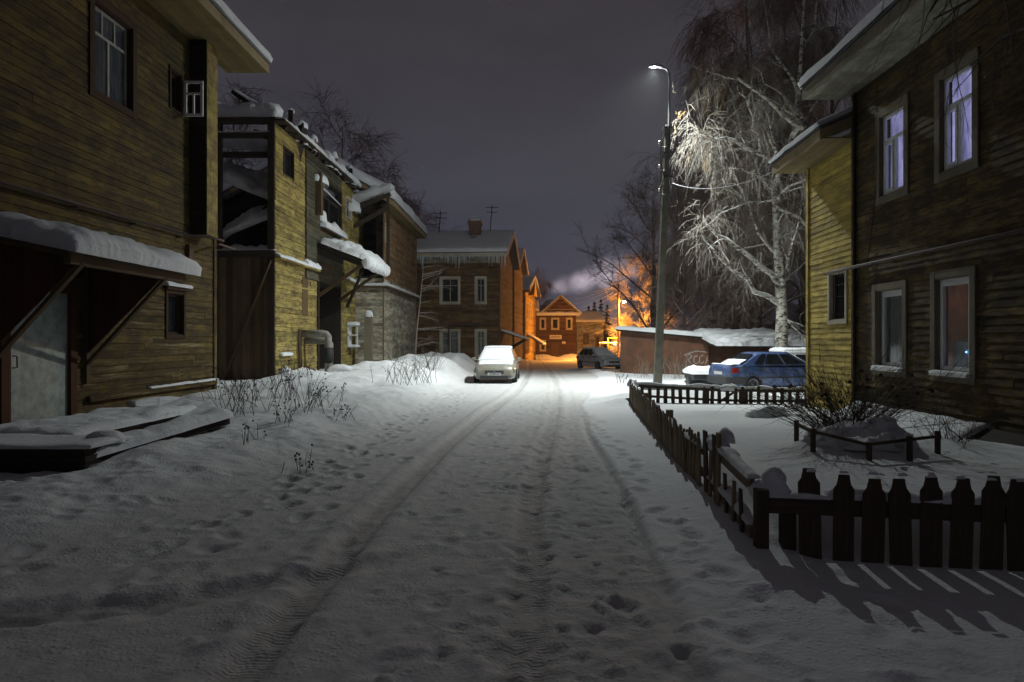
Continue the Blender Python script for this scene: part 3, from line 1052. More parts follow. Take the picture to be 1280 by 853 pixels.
# door
dm = MB()
d0, d1 = op_door[0] + 2, op_door[1] + 2
dm.box(XL - .05, XL + .0, d0 + .05, d1 - .05, .2, 2.55)
dr = dm.build('door', M['door_zinc'], lh, bevel=.006)
dr['label'] = 'dented galvanised tin door'
hm = MB()
hm.tube([(XL, d0 + .17, 1.50), (XL + .06, d0 + .17, 1.49), (XL + .065, d0 + .17, 1.32), (XL, d0 + .17, 1.31)], .012, 8)
hm.build('handle', M['dark_metal'], dr)
fm = MB()
fm.box(XL - .1, XL + .06, d0 - .14, d0 + .05, .02, 2.75)
fm.box(XL - .1, XL + .06, d1 - .05, d1 + .12, .02, 2.75)
fm.box(XL - .1, XL + .055, d0 + .05, d1 - .05, 2.55, 2.72)
fm.box(XL - .1, XL + .09, d0 - .1, d1 + .1, .04, .20)
fm.build('door_frame', M['boards_red'], lh)
# porch roof on two boarded triangles
cm = MB()
for yb in (10.06, 12.36):
    pass
pr = MB()
pr.prism([(XL + .02, 9.75, 3.26), (XL + 1.48, 9.75, 2.96), (XL + 1.48, 9.75, 3.02), (XL + .02, 9.75, 3.32)], (0, 3.35, 0))
pr.box(XL + 1.40, XL + 1.5, 9.76, 13.09, 2.84, 2.965)
pr = pr.build('porch_roof', M['timber'], lh)
for yb in (10.0, 12.34):
    t = MB()
    ncol = 9
    for k in range(ncol):
        x0, x1 = 1.38 * k / ncol, 1.38 * (k + 1) / ncol - .006
        zt0, zt1 = 3.22 - .2 * x0, 3.22 - .2 * x1
        zb0, zb1 = 1.45 + 1.42 * x0 / 1.38, 1.45 + 1.42 * x1 / 1.38
        dz = .006 * ((k * 7) % 3)
        t.hexa([(XL + .03 + x0, yb + dz, zb0), (XL + .03 + x1, yb + dz, zb1), (XL + .03 + x1, yb + .03 + dz, zb1), (XL + .03 + x0, yb + .03 + dz, zb0),
                (XL + .03 + x0, yb + dz, zt0), (XL + .03 + x1, yb + dz, zt1), (XL + .03 + x1, yb + .03 + dz, zt1), (XL + .03 + x0, yb + .03 + dz, zt0)], .2 + .6 * ((k * 5) % 7) / 7)
    tb = t.build('bracket_panel', M['boards_red'], pr)
    t = MB()
    t.beam((XL + .06, yb + .02, 1.30), (XL + 1.5, yb + .02, 2.88), .09, .055)
    t.beam((XL + .05, yb + .02, .95), (XL + .05, yb + .02, 3.2), .09, .07, up=(1, 0, 0))
    t.build('bracket_strut', M['timber'], pr)
s = MB()
s.snow((XL + .02, 9.65, 3.33), (0, 3.72, 0), (1.62, 0, -.34), .34, 76, 32, 12, r=.26, lump=.22, bulge=.07)
s.build('porch_snow', M['snow'], pr, smooth=True)
# gas pipe along the wall
t = MB()
t.tube([(XL + .12, 2.2, 4.05), (XL + .12, 12, 4.14), (XL + .12, 16.1, 4.2), (XL + .50, 16.25, 4.2), (XL + .52, 16.9, 4.2), (XL + .2, 17.3, 4.19), (XL + .15, 18.5, 4.2)], .028, 8)
for k in range(8):
    t.box(XL - .0, XL + .13, 3 + k * 1.8, 3.03 + k * 1.8, 4.08, 4.11)
t.build('gas_pipe', M['rust_pipe'], lh, smooth=True)
t = MB()
t.box(XL + .02, XL + .10, 16.05, 16.25, 3.55, 4.0)
t.build('junction_box', M['timber'], lh)

# porch deck and bits before it
dk = thing('porch_deck', 'low snow covered plank deck in front of the tin door', 'deck', (-7.2, 11, 0))
t = MB()
for k in range(6):
    x = XL + .2 + k * .225
    t.box(x, x + .215, 9.8, 13.3, .30, .345, .3 + .1 * (k % 3))
t.box(XL + .2, XL + 1.5, 9.85, 9.95, .02, .30)
t.box(XL + 1.4, XL + 1.5, 9.96, 13.25, .16, .30)
for y in (10.9, 12.2, 13.15):
    t.box(XL + .3, XL + 1.45, y, y + .1, .0, .30)
t.build('planks', M['timber_dark'], dk)
t = MB()
t.snow((XL + .15, 9.75, .345), (0, 3.6, 0), (1.42, 0, 0), .14, 60, 26, 21, r=.14, lump=.5, bulge=.05)
t.build('snow_layer', M['snow'], dk, smooth=True)
dk = thing('step_box', 'dark boxed wooden step at the left edge with thin snow on top', 'step', (-6.1, 9.2, 0))
t = MB()
for k in range(4):
    t.box(-7.6, -5.62 - .01 * (k % 2), 8.72 - .004 * k, 9.55, -.02 + k * .095, .068 + k * .095, .2 + .15 * k)
t.build('boards', M['timber_dark'], dk)
t = MB()
t.snow((-7.6, 8.68, .36), (2.05, 0, 0), (0, .92, 0), .07, 16, 10, 22, r=.07, lump=.5)
t.blob((-5.75, 9.35, .38), .25, .22, .14, 3)
t.build('snow_layer', M['snow'], dk, smooth=True)
dk = thing('fallen_beam', 'snow loaded beam lying askew beside the porch deck', 'beam', (-5.6, 10.2, 0))
t = MB()
t.beam((-5.85, 8.95, .14), (-5.2, 11.7, .36), .30, .10)
t.build('plank', M['timber_dark'], dk)
t = MB()
t.snow((-6.05, 8.9, .19), (.66, 2.85, .24), (.40, -.08, 0), .17, 44, 12, 23, r=.17, lump=.5)
t.build('snow_layer', M['snow'], dk, smooth=True)
dk = thing('fallen_beam', 'short snowy board leaning low against the near house past the deck', 'beam', (-7.3, 14.2, 0))
t = MB()
t.beam((-7.7, 13.5, .42), (-6.7, 15.3, .30), .25, .06)
t.build('plank', M['timber_dark'], dk)
t = MB()
t.snow((-7.86, 13.45, .45), (1.05, 1.9, -.1), (.28, -.15, 0), .13, 18, 8, 24, r=.13, lump=.5)
t.build('snow_layer', M['snow'], dk, smooth=True)

# ================================================================== ruined house
XR = -8.7
ru = thing('ruined_house', 'roofless burnt yellow planked house with its end wall open and snow on its wall tops', 'ruined house', (XR, 23.7, 0))
R0, RL = 23.7, 13.0
uo = lambda px: u_at(px, XR, R0)
op_n = (uo(354), uo(366), 7.75, 8.68)
op_s = (uo(432), uo(438.5), 7.75, 8.65)
bay0, bay1 = uo(381), uo(425)
op_b = (uo(400), uo(424), 6.65, 8.55)
op_d = (uo(397), uo(423.5), 0.05, 4.15)
op_p = (uo(377), uo(384), 2.9, 4.3)
mb = MB()
siding(mb, (XR, R0), (0, 1), (1, 0), RL, 0.0, 9.3, [op_n, op_s, (bay0, bay1, 4.2, 9.31), op_d], .17, .02, seed=31, rough=.010, miss=0.012)
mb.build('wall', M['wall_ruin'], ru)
mb = MB()
siding(mb, (XR + .06, R0 + bay0), (0, 1), (1, 0), bay1 - bay0, 4.2, 9.35, [(op_b[0] - bay0, op_b[1] - bay0, op_b[2], op_b[3])], .17, .02, seed=32, rough=.008)
siding(mb, (XR + .06, R0 + bay0), (-1, 0), (0, -1), .1, 4.2, 9.35, (), .17, seed=33)
siding(mb, (XR + .06, R0 + bay1), (-1, 0), (0, 1), .1, 4.2, 9.35, (), .17, seed=33)
mb.build('upper_bay', M['wall_green'], ru)
mb = MB()                                              # log core, back and far walls
for (a, b, c, d_) in ((XR - .16, XR - .03, 0, bay0 + 0), (XR - .16, XR - .03, op_d[1], RL)):
    mb.box(a, b, R0 + c + .05, R0 + d_ - .05, 0, 7.7)
mb.box(XR - 7.2, XR - 7.0, R0, R0 + RL, 0, 9.0)
mb.box(XR - 7, XR - .2, R0 + RL - .2, R0 + RL - .02, 0, 9.2)
mb.box(XR - 7, XR - .2, R0 + 5.0, R0 + 5.15, 0, 7.2)
mb.box(XR - 7, XR - .18, R0 + .1, R0 + RL, 4.45, 4.6)
mb.build('inner_wall', M['timber_dark'], ru)
# boarded end wall
mb = MB()
r = random.Random(8)
x = XR - .22
while x > XR - 7.2:
    w_ = r.uniform(.13, .24)
    k = r.uniform(0, .02)
    zt = 4.65 + r.uniform(-.04, .02)
    mb.box(x - w_ + .006, x, R0 + .02 - k, R0 + .05 - k, 0, zt, r.random())
    x -= w_
mb.build('boarding', M['timber'], ru)
mb = MB()
mb.beam((XR - 1.75, R0 - .08, .35), (XR - .1, R0 - .08, 4.5), .05, .17, up=(1, 0, 1))
mb.build('brace_plank', M['timber'], ru)
mb = MB()
mb.box(XR - .24, XR - .01, R0 - .06, R0 + .16, 0, 9.55)
mb.build('corner_post', M['timber_snowy'], ru)
for X_ in (XR - 2.1, XR - 4.6, XR - 7.1):
    mb = MB()
    mb.box(X_, X_ + .22, R0 - .04, R0 + .16, 4.6, 9.6 if X_ > XR - 3 else 8.2)
    mb.build('post', M['timber_snowy'], ru)
for z_, yy, h_ in ((4.72, 0, .24), (8.85, 0.02, .16), (8.25, .3, .18), (9.35, 0, .2)):
    mb = MB()
    mb.beam((XR - 7.1, R0 + yy + .05, z_), (XR - .05, R0 + yy + .05, z_ + .02), .2, h_)
    mb.build('cross_beam', M['timber_snowy'], ru)
for (x0, y0, z0_, x1, y1, z1_) in ((-2.0, .6, 5.0, -.2, 1.6, 7.3), (-.4, .3, 8.9, -1.2, 1.4, 9.4), (-3.0, 1.2, 5.6, -.6, 2.6, 6.0), (-2.6, 2, 6.6, -.4, 2.2, 7.2), (-2.4, .5, 4.9, -1.4, 3, 6.8)):
    mb = MB()
    mb.beam((XR + x0, R0 + y0, z0_), (XR + x1, R0 + y1, z1_), .2, .2)
    mb.build('fallen_rafter', M['timber_snowy'], ru)
mb = MB()
mb.snow((XR - 2.6, R0 - .12, 9.46), (2.62, 0, 0), (0, .75, .12), .46, 30, 12, 41, r=.3, lump=.75, bulge=.1)
mb.snow((XR - 3.8, R0 + 1.5, 9.0), (3.0, 0, -.35), (0, 2.6, .75), .40, 22, 14, 42, r=.4, lump=.8)
mb.snow((XR - 6.8, R0 + 1.5, 9.2), (3.2, 0, -.25), (0, 2.6, .6), .4, 22, 14, 40, r=.4, lump=.8)
mb.snow((XR - 2.6, R0 + .7, 7.6), (2.2, 0, -.9), (0, 1.3, .8), .3, 18, 12, 43, r=.3, lump=.9)
mb.snow((XR - 2.2, R0 + .3, 5.25), (1.9, 0, .75), (0, 1.4, .7), .3, 18, 12, 44, r=.3, lump=1.0)
mb.snow((XR - 2.4, R0 + .05, 4.72), (2.2, 0, .0), (0, .5, 0), .32, 14, 6, 45, r=.2, lump=.9)
mb.snow((XR - 2.5, R0 - .07, 8.93), (2.3, 0, .02), (0, .25, 0), .07, 18, 4, 46, r=.08, lump=.7)
mb.snow((XR - 2.5, R0 - .07, 4.84), (2.5, 0, .02), (0, .22, 0), .06, 18, 4, 47, r=.08, lump=.7)
mb.build('snow_inside', M['snow'], ru, smooth=True)
# eaves remains with snow
mb = MB()
mb.beam((XR + .12, R0 - .1, 9.36), (XR + .12, R0 + RL + .1, 9.36), .5, .06)
mb.beam((XR - .1, R0, 9.22), (XR - .1, R0 + RL, 9.22), .16, .2)
mb.build('wall_plate', M['timber_dark'], ru)
mb = MB()
mb.snow((XR + .38, R0 + .1, 9.39), (0, RL * .45, .0), (-.85, 0, .10), .17, 44, 8, 48, r=.15, lump=1.0, bulge=.08)
mb.snow((XR + .42, R0 + RL * .42, 9.39), (0, RL * .56, 0), (-1.2, 0, .2), .34, 44, 10, 49, r=.26, lump=.9, bulge=.1)
for (yy, zz, hh_) in ((2.7, 9.55, 0.45), (5.6, 9.6, .35), (8.9, 9.7, .3)):
    mb.blob((XR - .5, R0 + yy, zz - .15), .5, .6, hh_ + .1, int(yy * 10), flat=.15)
mb.build('snow_on_wall', M['snow'], ru, smooth=True)
# broken rafters and splintered studs standing out of the wall top
r = random.Random(44)
for k in range(13):
    yy = R0 + .5 + k * .97 + r.uniform(-.2, .2)
    ln = r.uniform(.5, 2.3) if k % 4 else r.uniform(2.0, 3.0)
    a, b = V((XR + .25, yy, 9.25)), V((XR + .25 - ln * .80, yy + r.uniform(-.35, .35), 9.3 + ln * .52))
    mb = MB()
    mb.beam(a, b, .12, .16)
    rf = mb.build('broken_rafter', M['timber_dark'], ru)
    mb = MB()
    d = b - a
    mb.snow(a + d * .12 + V((0, -.11, .08)), d * .84, V((0, .22, 0)), r.uniform(.10, .2), 10, 6, 400 + k, r=.1, lump=.9, bulge=.03)
    mb.build('rafter_snow', M['snow'], rf, smooth=True)
for k, (yy, h_) in enumerate(((R0 + 1.9, .9), (R0 + 4.4, .5), (R0 + 7.6, .7), (R0 + 10.6, 1.0), (R0 + 12.6, .8))):
    mb = MB()
    mb.beam((XR - .1, yy, 9.1), (XR - .1 + r.uniform(-.15, .1), yy + r.uniform(-.2, .2), 9.4 + h_), .16, .12)
    st = mb.build('wall_stud', M['timber_dark'], ru)
    mb = MB()
    mb.blob((XR - .12, yy, 9.38 + h_), .14, .14, .16, 420 + k)
    mb.build('snow_cap', M['snow'], st, smooth=True)
for k, (yy, rx, ry, rz) in enumerate(((R0 + 3.3, .45, .8, .42), (R0 + 6.7, .5, 1.0, .5), (R0 + 9.6, .5, .7, .40), (R0 + 11.6, .6, .9, .62))):
    mb = MB()
    mb.blob((XR - .15, yy, 9.40), rx, ry, rz, 430 + k, n=18, m=10, amp=.5, freq=2.2)
    mb.build('snow_heap', M['snow'], ru, smooth=True)
for px, ytop, ybot, wd_, lean in ((376, 157, 182, .42, .3), (394, 176, 205, .28, .1), (421, 198, 225, .28, -.1), (453, 231, 262, .34, 0)):
    yy = XR / ((px - VPX) / F)
    zt, zb = CH + (HY - ytop) / F * yy, CH + (HY - ybot) / F * yy
    mb = MB()
    mb.beam((XR - .2, yy - lean, zb - .6), (XR - .1, yy + lean, zt + .05), wd_, wd_)
    st = mb.build('flue_stub', M['brick'] if px != 376 else M['timber_dark'], ru)
    mb = MB()
    mb.blob((XR - .1, yy + lean, zt + .02), wd_ * .65, wd_ * .65, .26, px)
    mb.build('snow_cap', M['snow'], st, smooth=True)
    mb = MB()
    mb.blob((XR - .3, yy - lean * .6, zb + .1), wd_ * 1.0, wd_ * 1.5, .36, px + 1, amp=.4)
    mb.build('snow_heap', M['snow'], ru, smooth=True)
# openings
window(ru, (XR, R0), (0, 1), (1, 0), op_n, casing=M['timber_dark'], frame=M['timber_dark'], sash='', cw=.05, label='narrow dark empty window')
window(ru, (XR, R0), (0, 1), (1, 0), op_s, casing=M['casing_white'], frame=M['grey_frame'], sash='cross', cw=.07, label='small cross barred window')
wb = window(ru, (XR + .06, R0), (0, 1), (1, 0), op_b, casing=M['timber_dark'], frame=M['timber_dark'], sash='tee', cw=.12, label='broken bay window with snow on its ledge')
mb = MB()
mb.snow((XR - .15, R0 + op_b[0] - .2, op_b[2] - .06), (0, op_b[1] - op_b[0] + .4, 0), (.5, 0, -.12), .28, 20, 8, 51, r=.18, lump=.8)
mb.blob((XR + .05, R0 + op_b[0] + .1, op_b[2] + .2), .2, .35, .45, 5)
mb.blob((XR + .1, R0 + op_b[0] - .3, op_b[3] - .2), .3, .7, .38, 6)
mb.beam((XR + .1, R0 + op_b[0], op_b[3] - .35), (XR + .1, R0 + op_b[1], op_b[3] - .55), .05, .05)
mb.build('ledge_snow', M['snow'], wb, smooth=True)
mb = MB()
mb.box(XR + .09, XR + .32, R0 + op_b[0] - .9, R0 + op_b[0] - .62, 6.9, 8.6)
mb.build('hanging_shutter', M['timber'], ru)
mb = MB()
mb.box(XR - .04, XR + .03, R0 + op_p[0], R0 + op_p[1], 2.7, 4.2)
mb.build('boarded_window', M['timber'], ru)
# doorway
mb = MB()
mb.box(XR - .2, XR + .08, R0 + op_d[0] - .15, R0 + op_d[0], 0, 4.2)
mb.box(XR - .2, XR + .08, R0 + op_d[1], R0 + op_d[1] + .12, 0, 4.2)
mb.box(XR - 2.2, XR - 2.0, R0 + op_d[0], R0 + op_d[1], 0, 4.2)
mb.box(XR - 2.0, XR - .2, R0 + op_d[0] - .12, R0 + op_d[0] - .02, 0, 4.2)
mb.box(XR - 2.0, XR - .2, R0 + op_d[1] + .02, R0 + op_d[1] + .12, 0, 4.2)
mb.box(XR - 2.0, XR + .02, R0 + op_d[0] - .1, R0 + op_d[1] + .1, 4.15, 4.22)
mb.build('doorway', M['timber_dark'], ru)
# awning over the doorway
aw = MB()
ya, yb_ = R0 + op_d[0] - .25, R0 + op_d[1] + .3
aw.prism([(XR, ya, 5.72), (XR + 2.05, ya, 4.92), (XR + 2.05, ya, 5.0), (XR, ya, 5.8)], (0, yb_ - ya, 0))
aw.box(XR + .02, XR + .14, ya + .02, yb_ - .02, 5.3, 5.72)
for y in (ya + .1, ya + 1.2, ya + 2.2, yb_ - .2):
    aw.beam((XR, y, 5.62), (XR + 2.0, y, 4.86), .08, .12)
awn = aw.build('awning', M['timber_dark'], ru)
for y in (ya + .25, yb_ - .3):
    mb = MB()
    mb.beam((XR + .05, y, 3.6), (XR + 1.85, y, 4.88), .10, .13)
    mb.build('awning_strut', M['timber'], awn)
mb = MB()
mb.beam((XR + .35, yb_ - .1, 3.3), (XR + 1.6, ya + 1.4, 4.75), .10, .12)
mb.build('awning_strut', M['timber_dark'], awn)
mb = MB()
mb.snow((XR + .25, ya - .1, 5.74), (0, yb_ - ya + .2, 0), (2.0, 0, -.78), .42, 40, 28, 53, r=.34, lump=.55, bulge=.12)
for k in range(7):
    yy = ya + .1 + (yb_ - ya - .2) * k / 6
    mb.blob((XR + 2.12, yy, 5.0), .24, .24, .30, k + 60, flat=.45)
mb.build('awning_snow', M['snow'], awn, smooth=True)
# string course with snow
mb = MB()
mb.prism([(XR + .02, R0 - .05, 4.75), (XR + .22, R0 - .05, 4.62), (XR + .22, R0 - .05, 4.57), (XR + .02, R0 - .05, 4.57)], (0, op_d[0] - .2, 0))
sc = mb.build('string_course', M['wall_ruin'], ru)
mb = MB()
mb.prism([(XR + .02, R0 + op_d[1] + .35, 4.75), (XR + .22, R0 + op_d[1] + .35, 4.62), (XR + .22, R0 + op_d[1] + .35, 4.57), (XR + .02, R0 + op_d[1] + .35, 4.57)], (0, RL - op_d[1] - .4, 0))
sc2 = mb.build('string_course', M['wall_ruin'], ru)
mb = MB()
mb.snow((XR + .23, R0 - .05, 4.63), (0, op_d[0] - .4, 0), (-.21, 0, .12), .07, 40, 5, 54, r=.07, lump=.9)
mb.snow((XR + .23, R0 + 3.0, 4.64), (0, 1.6, 0), (-.24, 0, .14), .22, 20, 6, 55, r=.1, lump=.5)
mb.build('course_snow', M['snow'], sc, smooth=True)
mb = MB()
mb.snow((XR + .23, R0 + op_d[1] + .35, 4.63), (0, 3.4, 0), (-.21, 0, .12), .10, 30, 5, 56, r=.07, lump=.9)
mb.build('course_snow', M['snow'], sc2, smooth=True)
mb = MB()
mb.snow((XR, R0 + .4, 1.18), (0, 1.0, 0), (.16, 0, 0), .12, 14, 5, 57, r=.07)
mb.build('board_snow', M['snow'], ru, smooth=True)
# plinth
mb = MB()
for k in range(3):
    mb.box(XR + .02, XR + .55, R0 + .25, R0 + 2.9, .0 + k * .17, .165 + k * .17, .3 + .2 * k)
pl = mb.build('plinth', M['wall_ruin'], ru)
mb = MB()
mb.snow((XR + .0, R0 + .2, .50), (0, 2.75, 0), (.60, 0, -.08), .17, 24, 8, 58, r=.15, lump=.5)
mb.blob((XR + .35, R0 + .05, .45), .24, .2, .35, 4)
mb.build('plinth_snow', M['snow'], pl, smooth=True)
# heating pipes
hp = thing('heating_pipe', 'wrapped grey heating pipes bent over at the ruined house wall', 'pipe', (-7.9, 26.9, 0))
for k, (dx, z_, mat_) in enumerate(((0, 2.0, 'lagging'), (-.22, 1.72, 'lagging'))):
    bx, by = -7.62 + dx * .3, 26.35 + k * .45
    mb = MB()
    mb.tube([(XR + .05, by, z_), (bx - .25, by, z_), (bx - .08, by, z_ - .03), (bx, by, z_ - .14), (bx, by, z_ - .4), (bx, by, .0)], .14, 12)
    mb.build('pipe_run', M[mat_], hp, smooth=True)
    mb = MB()
    mb.tube([(bx, by, .85), (bx, by, 1.45)], .148, 12)
    mb.build('wrap_band', M['black'], hp, smooth=True)
mb = MB()
mb.tube([(XR + .1, 25.95, 0), (XR + .1, 25.95, 2.15)], .05, 8)
mb.build('riser', M['rust_pipe'], hp, smooth=True)
# foundation block
fb_ = thing('rubble_block', 'dark squared timber block half buried in snow before the ruined doorway', 'block', (-6.9, 27.2, 0))
mb = MB()
mb.box(-7.45, -6.0, 26.0, 26.7, 0, .22, .3)
mb.box(-7.43, -6.02, 26.02, 26.68, .222, .44, .5)
mb.build('timbers', M['timber'], fb_)
mb = MB()
mb.snow((-7.5, 25.92, .44), (1.55, 0, 0), (0, .85, 0), .28, 16, 12, 61, r=.25, lump=.5, bulge=.1)
mb.build('snow_layer', M['snow'], fb_, smooth=True)
# post with a box by the ruin's far end
gp = thing('gate_post', 'thick grey wooden post with a round snow cap beyond the ruined doorway', 'post', (-7.75, 34.0, 0))
mb = MB()
mb.box(-8.0, -7.62, 33.8, 34.1, 0, 2.95)
mb.build('post', M['casing'], gp)
mb = MB()
mb.blob((-7.81, 33.95, 2.95), .24, .20, .28, 3)
mb.build('snow_cap', M['snow'], gp, smooth=True)
mx = thing('meter_box', 'small white open meter box with snow on it at the far end of the ruin', 'box', (-8.55, 33.7, 0))
mb = MB()
for z_ in (1.35, 1.95, 2.4):
    mb.box(XR + .03, XR + .42, 33.2, 33.75, z_, z_ + .06)
mb.box(XR + .03, XR + .10, 33.2, 33.75, 1.36, 2.44)
mb.box(XR + .36, XR + .42, 33.68, 33.74, 1.36, 2.44)
mb.build('case', M['white_frame'], mx)
mb = MB()
mb.snow((XR + .02, 33.15, 2.46), (0, .65, 0), (.48, 0, 0), .18, 8, 6, 62, r=.14)
mb.snow((XR + .05, 33.15, 1.41), (0, .65, 0), (.44, 0, 0), .1, 8, 6, 63, r=.1)
mb.build('snow_cap', M['snow'], mx, smooth=True)

# ================================================================== third left house
h3 = thing('wooden_house', 'brown planked house with a pale whitewashed lower storey next to the ruin', 'house', (-7.3, 34.9, 0))
X3, Y3 = -7.3, 34.9
op3 = (u_at(481, X3, Y3), u_at(485.5, X3, Y3), 6.85, 7.75)
P3 = house_shell(h3, (X3, Y3), (0, 1), (1, 0), 10.6, 8.0, -0.1, 8.55, 11.2, M['wall_redbrown'], [op3], 71, over=.62, end_over=.45, snow=.55, soffit=M['soffit_olive'],
                 lower=M['wall_pale'], zsplit=4.9, end_wall=M['timber_dark'], end_openings=[(.35, 3.2, 5.0, 8.2)], pitch=.17, snow_seed=72)
window(h3, (X3, Y3), (0, 1), (1, 0), op3, casing=M['casing_white'], frame=M['white_frame'], sash='', cw=.07, label='tiny white framed upper window')
mb = MB()
mb.prism([(X3 + .05, Y3 - .2, 4.62), (X3 + .3, Y3 - .2, 4.5), (X3 + .3, Y3 - .2, 4.42), (X3 + .05, Y3 - .2, 4.42)], (0, 10.9, 0))
mb.box(X3 - 1.5, X3 + .3, Y3 - .3, Y3 - .02, 4.42, 4.5)
sc = mb.build('string_course', M['timber'], h3)
mb = MB()
mb.snow((X3 + .32, Y3 - .2, 4.51), (0, 10.9, 0), (-.28, 0, .12), .12, 50, 5, 73, r=.09, lump=.6)
mb.snow((X3 - 1.5, Y3 - .32, 4.5), (1.8, 0, 0), (0, .3, 0), .14, 14, 5, 74, r=.09, lump=.6)
mb.build('course_snow', M['snow'], sc, smooth=True)
mb = MB()
for (a, b) in (((-1.4, -.5, 8.3), (.5, -.5, 9.1)), ((.35, -.4, 5.0), (.35, -.4, 9.0)), ((-1.5, -.45, 7.4), (.3, -.45, 8.4))):
    mb.beam((X3 + a[0], Y3 + a[1], a[2]), (X3 + b[0], Y3 + b[1], b[2]), .14, .2)
mb.build('loose_rafter', M['timber_snowy'], h3)
mb = MB()
mb.snow((X3 - 1.7, Y3 - .7, 8.5), (2.3, 0, .75), (0, .7, .1), .5, 20, 8, 75, r=.3, lump=.6, bulge=.1)
mb.blob((X3 - 1.5, Y3 - .5, 8.3), .5, .5, .6, 8)
mb.build('ragged_roof_snow', M['snow'], h3, smooth=True)

# ================================================================== fourth house (brown, facing up the street)
def rotd(deg):
    a = rad(deg)
    return V((math.cos(a), math.sin(a))), V((math.sin(a), -math.cos(a)))


d4, n4 = rotd(-4.5)
c4 = V(W(625, 300, 46).to_2d())
L4 = 9.0
o4 = c4 - d4 * L4
h4 = thing('wooden_house', 'brown planked two storey house with icicles along its eaves behind the white car', 'house', (c4.x, c4.y, -.3))


def opx(o, d, px0, px1, z0, z1):
    """opening on a wall o + d*u seen between two columns"""
    def uu(px):
        k = (px - VPX) / F
        return (k * o[1] - o[0]) / (d[0] - k * d[1])
    a, b = sorted((uu(px0), uu(px1)))
    return (a, b, z0, z1)


zz = lambda y, Y: CH + (HY - y) / F * Y
ops4 = [opx(o4, d4, 552, 573, zz(378, 46), zz(348, 46)), opx(o4, d4, 596, 606, zz(378, 46), zz(348, 46)),
        opx(o4, d4, 552, 573, zz(445, 46), zz(414, 46)), opx(o4, d4, 596, 606, zz(445, 46), zz(414, 46))]
op4s = (2.6, 3.8, -0.2, 2.0)
P4 = house_shell(h4, o4, d4, n4, L4, 8.5, -.4, 7.35, 9.35, M['wall_brown'], ops4, 81, over=.55, end_over=.55, snow=.24, soffit=M['soffit'], fascia=M['casing_white'], snow_seed=82)
for k, o_ in enumerate(ops4):
    window(h4, o4, d4, n4, o_, casing=M['casing_white'], frame=M['grey_frame'] if k < 2 else M['casing_white'], sash='cross', cw=.14, pane=M['glass'] if k >= 2 else M['glass_dark'],
           curtain=plain('lace_curtain', (0.34, 0.35, 0.36), .9, scale=8, var=.7) if k >= 2 else None)
mb = MB()                                              # frieze board and icicles
mb.hexa([P4(0, 6.95, .02), P4(L4, 6.95, .02), P4(L4, 6.95, .06), P4(0, 6.95, .06), P4(0, 7.34, .02), P4(L4, 7.34, .02), P4(L4, 7.34, .06), P4(0, 7.34, .06)])
mb.build('frieze', M['soffit'], h4)
mb = MB()
r = random.Random(3)
for k in range(95):
    u = -.5 + (L4 + 1.0) * (k + r.random()) / 95
    ln = r.uniform(.25, 1.1) * (.6 + .4 * math.sin(u * 2.3))
    mb.tube([P4(u, 7.36, .60), P4(u, 7.36 - ln * .5, .60), P4(u, 7.36 - ln, .60)], [.045, .028, .004], 5, cap=False)
ic = mb.build('icicles', M['ice'], h4, smooth=True)
ic['kind'] = 'stuff'
for (px, Y_, yt, yb2, w_) in ((594, 49.2, 273, 302, .85),):
    a, b = W(px, yb2, Y_), W(px, yt, Y_)
    mb = MB()
    mb.box(a.x - w_ / 2, a.x + w_ / 2, Y_ - .4, Y_ + .4, a.z - .6, b.z - .2)
    mb.box(a.x - w_ / 2 - .08, a.x + w_ / 2 + .08, Y_ - .48, Y_ + .48, b.z - .5, b.z - .3)
    ch = mb.build('chimney', M['brick'], h4)
    mb = MB()
    mb.tube([(a.x - .02, Y_ - .75, a.z - .7), (a.x - .02, Y_ - .75, a.z + .2)], .34, 10)
    mb.build('vent_drum', M['steel'], ch, smooth=True)
    mb = MB()
    mb.blob((a.x, Y_, b.z - .2), .55, .5, .26, 3)
    mb.build('snow_cap', M['snow'], ch, smooth=True)
for (px, yt, yb2) in ((548, 264, 290), (612, 257, 290)):
    a, b = W(px, yb2, 50), W(px + 3, yt, 50)
    mb = MB()
    mb.tube([a - V((0, 0, .6)), b], .035, 6)
    mb.tube([b - V((.5, 0, .15)), b + V((.5, 0, -.15))], .025, 5)
    mb.tube([b - V((.4, 0, .5)), b + V((.4, 0, -.5))], .025, 5)
    mb.build('aerial', M['dark_metal'], h4)
mb = MB()                                              # plain pipes
mb.tube([P4(5.55, -.3, .15), P4(5.55, 2.6, .15), P4(5.65, 2.75, .15), P4(8.9, 2.75, .15)], .05, 6)
mb.build('gas_pipe', M['rust_pipe'], h4)
mb = MB()
mb.tube([P4(5.56, -.3, .19), P4(5.56, .7, .19)], .06, 6)
mb.build('gas_riser', M['gas_yellow'], h4)
# side awning
S4 = frame_pt(c4, -n4, d4)
mb = MB()
mb.hexa([S4(.8, 2.3, .02), S4(3.4, 2.3, .02), S4(3.4, 1.72, 1.7), S4(.8, 1.72, 1.7), S4(.8, 2.36, .02), S4(3.4, 2.36, .02), S4(3.4, 1.78, 1.7), S4(.8, 1.78, 1.7)])
for u in (.9, 3.3):
    mb.beam(S4(u, .9, .05), S4(u, 1.75, 1.5), .08, .1)
aw4 = mb.build('side_awning', M['timber_dark'], h4)
mb = MB()
mb.snow(S4(.75, 2.37, .02), S4(3.45, 2.37, .02) - S4(.75, 2.37, .02), S4(.75, 1.79, 1.72) - S4(.75, 2.37, .02), .12, 14, 10, 84, r=.12)
mb.build('awning_snow', M['snow'], aw4, smooth=True)

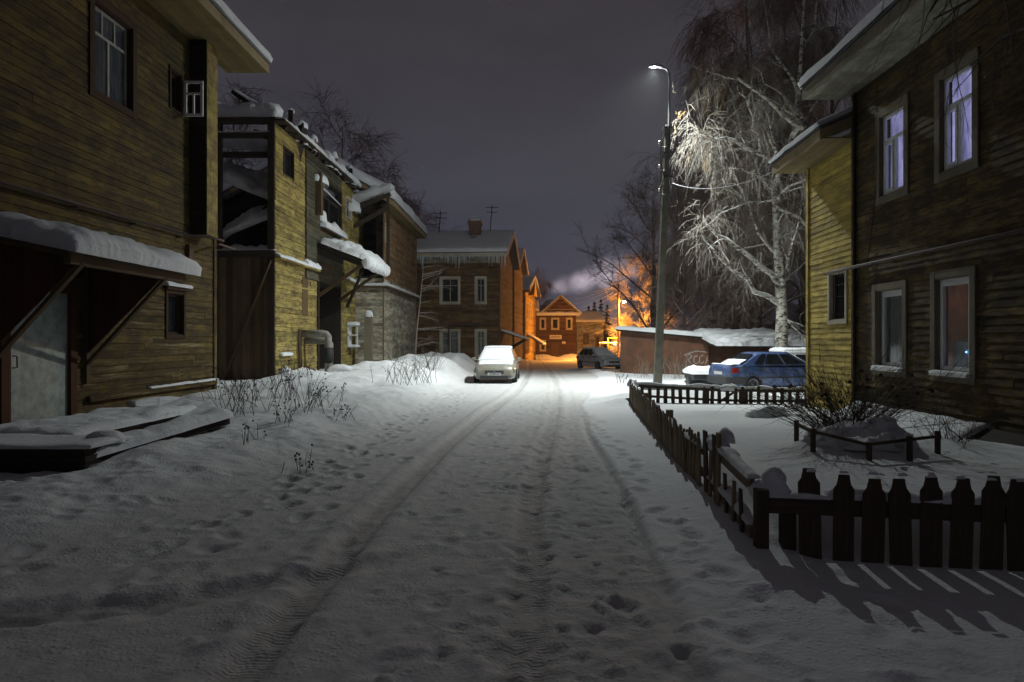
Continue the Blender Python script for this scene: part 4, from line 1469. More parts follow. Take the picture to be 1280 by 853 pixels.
# ================================================================== houses further on
def far_house(name, label, cpx, Y, rot, L, depth, ze, zr, wall, z0=-.6, seed=90, wins=(), over=.5, snow=.22, side=()):
    d, n = rotd(rot)
    c = V(W(cpx, 300, Y).to_2d())
    o = c - d * L
    h = thing(name, label, 'house', (c.x, c.y, z0))
    ops = [opx(o, d, a, b, zz(y1, Y), zz(y0, Y)) for a, b, y0, y1 in wins]
    Pq = house_shell(h, o, d, n, L, depth, z0, ze, zr, wall, ops, seed, over=over, end_over=.5, snow=snow, soffit=M['soffit_olive'], fascia=M['casing'], pitch=.2, snow_seed=seed + 1)
    for op in ops:
        window(h, o, d, n, op, casing=M['casing_white'], frame=M['casing_white'], sash='', cw=.10)
    S = frame_pt(c, -n, d)
    for (a, b, z_0, z_1) in side:
        window(h, c, -n, d, (a, b, z_0, z_1), casing=M['casing_white'], frame=M['casing_white'], sash='', cw=.10)
    return h, c, d, n, Pq, S


h5 = far_house('wooden_house', 'dark gabled house between the icicle house and the orange lit one', 642.5, 57.5, -6, 8, 6.5, 7.6, 9.5, M['wall_brown'], seed=91, over=.4)
h6, c6, d6, n6, P6, S6 = far_house('wooden_house', 'ochre house glowing orange under the far street lamp on the left', 656.5, 67, -7, 9, 9.5, 6.4, 8.0, M['wall_ochre'], seed=93, wins=[(646.5, 651, 372, 392)],
                                   side=((1.2, 2.2, 1.0, 2.6), (4.2, 5.2, 1.0, 2.6), (1.2, 2.2, 3.8, 5.4), (4.2, 5.2, 3.8, 5.4)))
mb = MB()
mb.prism([S6(2.5, 6.3, .6), S6(5.5, 6.3, .6), S6(4.0, 8.0, .6)], S6(0, 0, -3) - S6(0, 0, 0))
mb.build('dormer', M['wall_ochre'], h6)
mb = MB()
mb.hexa([S6(1.0, 2.2, .02), S6(4.0, 2.2, .02), S6(4.0, 1.2, 1.6), S6(1.0, 1.2, 1.6), S6(1.0, 2.28, .02), S6(4.0, 2.28, .02), S6(4.0, 1.28, 1.6), S6(1.0, 1.28, 1.6)])
a6 = mb.build('side_awning', M['timber'], h6)
mb = MB()
mb.snow(S6(1, 2.29, .02), S6(4, 2.29, .02) - S6(1, 2.29, .02), S6(1, 1.29, 1.65) - S6(1, 2.29, .02), .14, 12, 8, 95, r=.12)
mb.build('awning_snow', M['snow'], a6, smooth=True)

# end house
Ye = 90
d9, n9 = V((1, 0)), V((0, -1))
o9 = V(W(671, 300, Ye).to_2d())
L9 = W(720, 300, Ye).x - o9.x
h9 = thing('wooden_house', 'dark brown gabled house with pale window frames closing the end of the street', 'house', (o9.x + L9 / 2, Ye, -.58))
ops9 = [opx(o9, d9, a, b, zz(y1, Ye), zz(y0, Ye)) for a, b, y0, y1 in ((676, 681, 399, 411), (690.5, 697.5, 399, 411), (709, 714, 399, 411), (676, 681, 427, 438), (689, 699, 428, 447))]
mb = MB()
siding(mb, o9, d9, n9, L9, -.7, 5.0, ops9, .2, seed=97)
siding(mb, o9 + d9 * L9, V((0, 1)), V((1, 0)), 9, -.7, 5.0, (), .2, seed=98)
siding(mb, o9, V((0, 1)), V((-1, 0)), 9, -.7, 5.0, (), .2, seed=99)
gc = (W(701, 0, Ye).x) - o9.x
gw = 2.1
siding(mb, o9, d9, n9, L9 + .4, 5.0, 7.4, (), .2, seed=96, gable=lambda z: (gc - gw * (7.4 - z) / 2.4 * 1.2, gc + gw * (7.4 - z) / 2.4 * 1.2))
mb.quad((o9.x, Ye + 9, -.7), (o9.x + L9, Ye + 9, -.7), (o9.x + L9, Ye + 9, 5), (o9.x, Ye + 9, 5))
mb.build('wall', M['wall_far'], h9)
P9 = frame_pt(o9, d9, n9)
for o_ in ops9[:4]:
    w_ = window(h9, o9, d9, n9, o_, casing=M['casing_white'], frame=M['casing_white'], sash='', cw=.17)
dm = MB()
o_ = ops9[4]
dm.hexa([P9(o_[0] + .03, -.5, -.1), P9(o_[1] - .03, -.5, -.1), P9(o_[1] - .03, -.5, -.04), P9(o_[0] + .03, -.5, -.04), P9(o_[0] + .03, o_[3], -.1), P9(o_[1] - .03, o_[3], -.1), P9(o_[1] - .03, o_[3], -.04), P9(o_[0] + .03, o_[3], -.04)])
dm.build('door', M['timber'], h9)
mb = MB()
mb.hexa([P9(-.5, 4.95, .5), P9(L9 + .5, 4.95, .5), P9(L9 + .5, 4.95, -9.3), P9(-.5, 4.95, -9.3), P9(-.5, 5.12, .5), P9(L9 + .5, 5.12, .5), P9(L9 + .5, 5.12, -9.3), P9(-.5, 5.12, -9.3)])
mb.prism([P9(-.5, 5.13, .45), P9(L9 + .5, 5.13, .45), P9(L9 + .5, 5.13, -9.2), P9(-.5, 5.13, -9.2)], (0, 0, .01))
mb.poly([P9(-.5, 5.14, .45), P9(L9 + .5, 5.14, .45), P9(L9 - 1.5, 7.3, -4.5), P9(1.5, 7.3, -4.5)])
mb.poly([P9(-.5, 5.14, .45), P9(1.5, 7.3, -4.5), P9(-.5, 5.14, -9.2)])
mb.poly([P9(L9 + .5, 5.14, .45), P9(L9 - 1.5, 7.3, -4.5), P9(L9 + .5, 5.14, -9.2)])
mb.poly([P9(-.5, 5.14, -9.2), P9(L9 + .5, 5.14, -9.2), P9(L9 - 1.5, 7.3, -4.5), P9(1.5, 7.3, -4.5)])
mb.build('roof', M['snow'], h9)
mb = MB()
mb.beam(P9(gc - gw * 1.25, 5.1, .12), P9(gc, 7.5, .12), .3, .16)
mb.beam(P9(gc + gw * 1.25, 5.1, .12), P9(gc, 7.5, .12), .3, .16)
mb.beam(P9(gc - gw * .85, 5.75, .08), P9(gc + gw * .85, 5.75, .08), .2, .12)
mb.build('pediment_trim', M['casing'], h9)
mb = MB()
mb.snow(P9(-.55, 5.1, .6), V((L9 + 1.1, 0, 0)), V((0, .8, .15)), .25, 20, 6, 98, r=.2)
for s_ in (-1, 1):
    a = P9(gc + s_ * gw * 1.3, 5.15, .2)
    e = P9(gc, 7.55, .2) - a
    mb.snow(a, e, V((0, 4.5, 0)), .2, 12, 8, 99 + s_, r=.15)
mb.build('roof_snow', M['snow'], h9, smooth=True)
sg = MB()
a, b = W(687, 424, Ye - .15), W(702, 419, Ye - .15)
sg.box(a.x, b.x, Ye - .2, Ye - .12, a.z, b.z)
sgn = sg.build('shop_sign', M['sign_white'], h9)
lt = MB()
r = random.Random(4)
for k in range(9):
    x = a.x + .15 + k * (b.x - a.x - .3) / 9
    lt.box(x, x + .05, Ye - .206, Ye - .202, a.z + .17, b.z - .15)
    if k % 2:
        lt.box(x + .05, x + .12, Ye - .206, Ye - .202, b.z - .2, b.z - .15)
    if k % 3 == 0:
        lt.box(x + .05, x + .12, Ye - .206, Ye - .202, a.z + .17, a.z + .22)
lt.build('sign_lettering', M['casing_brown'], sgn)
sg = MB()
a, b = W(702.5, 430, Ye - .15), W(707, 427, Ye - .15)
sg.box(a.x, b.x, Ye - .2, Ye - .12, a.z, b.z)
sg.build('wall_plaque', M['sign_white'], h9)
# darker annex with the lit windows, left of the end house
h10 = thing('wooden_house', 'dark narrow house with two bright white windows left of the gabled end house', 'house', (.6, 88, -.58))
oA = V(W(662, 300, 87.5).to_2d())
LA = W(670.5, 300, 87.5).x - oA.x
opsA = [opx(oA, d9, 666, 670, zz(y1, 87.5), zz(y0, 87.5)) for y0, y1 in ((397, 410), (430, 438))]
house_shell(h10, oA, d9, n9, LA, 6, -.7, 5.2, 6.6, M['wall_far'], opsA, 101, over=.4, end_over=.3, snow=.2, pitch=.2)
lit = emit_mat('lit_far_curtain', (0.85, 0.9, 1.0), 1.1)
for o_ in opsA:
    window(h10, oA, d9, n9, o_, casing=M['casing_white'], frame=M['white_frame'], sash='cross', cw=.07, pane=M['glass'], curtain=lit)
# snowy ruin right of the end house
h11 = thing('derelict_building', 'pale crumbling snow dusted building right of the gabled end house', 'building', (W(738, 0, 92).x, 92, -.6))
oB = V(W(721, 300, 92).to_2d())
LB = W(754, 300, 92).x - oB.x
PB = house_shell(h11, oB, d9, n9, LB, 7, -.7, 3.9, 5.3, wood('grey_crumbling_planks', (0.16, 0.15, 0.14), (0.09, 0.085, 0.08), (0.3, 0.3, 0.3), 0.4), [(.9, 1.6, 1.2, 2.6), (2.6, 3.0, .2, 2.4)], 103, over=.25, end_over=.2, snow=.25, pitch=.22)
for k, o_ in enumerate(((.9, 1.6, 1.2, 2.6), (2.6, 3.0, .2, 2.4))):
    window(h11, oB, d9, n9, o_, casing=M['timber'], frame=M['timber'], sash='', cw=.08)

# ================================================================== right house
XW = 7.0
rh = thing('wooden_house', 'large dark brown planked house with violet lit upper windows beside the fenced yard', 'house', (XW, 2, 0))
dR, nR = (0, 1), (-1, 0)
ur = lambda px: u_at(px, XW, 2)
def rop(px0, px1, z0, z1):
    a, b = sorted((ur(px0), ur(px1)))
    return (a, b, z0, z1)
ops = [rop(1177, 1218, 4.55, 6.12), rop(1101.5, 1132, 4.55, 6.12), rop(1171, 1215, 1.18, 2.78), rop(1096.5, 1130, 1.18, 2.72)]
house_shell(rh, (XW, 2), dR, nR, 12.55, 9.5, -.1, 6.98, 10.4, M['wall_dark'], ops, 111, over=.95, end_over=.32, snow=.2, soffit=M['soffit'], fascia=M['casing'], pitch=.13)
violet = emit_mat('violet_lit_curtain', (0.52, 0.49, 0.80), 0.85, vary=(0.13, 0.11, 0.24), scale=1.8, stretch=(1, 3, .5))
dim = emit_mat('dim_lit_room', (0.36, 0.12, 0.07), 0.16, vary=(0.05, 0.04, 0.035), scale=2.0, stretch=(1, .6, 2))
drab = plain('grey_net_curtain', (0.24, 0.25, 0.22), .9, scale=5, var=.25)
lb = ['violet lit upper window nearest the eaves corner']
window(rh, (XW, 2), dR, nR, ops[0], sash='tee', cw=.14, pane=M['glass'], curtain=violet, depth=.08)
window(rh, (XW, 2), dR, nR, ops[1], sash='tee', cw=.14, pane=M['glass'], curtain=violet, depth=.08)
w_ = window(rh, (XW, 2), dR, nR, ops[2], sash='single', cw=.13, pane=M['glass'], curtain=dim, sill_snow=True, depth=.09, label='lower window with a dim orange room behind it')
mb = MB()
mb.box(XW + .2, XW + .23, 2 + ops[2][0] + .1, 2 + ops[2][1] - .1, 1.22, 1.72)
mb.build('sill_cloth', M['white_frame'], w_)
mb = MB()
mb.lathe([(0, 0), (.014, .004), (.014, .012), (0, .016)], (XW + .17, 2 + ops[2][0] + .42, 1.55), (1, 0, 0), 8)
mb.build('indicator_light', emit_mat('blue_led', (0.15, 0.4, 1.0), 9.0), w_)
window(rh, (XW, 2), dR, nR, ops[3], sash='single', cw=.13, pane=M['glass'], curtain=drab, sill_snow=True, label='lower window with a plain grey curtain')
mb = MB()
mb.tube([(XW - .10, 2.2, 3.24), (XW - .10, 14.5, 3.28), (XW - .07, 14.62, 3.28), (XW - .02, 15.9, 3.28)], .035, 8)
for k in range(7):
    mb.box(XW - .1, XW + .0, 3 + k * 1.8, 3.03 + k * 1.8, 3.24, 3.27)
mb.build('gas_pipe', M['rust_pipe'], rh, smooth=True)
for y in (14.4,):
    mb = MB()
    mb.tube([(XW - .07, y, .1), (XW - .07, y, 6.9)], .03, 6)
    mb.build('downpipe', M['timber_dark'], rh)
mb = MB()
mb.tube([(XW - .05, 13.9, 3.2), (XW - .05, 13.55, 4.6), (XW - .04, 13.5, 6.9)], .008, 5)
mb.tube([(XW - .05, 9.1, 2.0), (XW - .05, 9.1, 6.9)], .010, 5)
mb.build('wall_cable', M['cable'], rh)
mb = MB()
mb.prism([(XW - .01, 2.5, .42), (XW - .55, 2.5, .12), (XW - .55, 2.5, -.1), (XW - .01, 2.5, -.1)], (0, 11.6, 0))
mb.build('plinth_ledge', M['timber_dark'], rh)
mb = MB()
mb.snow((XW - .58, 10.3, .13), (0, 4.0, 0), (.56, 0, .30), .10, 24, 8, 115, r=.1, lump=.8)
mb.snow((XW - .95, 2.5, .05), (0, 7.4, 0), (.45, 0, .08), .14, 40, 8, 116, r=.14, lump=.8)
mb.build('ledge_snow', M['snow'], rh, smooth=True)
# annex
an = thing('house_annex', 'bright yellow planked annex with a barred window behind the blue car', 'annex', (7.05, 14.7, 0))
aD = V((.03, 1)).normalized()
aN = V((-aD.y, aD.x))
oAn = V((7.06, 14.57))
opA = opx(oAn, aD, 1038.5, 1058, 2.2, 3.27)
house_shell(an, oAn, aD, aN, 2.68, 6, -.3, 6.05, 7.6, M['wall_yellow'], [opA], 121, over=.74, end_over=(.0, .42), snow=.12, soffit=M['soffit_olive'], fascia=M['fascia'], pitch=.13)
window(an, oAn, aD, aN, opA, casing=M['casing_white'], frame=M['casing_brown'], sash='', cw=.09, bars=True)

# ================================================================== garages
gar = thing('garage', 'rust brown sheet metal garage with graffiti and a flat snowy roof', 'garage', (6.5, 36, 0))
A, B = V((5.0, 36.0)), V((9.55, 34.6))
gd = (B - A).normalized()
gn = V((gd.y, -gd.x))
gL = (B - A).length
PG = frame_pt(A, gd, gn)
D_ = 6.2


def gtop(u):
    return 2.22 - .10 * u
mb = MB()
npan = 7
for k in range(npan):
    u0, u1 = gL * k / npan, gL * (k + 1) / npan
    mb.hexa([PG(u0, -.3, -.05), PG(u1, -.3, -.05), PG(u1, -.3, 0), PG(u0, -.3, 0), PG(u0, gtop(u0), -.05), PG(u1, gtop(u1), -.05), PG(u1, gtop(u1), 0), PG(u0, gtop(u0), 0)])
mb.hexa([PG(0, -.3, -D_), PG(.05, -.3, -D_), PG(.05, -.3, -.05), PG(0, -.3, -.05), PG(0, gtop(0), -D_), PG(.05, gtop(0), -D_), PG(.05, gtop(0), -.05), PG(0, gtop(0), -.05)])
mb.hexa([PG(gL - .05, -.3, -D_), PG(gL, -.3, -D_), PG(gL, -.3, -.05), PG(gL - .05, -.3, -.05), PG(gL - .05, gtop(gL), -D_), PG(gL, gtop(gL), -D_), PG(gL, gtop(gL), -.05), PG(gL - .05, gtop(gL), -.05)])
mb.hexa([PG(0, -.3, -D_ - .05), PG(gL, -.3, -D_ - .05), PG(gL, -.3, -D_), PG(0, -.3, -D_), PG(0, gtop(0), -D_ - .05), PG(gL, gtop(gL), -D_ - .05), PG(gL, gtop(gL), -D_), PG(0, gtop(0), -D_)])
mb.build('wall', M['rust_wall'], gar)
mb = MB()
for k in range(npan + 1):
    u0 = min(gL * k / npan, gL - .03)
    mb.hexa([PG(u0, -.3, .003), PG(u0 + .03, -.3, .003), PG(u0 + .03, -.3, .018), PG(u0, -.3, .018), PG(u0, gtop(u0) - .02, .003), PG(u0 + .03, gtop(u0) - .02, .003), PG(u0 + .03, gtop(u0) - .02, .018), PG(u0, gtop(u0) - .02, .018)])
mb.build('panel_seams', M['rust_wall'], gar)
mb = MB()
mb.hexa([PG(-.2, gtop(0) + .003, .25), PG(gL + .2, gtop(gL) + .003, .25), PG(gL + .2, gtop(gL) + .003, -D_ - .2), PG(-.2, gtop(0) + .003, -D_ - .2),
         PG(-.2, gtop(0) + .09, .25), PG(gL + .2, gtop(gL) + .09, .25), PG(gL + .2, gtop(gL) + .09, -D_ - .2), PG(-.2, gtop(0) + .09, -D_ - .2)])
mb.build('roof', M['timber_dark'], gar)
mb = MB()
a = PG(-.22, gtop(0) + .09, .28)
mb.snow(a, PG(gL + .22, gtop(gL) + .09, .28) - a, PG(-.22, gtop(0) + .09, -D_) - a, .22, 30, 14, 131, r=.16, lump=.25, bulge=.05)
mb.build('roof_snow', M['snow'], gar, smooth=True)
# graffiti: strokes follow the letters seen on the wall
gb = MB()


def gpt(px, py):
    k = (px - VPX) / F
    u = (k * A.y - A.x) / (gd.x - k * gd.y)
    Y = A.y + gd.y * u
    return PG(u, CH + (HY - py) / F * Y, .012)


for st in (((857, 458), (859, 447), (857, 444), (862, 443), (865, 446), (860, 450), (864, 455)),
           ((872, 445), (868, 446), (867, 452), (870, 455), (873, 453)),
           ((879, 444), (875, 446), (874, 452), (877, 455), (880, 452)),
           ((882, 455), (885, 444), (886, 444), (889, 454)), ((883, 451), (888, 450)),
           ((855, 444), (870, 439), (889, 441)), ((856, 462), (868, 459), (879, 460), (886, 457)), ((858, 452), (856, 468), (860, 460))):
    pts = [gpt(*p) for p in st]
    for p, q in zip(pts[:-1], pts[1:]):
        dirn = (q - p).normalized()
        sd = dirn.cross(V((gn.x, gn.y, 0))).normalized() * .022
        o_ = V((gn.x, gn.y, 0)) * .003
        gb.hexa([p - sd, p + sd, q + sd, q - sd, p - sd + o_, p + sd + o_, q + sd + o_, q - sd + o_])
gb.build('graffiti', M['graffiti'], gar)

shd = thing('shed', 'low dark lean-to shed with a thick snow roof between garage and birch', 'shed', (11, 33, -.1))
mb = MB()
siding(mb, (9.3, 32.5), (1, 0), (0, -1), 4.4, -.3, 1.45, (), .2, seed=133)
siding(mb, (9.3, 32.5), (0, 1), (-1, 0), 3.5, -.3, 1.45, (), .2, seed=134)
mb.box(9.32, 13.7, 32.52, 36, -.3, 1.4)
mb.build('wall', M['boards_red'], shd)
mb = MB()
mb.snow((8.95, 32.1, 1.46), (5.2, 0, -.02), (0, 4.2, .55), .36, 26, 16, 135, r=.3, lump=.4, bulge=.1)
mb.build('roof_snow', M['snow'], shd, smooth=True)
mb = MB()
mb.hexa([(8.95, 32.15, 1.40), (14.1, 32.15, 1.40), (14.1, 36.2, 1.94), (8.95, 36.2, 1.94), (8.95, 32.15, 1.46), (14.1, 32.15, 1.46), (14.1, 36.2, 2.0), (8.95, 36.2, 2.0)])
mb.build('roof', M['timber_dark'], shd)
shd2 = thing('shed', 'second snow roofed shed further back under the trees', 'shed', (15, 43, -.2))
mb = MB()
siding(mb, (11, 43), (1, 0), (0, -1), 9, -.3, 2.0, (), .2, seed=136)
siding(mb, (11, 43), (0, 1), (-1, 0), 4, -.3, 2.0, (), .2, seed=137)
mb.box(11.02, 19.9, 43.02, 47, -.3, 1.95)
mb.build('wall', M['timber_dark'], shd2)
mb = MB()
mb.snow((10.6, 42.6, 2.02), (9.8, 0, 0), (0, 4.6, .5), .36, 30, 14, 138, r=.3, lump=.3, bulge=.1)
mb.build('roof_snow', M['snow'], shd2, smooth=True)
# gas pipe frame at the road end
gf = thing('gas_pipe_frame', 'yellow gas pipe goalpost at the far end of the garage', 'pipe', (W(757, 0, 75).x, 75, -.5))
mb = MB()
a, b = W(750, 433, 75), W(772, 433, 75)
mb.tube([(a.x, 75, -.6), (a.x, 75, a.z + .3), (b.x, 75, a.z + .35)], .09, 8)
mb.tube([(a.x + .9, 75, -.6), (a.x + .9, 75, a.z + .9), (b.x, 75.5, a.z + .9)], .09, 8)
mb.build('pipe_run', M['gas_yellow'], gf, smooth=True)
mb = MB()
mb.snow((a.x - .1, 74.9, a.z + .36), (b.x - a.x, 0, 0), (0, .2, 0), .08, 14, 4, 3, r=.08)
mb.build('snow_layer', M['snow'], gf, smooth=True)

# ================================================================== street lamp
LX, LY = 5.0, 25.9
lp = thing('street_lamp', 'tall grey concrete lamp post with a curved arm and a lit white lamp', 'street lamp', (LX, LY, 0))
mb = MB()
ptop = W(834.5, 157, LY)
mb.hexa([(LX - .15, LY - .15, -.1), (LX + .15, LY - .15, -.1), (LX + .15, LY + .15, -.1), (LX - .15, LY + .15, -.1),
         (ptop.x - .10, LY - .10, ptop.z), (ptop.x + .10, LY - .10, ptop.z), (ptop.x + .10, LY + .10, ptop.z), (ptop.x - .10, LY + .10, ptop.z)])
mb.build('pole', M['concrete'], lp, bevel=.03)
mb = MB()
arm = [ptop + V((.02, -.13, -1.3)), ptop + V((.03, -.13, 0)), W(836.5, 120, LY), W(837, 100, LY), W(836, 92, LY), W(833.5, 87, LY), W(829, 85, LY), W(824, 84.3, LY)]
mb.tube(arm, [.05, .05, .045, .042, .042, .042, .042, .04], 10)
mb.build('arm', M['black'], lp, smooth=True)
mb = MB()
for k, z_ in enumerate((ptop.z - .15, ptop.z - 1.1, ptop.z - 2.0)):
    mb.box(ptop.x - .17, ptop.x + .17, LY - .17, LY + .17, z_, z_ + .06)
mb.build('band', M['dark_metal'], lp)
hc = W(819.5, 84, LY)
mb = MB()
prof = [(-.26, .04, .02), (-.22, .08, .06), (-.05, .12, .10), (.16, .10, .09), (.28, .05, .05)]
n_ = 12
base = []
for (dx, hw, hh_) in prof:
    ring = []
    for j in range(n_):
        a_ = math.pi * j / (n_ - 1)
        ring.append(V((hc.x + dx, hc.y + hw * math.cos(a_), hc.z + hh_ * math.sin(a_) - .01)))
    base.append(ring)
for r0, r1 in zip(base[:-1], base[1:]):
    for j in range(n_ - 1):
        mb.quad(r0[j], r0[j + 1], r1[j + 1], r1[j])
    mb.quad(r0[0], r0[-1], r1[-1], r1[0])
mb.poly(base[0])
mb.poly(base[-1])
hd = mb.build('lamp_head', M['black'], lp)
mb = MB()
mb.blob((hc.x, hc.y, hc.z + .06), .22, .10, .08, 2, flat=0.05)
mb.build('snow_cap', M['snow'], hd, smooth=True)
mb = MB()
mb.lathe([(0, -.024), (.06, -.022), (.085, -.016), (.085, -.014)], (hc.x - .06, hc.y, hc.z), n=14)
mb.build('lens', emit_mat('lamp_lens', (0.86, 0.95, 1.0), 5.0), hd)
mb = MB()                                              # brackets, insulators and cable loops near the top
r = random.Random(12)
for k in range(7):
    z_ = ptop.z - .4 - k * .45
    sx = -1 if k % 2 else 1
    mb.tube([(ptop.x + sx * .1, LY - .1, z_), (ptop.x + sx * .34, LY - .12, z_ + .04), (ptop.x + sx * .34, LY - .12, z_ + .16)], .014, 5)
    mb.lathe([(.0, 0), (.045, .01), (.03, .05), (.045, .09), (0, .12)], (ptop.x + sx * .34, LY - .12, z_ + .12), n=8)
mb.build('insulators', M['sign_white'], lp)
mb = MB()
for k in range(4):
    x = ptop.x + .14 + .03 * k
    pts = [V((x + .16 * math.sin(t * 2.2 + k), LY - .14, ptop.z - .4 - t * 1.1)) for t in np.linspace(0, 4 - k * .5, 14)]
    mb.tube(pts, .010, 5)
    pts = [V((ptop.x - .15 - .14 * abs(math.sin(t * 1.7 + k)), LY - .12, ptop.z - .3 - t * .9)) for t in np.linspace(0, 3.5 - k * .5, 14)]
    mb.tube(pts, .010, 5)
mb.build('cable_loops', M['cable'], lp)


def light(name, kind, loc, power, col, radius, parent=None, **kw):
    ld = bpy.data.lights.new(name, kind)
    ld.energy = power
    ld.color = col
    if kind != 'SUN':
        ld.shadow_soft_size = radius
    for k, v in kw.items():
        setattr(ld, k, v)
    o = bpy.data.objects.new(name, ld)
    COL.objects.link(o)
    o.location = loc
    if parent:
        o.parent = parent
        o.location = V(loc) - ORG[parent.name]
    return o


LAMP_W = 12600
light('lamp_light', 'POINT', (hc.x - .06, hc.y, hc.z - .10), LAMP_W, (0.93, 1.0, 0.97), .07, lp)
ll = bpy.data.objects['lamp_light'].data
ll.use_nodes = True
lnt = ll.node_tree
em = lnt.nodes['Emission']
tcn = N(lnt, 'ShaderNodeTexCoord')
sx = N(lnt, 'ShaderNodeSeparateXYZ')
lnt.links.new(tcn.outputs['Normal'], sx.inputs[0])


def lm(op, a, b):
    n = N(lnt, 'ShaderNodeMath', operation=op)
    for s_, v_ in zip(n.inputs, (a, b)):
        if isinstance(v_, bpy.types.NodeSocket):
            lnt.links.new(v_, s_)
        else:
            s_.default_value = v_
    return n.outputs[0]


# the luminaire's photometry: strongest straight down, little light near the horizontal
cosn = lm('MULTIPLY', sx.outputs[2], -1.0)
flr = lm('MULTIPLY', lm('MINIMUM', lm('MAXIMUM', lm('ADD', lm('MULTIPLY', cosn, 7.0), .75), 0.12), 1.0), .05)
hor = lm('SQRT', lm('MAXIMUM', lm('SUBTRACT', 1.0, lm('MULTIPLY', cosn, cosn)), .0001), 0)
azi = lm('MINIMUM', lm('MAXIMUM', lm('MULTIPLY', lm('SUBTRACT', lm('DIVIDE', sx.outputs[0], hor), .965), 60.0), 0.0), 1.0)
stp = lm('MINIMUM', lm('MAXIMUM', lm('MULTIPLY', lm('SUBTRACT', cosn, .05), 12.0), 0.0), 1.0)
arm_notch = lm('SUBTRACT', 1.0, lm('MULTIPLY', lm('MULTIPLY', azi, stp), .985))  # notch added in the beam towards the pole so the arm stays dark
body_i = lm('ADD', lm('MULTIPLY', lm('POWER', lm('MAXIMUM', cosn, 0.0), 2.6), .92), flr)
fwd = lm('MAXIMUM', lm('MULTIPLY', sx.outputs[0], -1.0), 0.0)
fwd = lm('ADD', lm('MULTIPLY', lm('MULTIPLY', fwd, fwd), 1.8), 1.0)   # thrown out over the street
lnt.links.new(lm('MULTIPLY', lm('MULTIPLY', body_i, arm_notch), fwd), em.inputs['Strength'])

# far street lamp
sp = thing('street_lamp', 'small orange lit street lamp on a wooden pole behind the garage', 'street lamp', (W(773, 0, 74).x, 74, -.4))
YS = 74
px_ = W(773, 0, YS).x
mb = MB()
zt = W(773, 355, YS).z
mb.tube([(px_, YS, -.5), (px_, YS, zt)], [.15, .11], 10)
mb.build('pole', M['timber'], sp)
mb = MB()
mb.beam((px_ - .5, YS, zt - .25), (px_ + .2, YS, zt - .25), .08, .08)
mb.beam((px_ - .5, YS, zt - .9), (px_ + .2, YS, zt - .9), .08, .08)
mb.build('crossarm', M['timber'], sp)
hl = W(780, 377, YS)
mb = MB()
mb.tube([(px_, YS, hl.z - .3), (px_ + .2, YS - .05, hl.z + .12), (hl.x, YS - .1, hl.z + .14)], .03, 6)
mb.build('arm', M['dark_metal'], sp)
mb = MB()
mb.lathe([(.02, .16), (.10, .14), (.17, .02), (.16, .0)], (hl.x, YS - .1, hl.z), n=12)
hd2 = mb.build('lamp_head', M['dark_metal'], sp)
mb = MB()
mb.lathe([(.19, .0), (.17, -.08), (.08, -.15), (0, -.16)], (hl.x, YS - .1, hl.z), n=12)
mb.build('lens', emit_mat('sodium_lens', (1.0, 0.93, 0.80), 90.0), hd2)
light('lamp_light', 'POINT', (hl.x - .02, YS - .12, hl.z - .34), 38000, (1.0, 0.38, 0.06), .12, sp)
sl_ = [o for o in SC.objects if o.type == 'LIGHT' and o.parent == sp][0].data
sl_.use_nodes = True
lnt = sl_.node_tree
tcn = N(lnt, 'ShaderNodeTexCoord')
sx = N(lnt, 'ShaderNodeSeparateXYZ')
lnt.links.new(tcn.outputs['Normal'], sx.inputs[0])
lnt.links.new(lm('ADD', lm('MULTIPLY', lm('POWER', lm('MAXIMUM', lm('MULTIPLY', sx.outputs[2], -1.0), 0.0), 1.7), .84), .16), lnt.nodes['Emission'].inputs['Strength'])
# added lamp post, hidden from view, put in only to light the smoke
tl = thing('street_lamp', 'added unseen lamp behind the spruces that lights the smoke', 'street lamp', (24, 236, -.6))
mb = MB()
mb.tube([(24, 236, -.8), (24, 236, 9)], .1, 8)
mb.build('pole', M['steel'], tl)
mb = MB()
mb.lathe([(.02, .3), (.3, .1), (.3, 0), (0, -.05)], (24, 236, 9), n=10)
mb.build('lamp_head', M['steel'], tl)
light('lamp_light', 'POINT', (24, 236, 10.2), 60000, (1.0, 0.86, 0.92), .3, tl)

# ================================================================== cables
def cable(name, label, a, b, sag, r_=.012, mat='cable', group=None, n=24):
    a, b = V(a), V(b)
    mb = MB()
    pts = [a.lerp(b, t) - V((0, 0, sag * 4 * t * (1 - t))) for t in np.linspace(0, 1, n)]
    mb.tube(pts, r_, 5)
    o = mb.build(name, M[mat], origin=a)
    return tag(o, label, 'cable', group)


cable('overhead_cable', 'thin cable sagging from the lamp post to the yellow annex eaves', (ptop.x + .12, LY - .1, ptop.z - 2.2), (6.45, 17.4, 6.1), .35, .009, 'cable_pale')
zz60 = zt - .25
for k, (dx, dz, lbl) in enumerate(((-.45, 0, 'topmost'), (-.1, 0.02, 'second highest'), (.15, 0.0, 'third'), (-.45, -.65, 'fourth'), (.15, -.65, 'lowest'))):
    e = W(676 + k * 8, 372 + k * 7, 100)
    cable('overhead_cable', lbl + ' of the wires running left from the small orange lamp pole', (px_ + dx, YS, zz60 + dz + .05), (e.x - 3, 100, e.z), .8, .018, 'cable_pale', 'wires from the small lamp pole')

# ================================================================== cars
def car_paint(name, col, metal=0.2, rough=.35):
    m, nt, b = new_mat(name)
    geo = N(nt, 'ShaderNodeTexCoord').outputs['Object']
    n1 = tex_noise(nt, geo, 3.5, 6, 0.7)
    nt.links.new(mixc(nt, ramp(nt, n1, [(0.45, 0.0), (0.8, 0.55)]), col, (0.45, 0.46, 0.48)), b.inputs['Base Color'])
    b.inputs['Metallic'].default_value = metal
    b.inputs['Roughness'].default_value = rough
    b.inputs['Coat Weight'].default_value = 0.3
    b.inputs['Coat Roughness'].default_value = 0.25
    return m


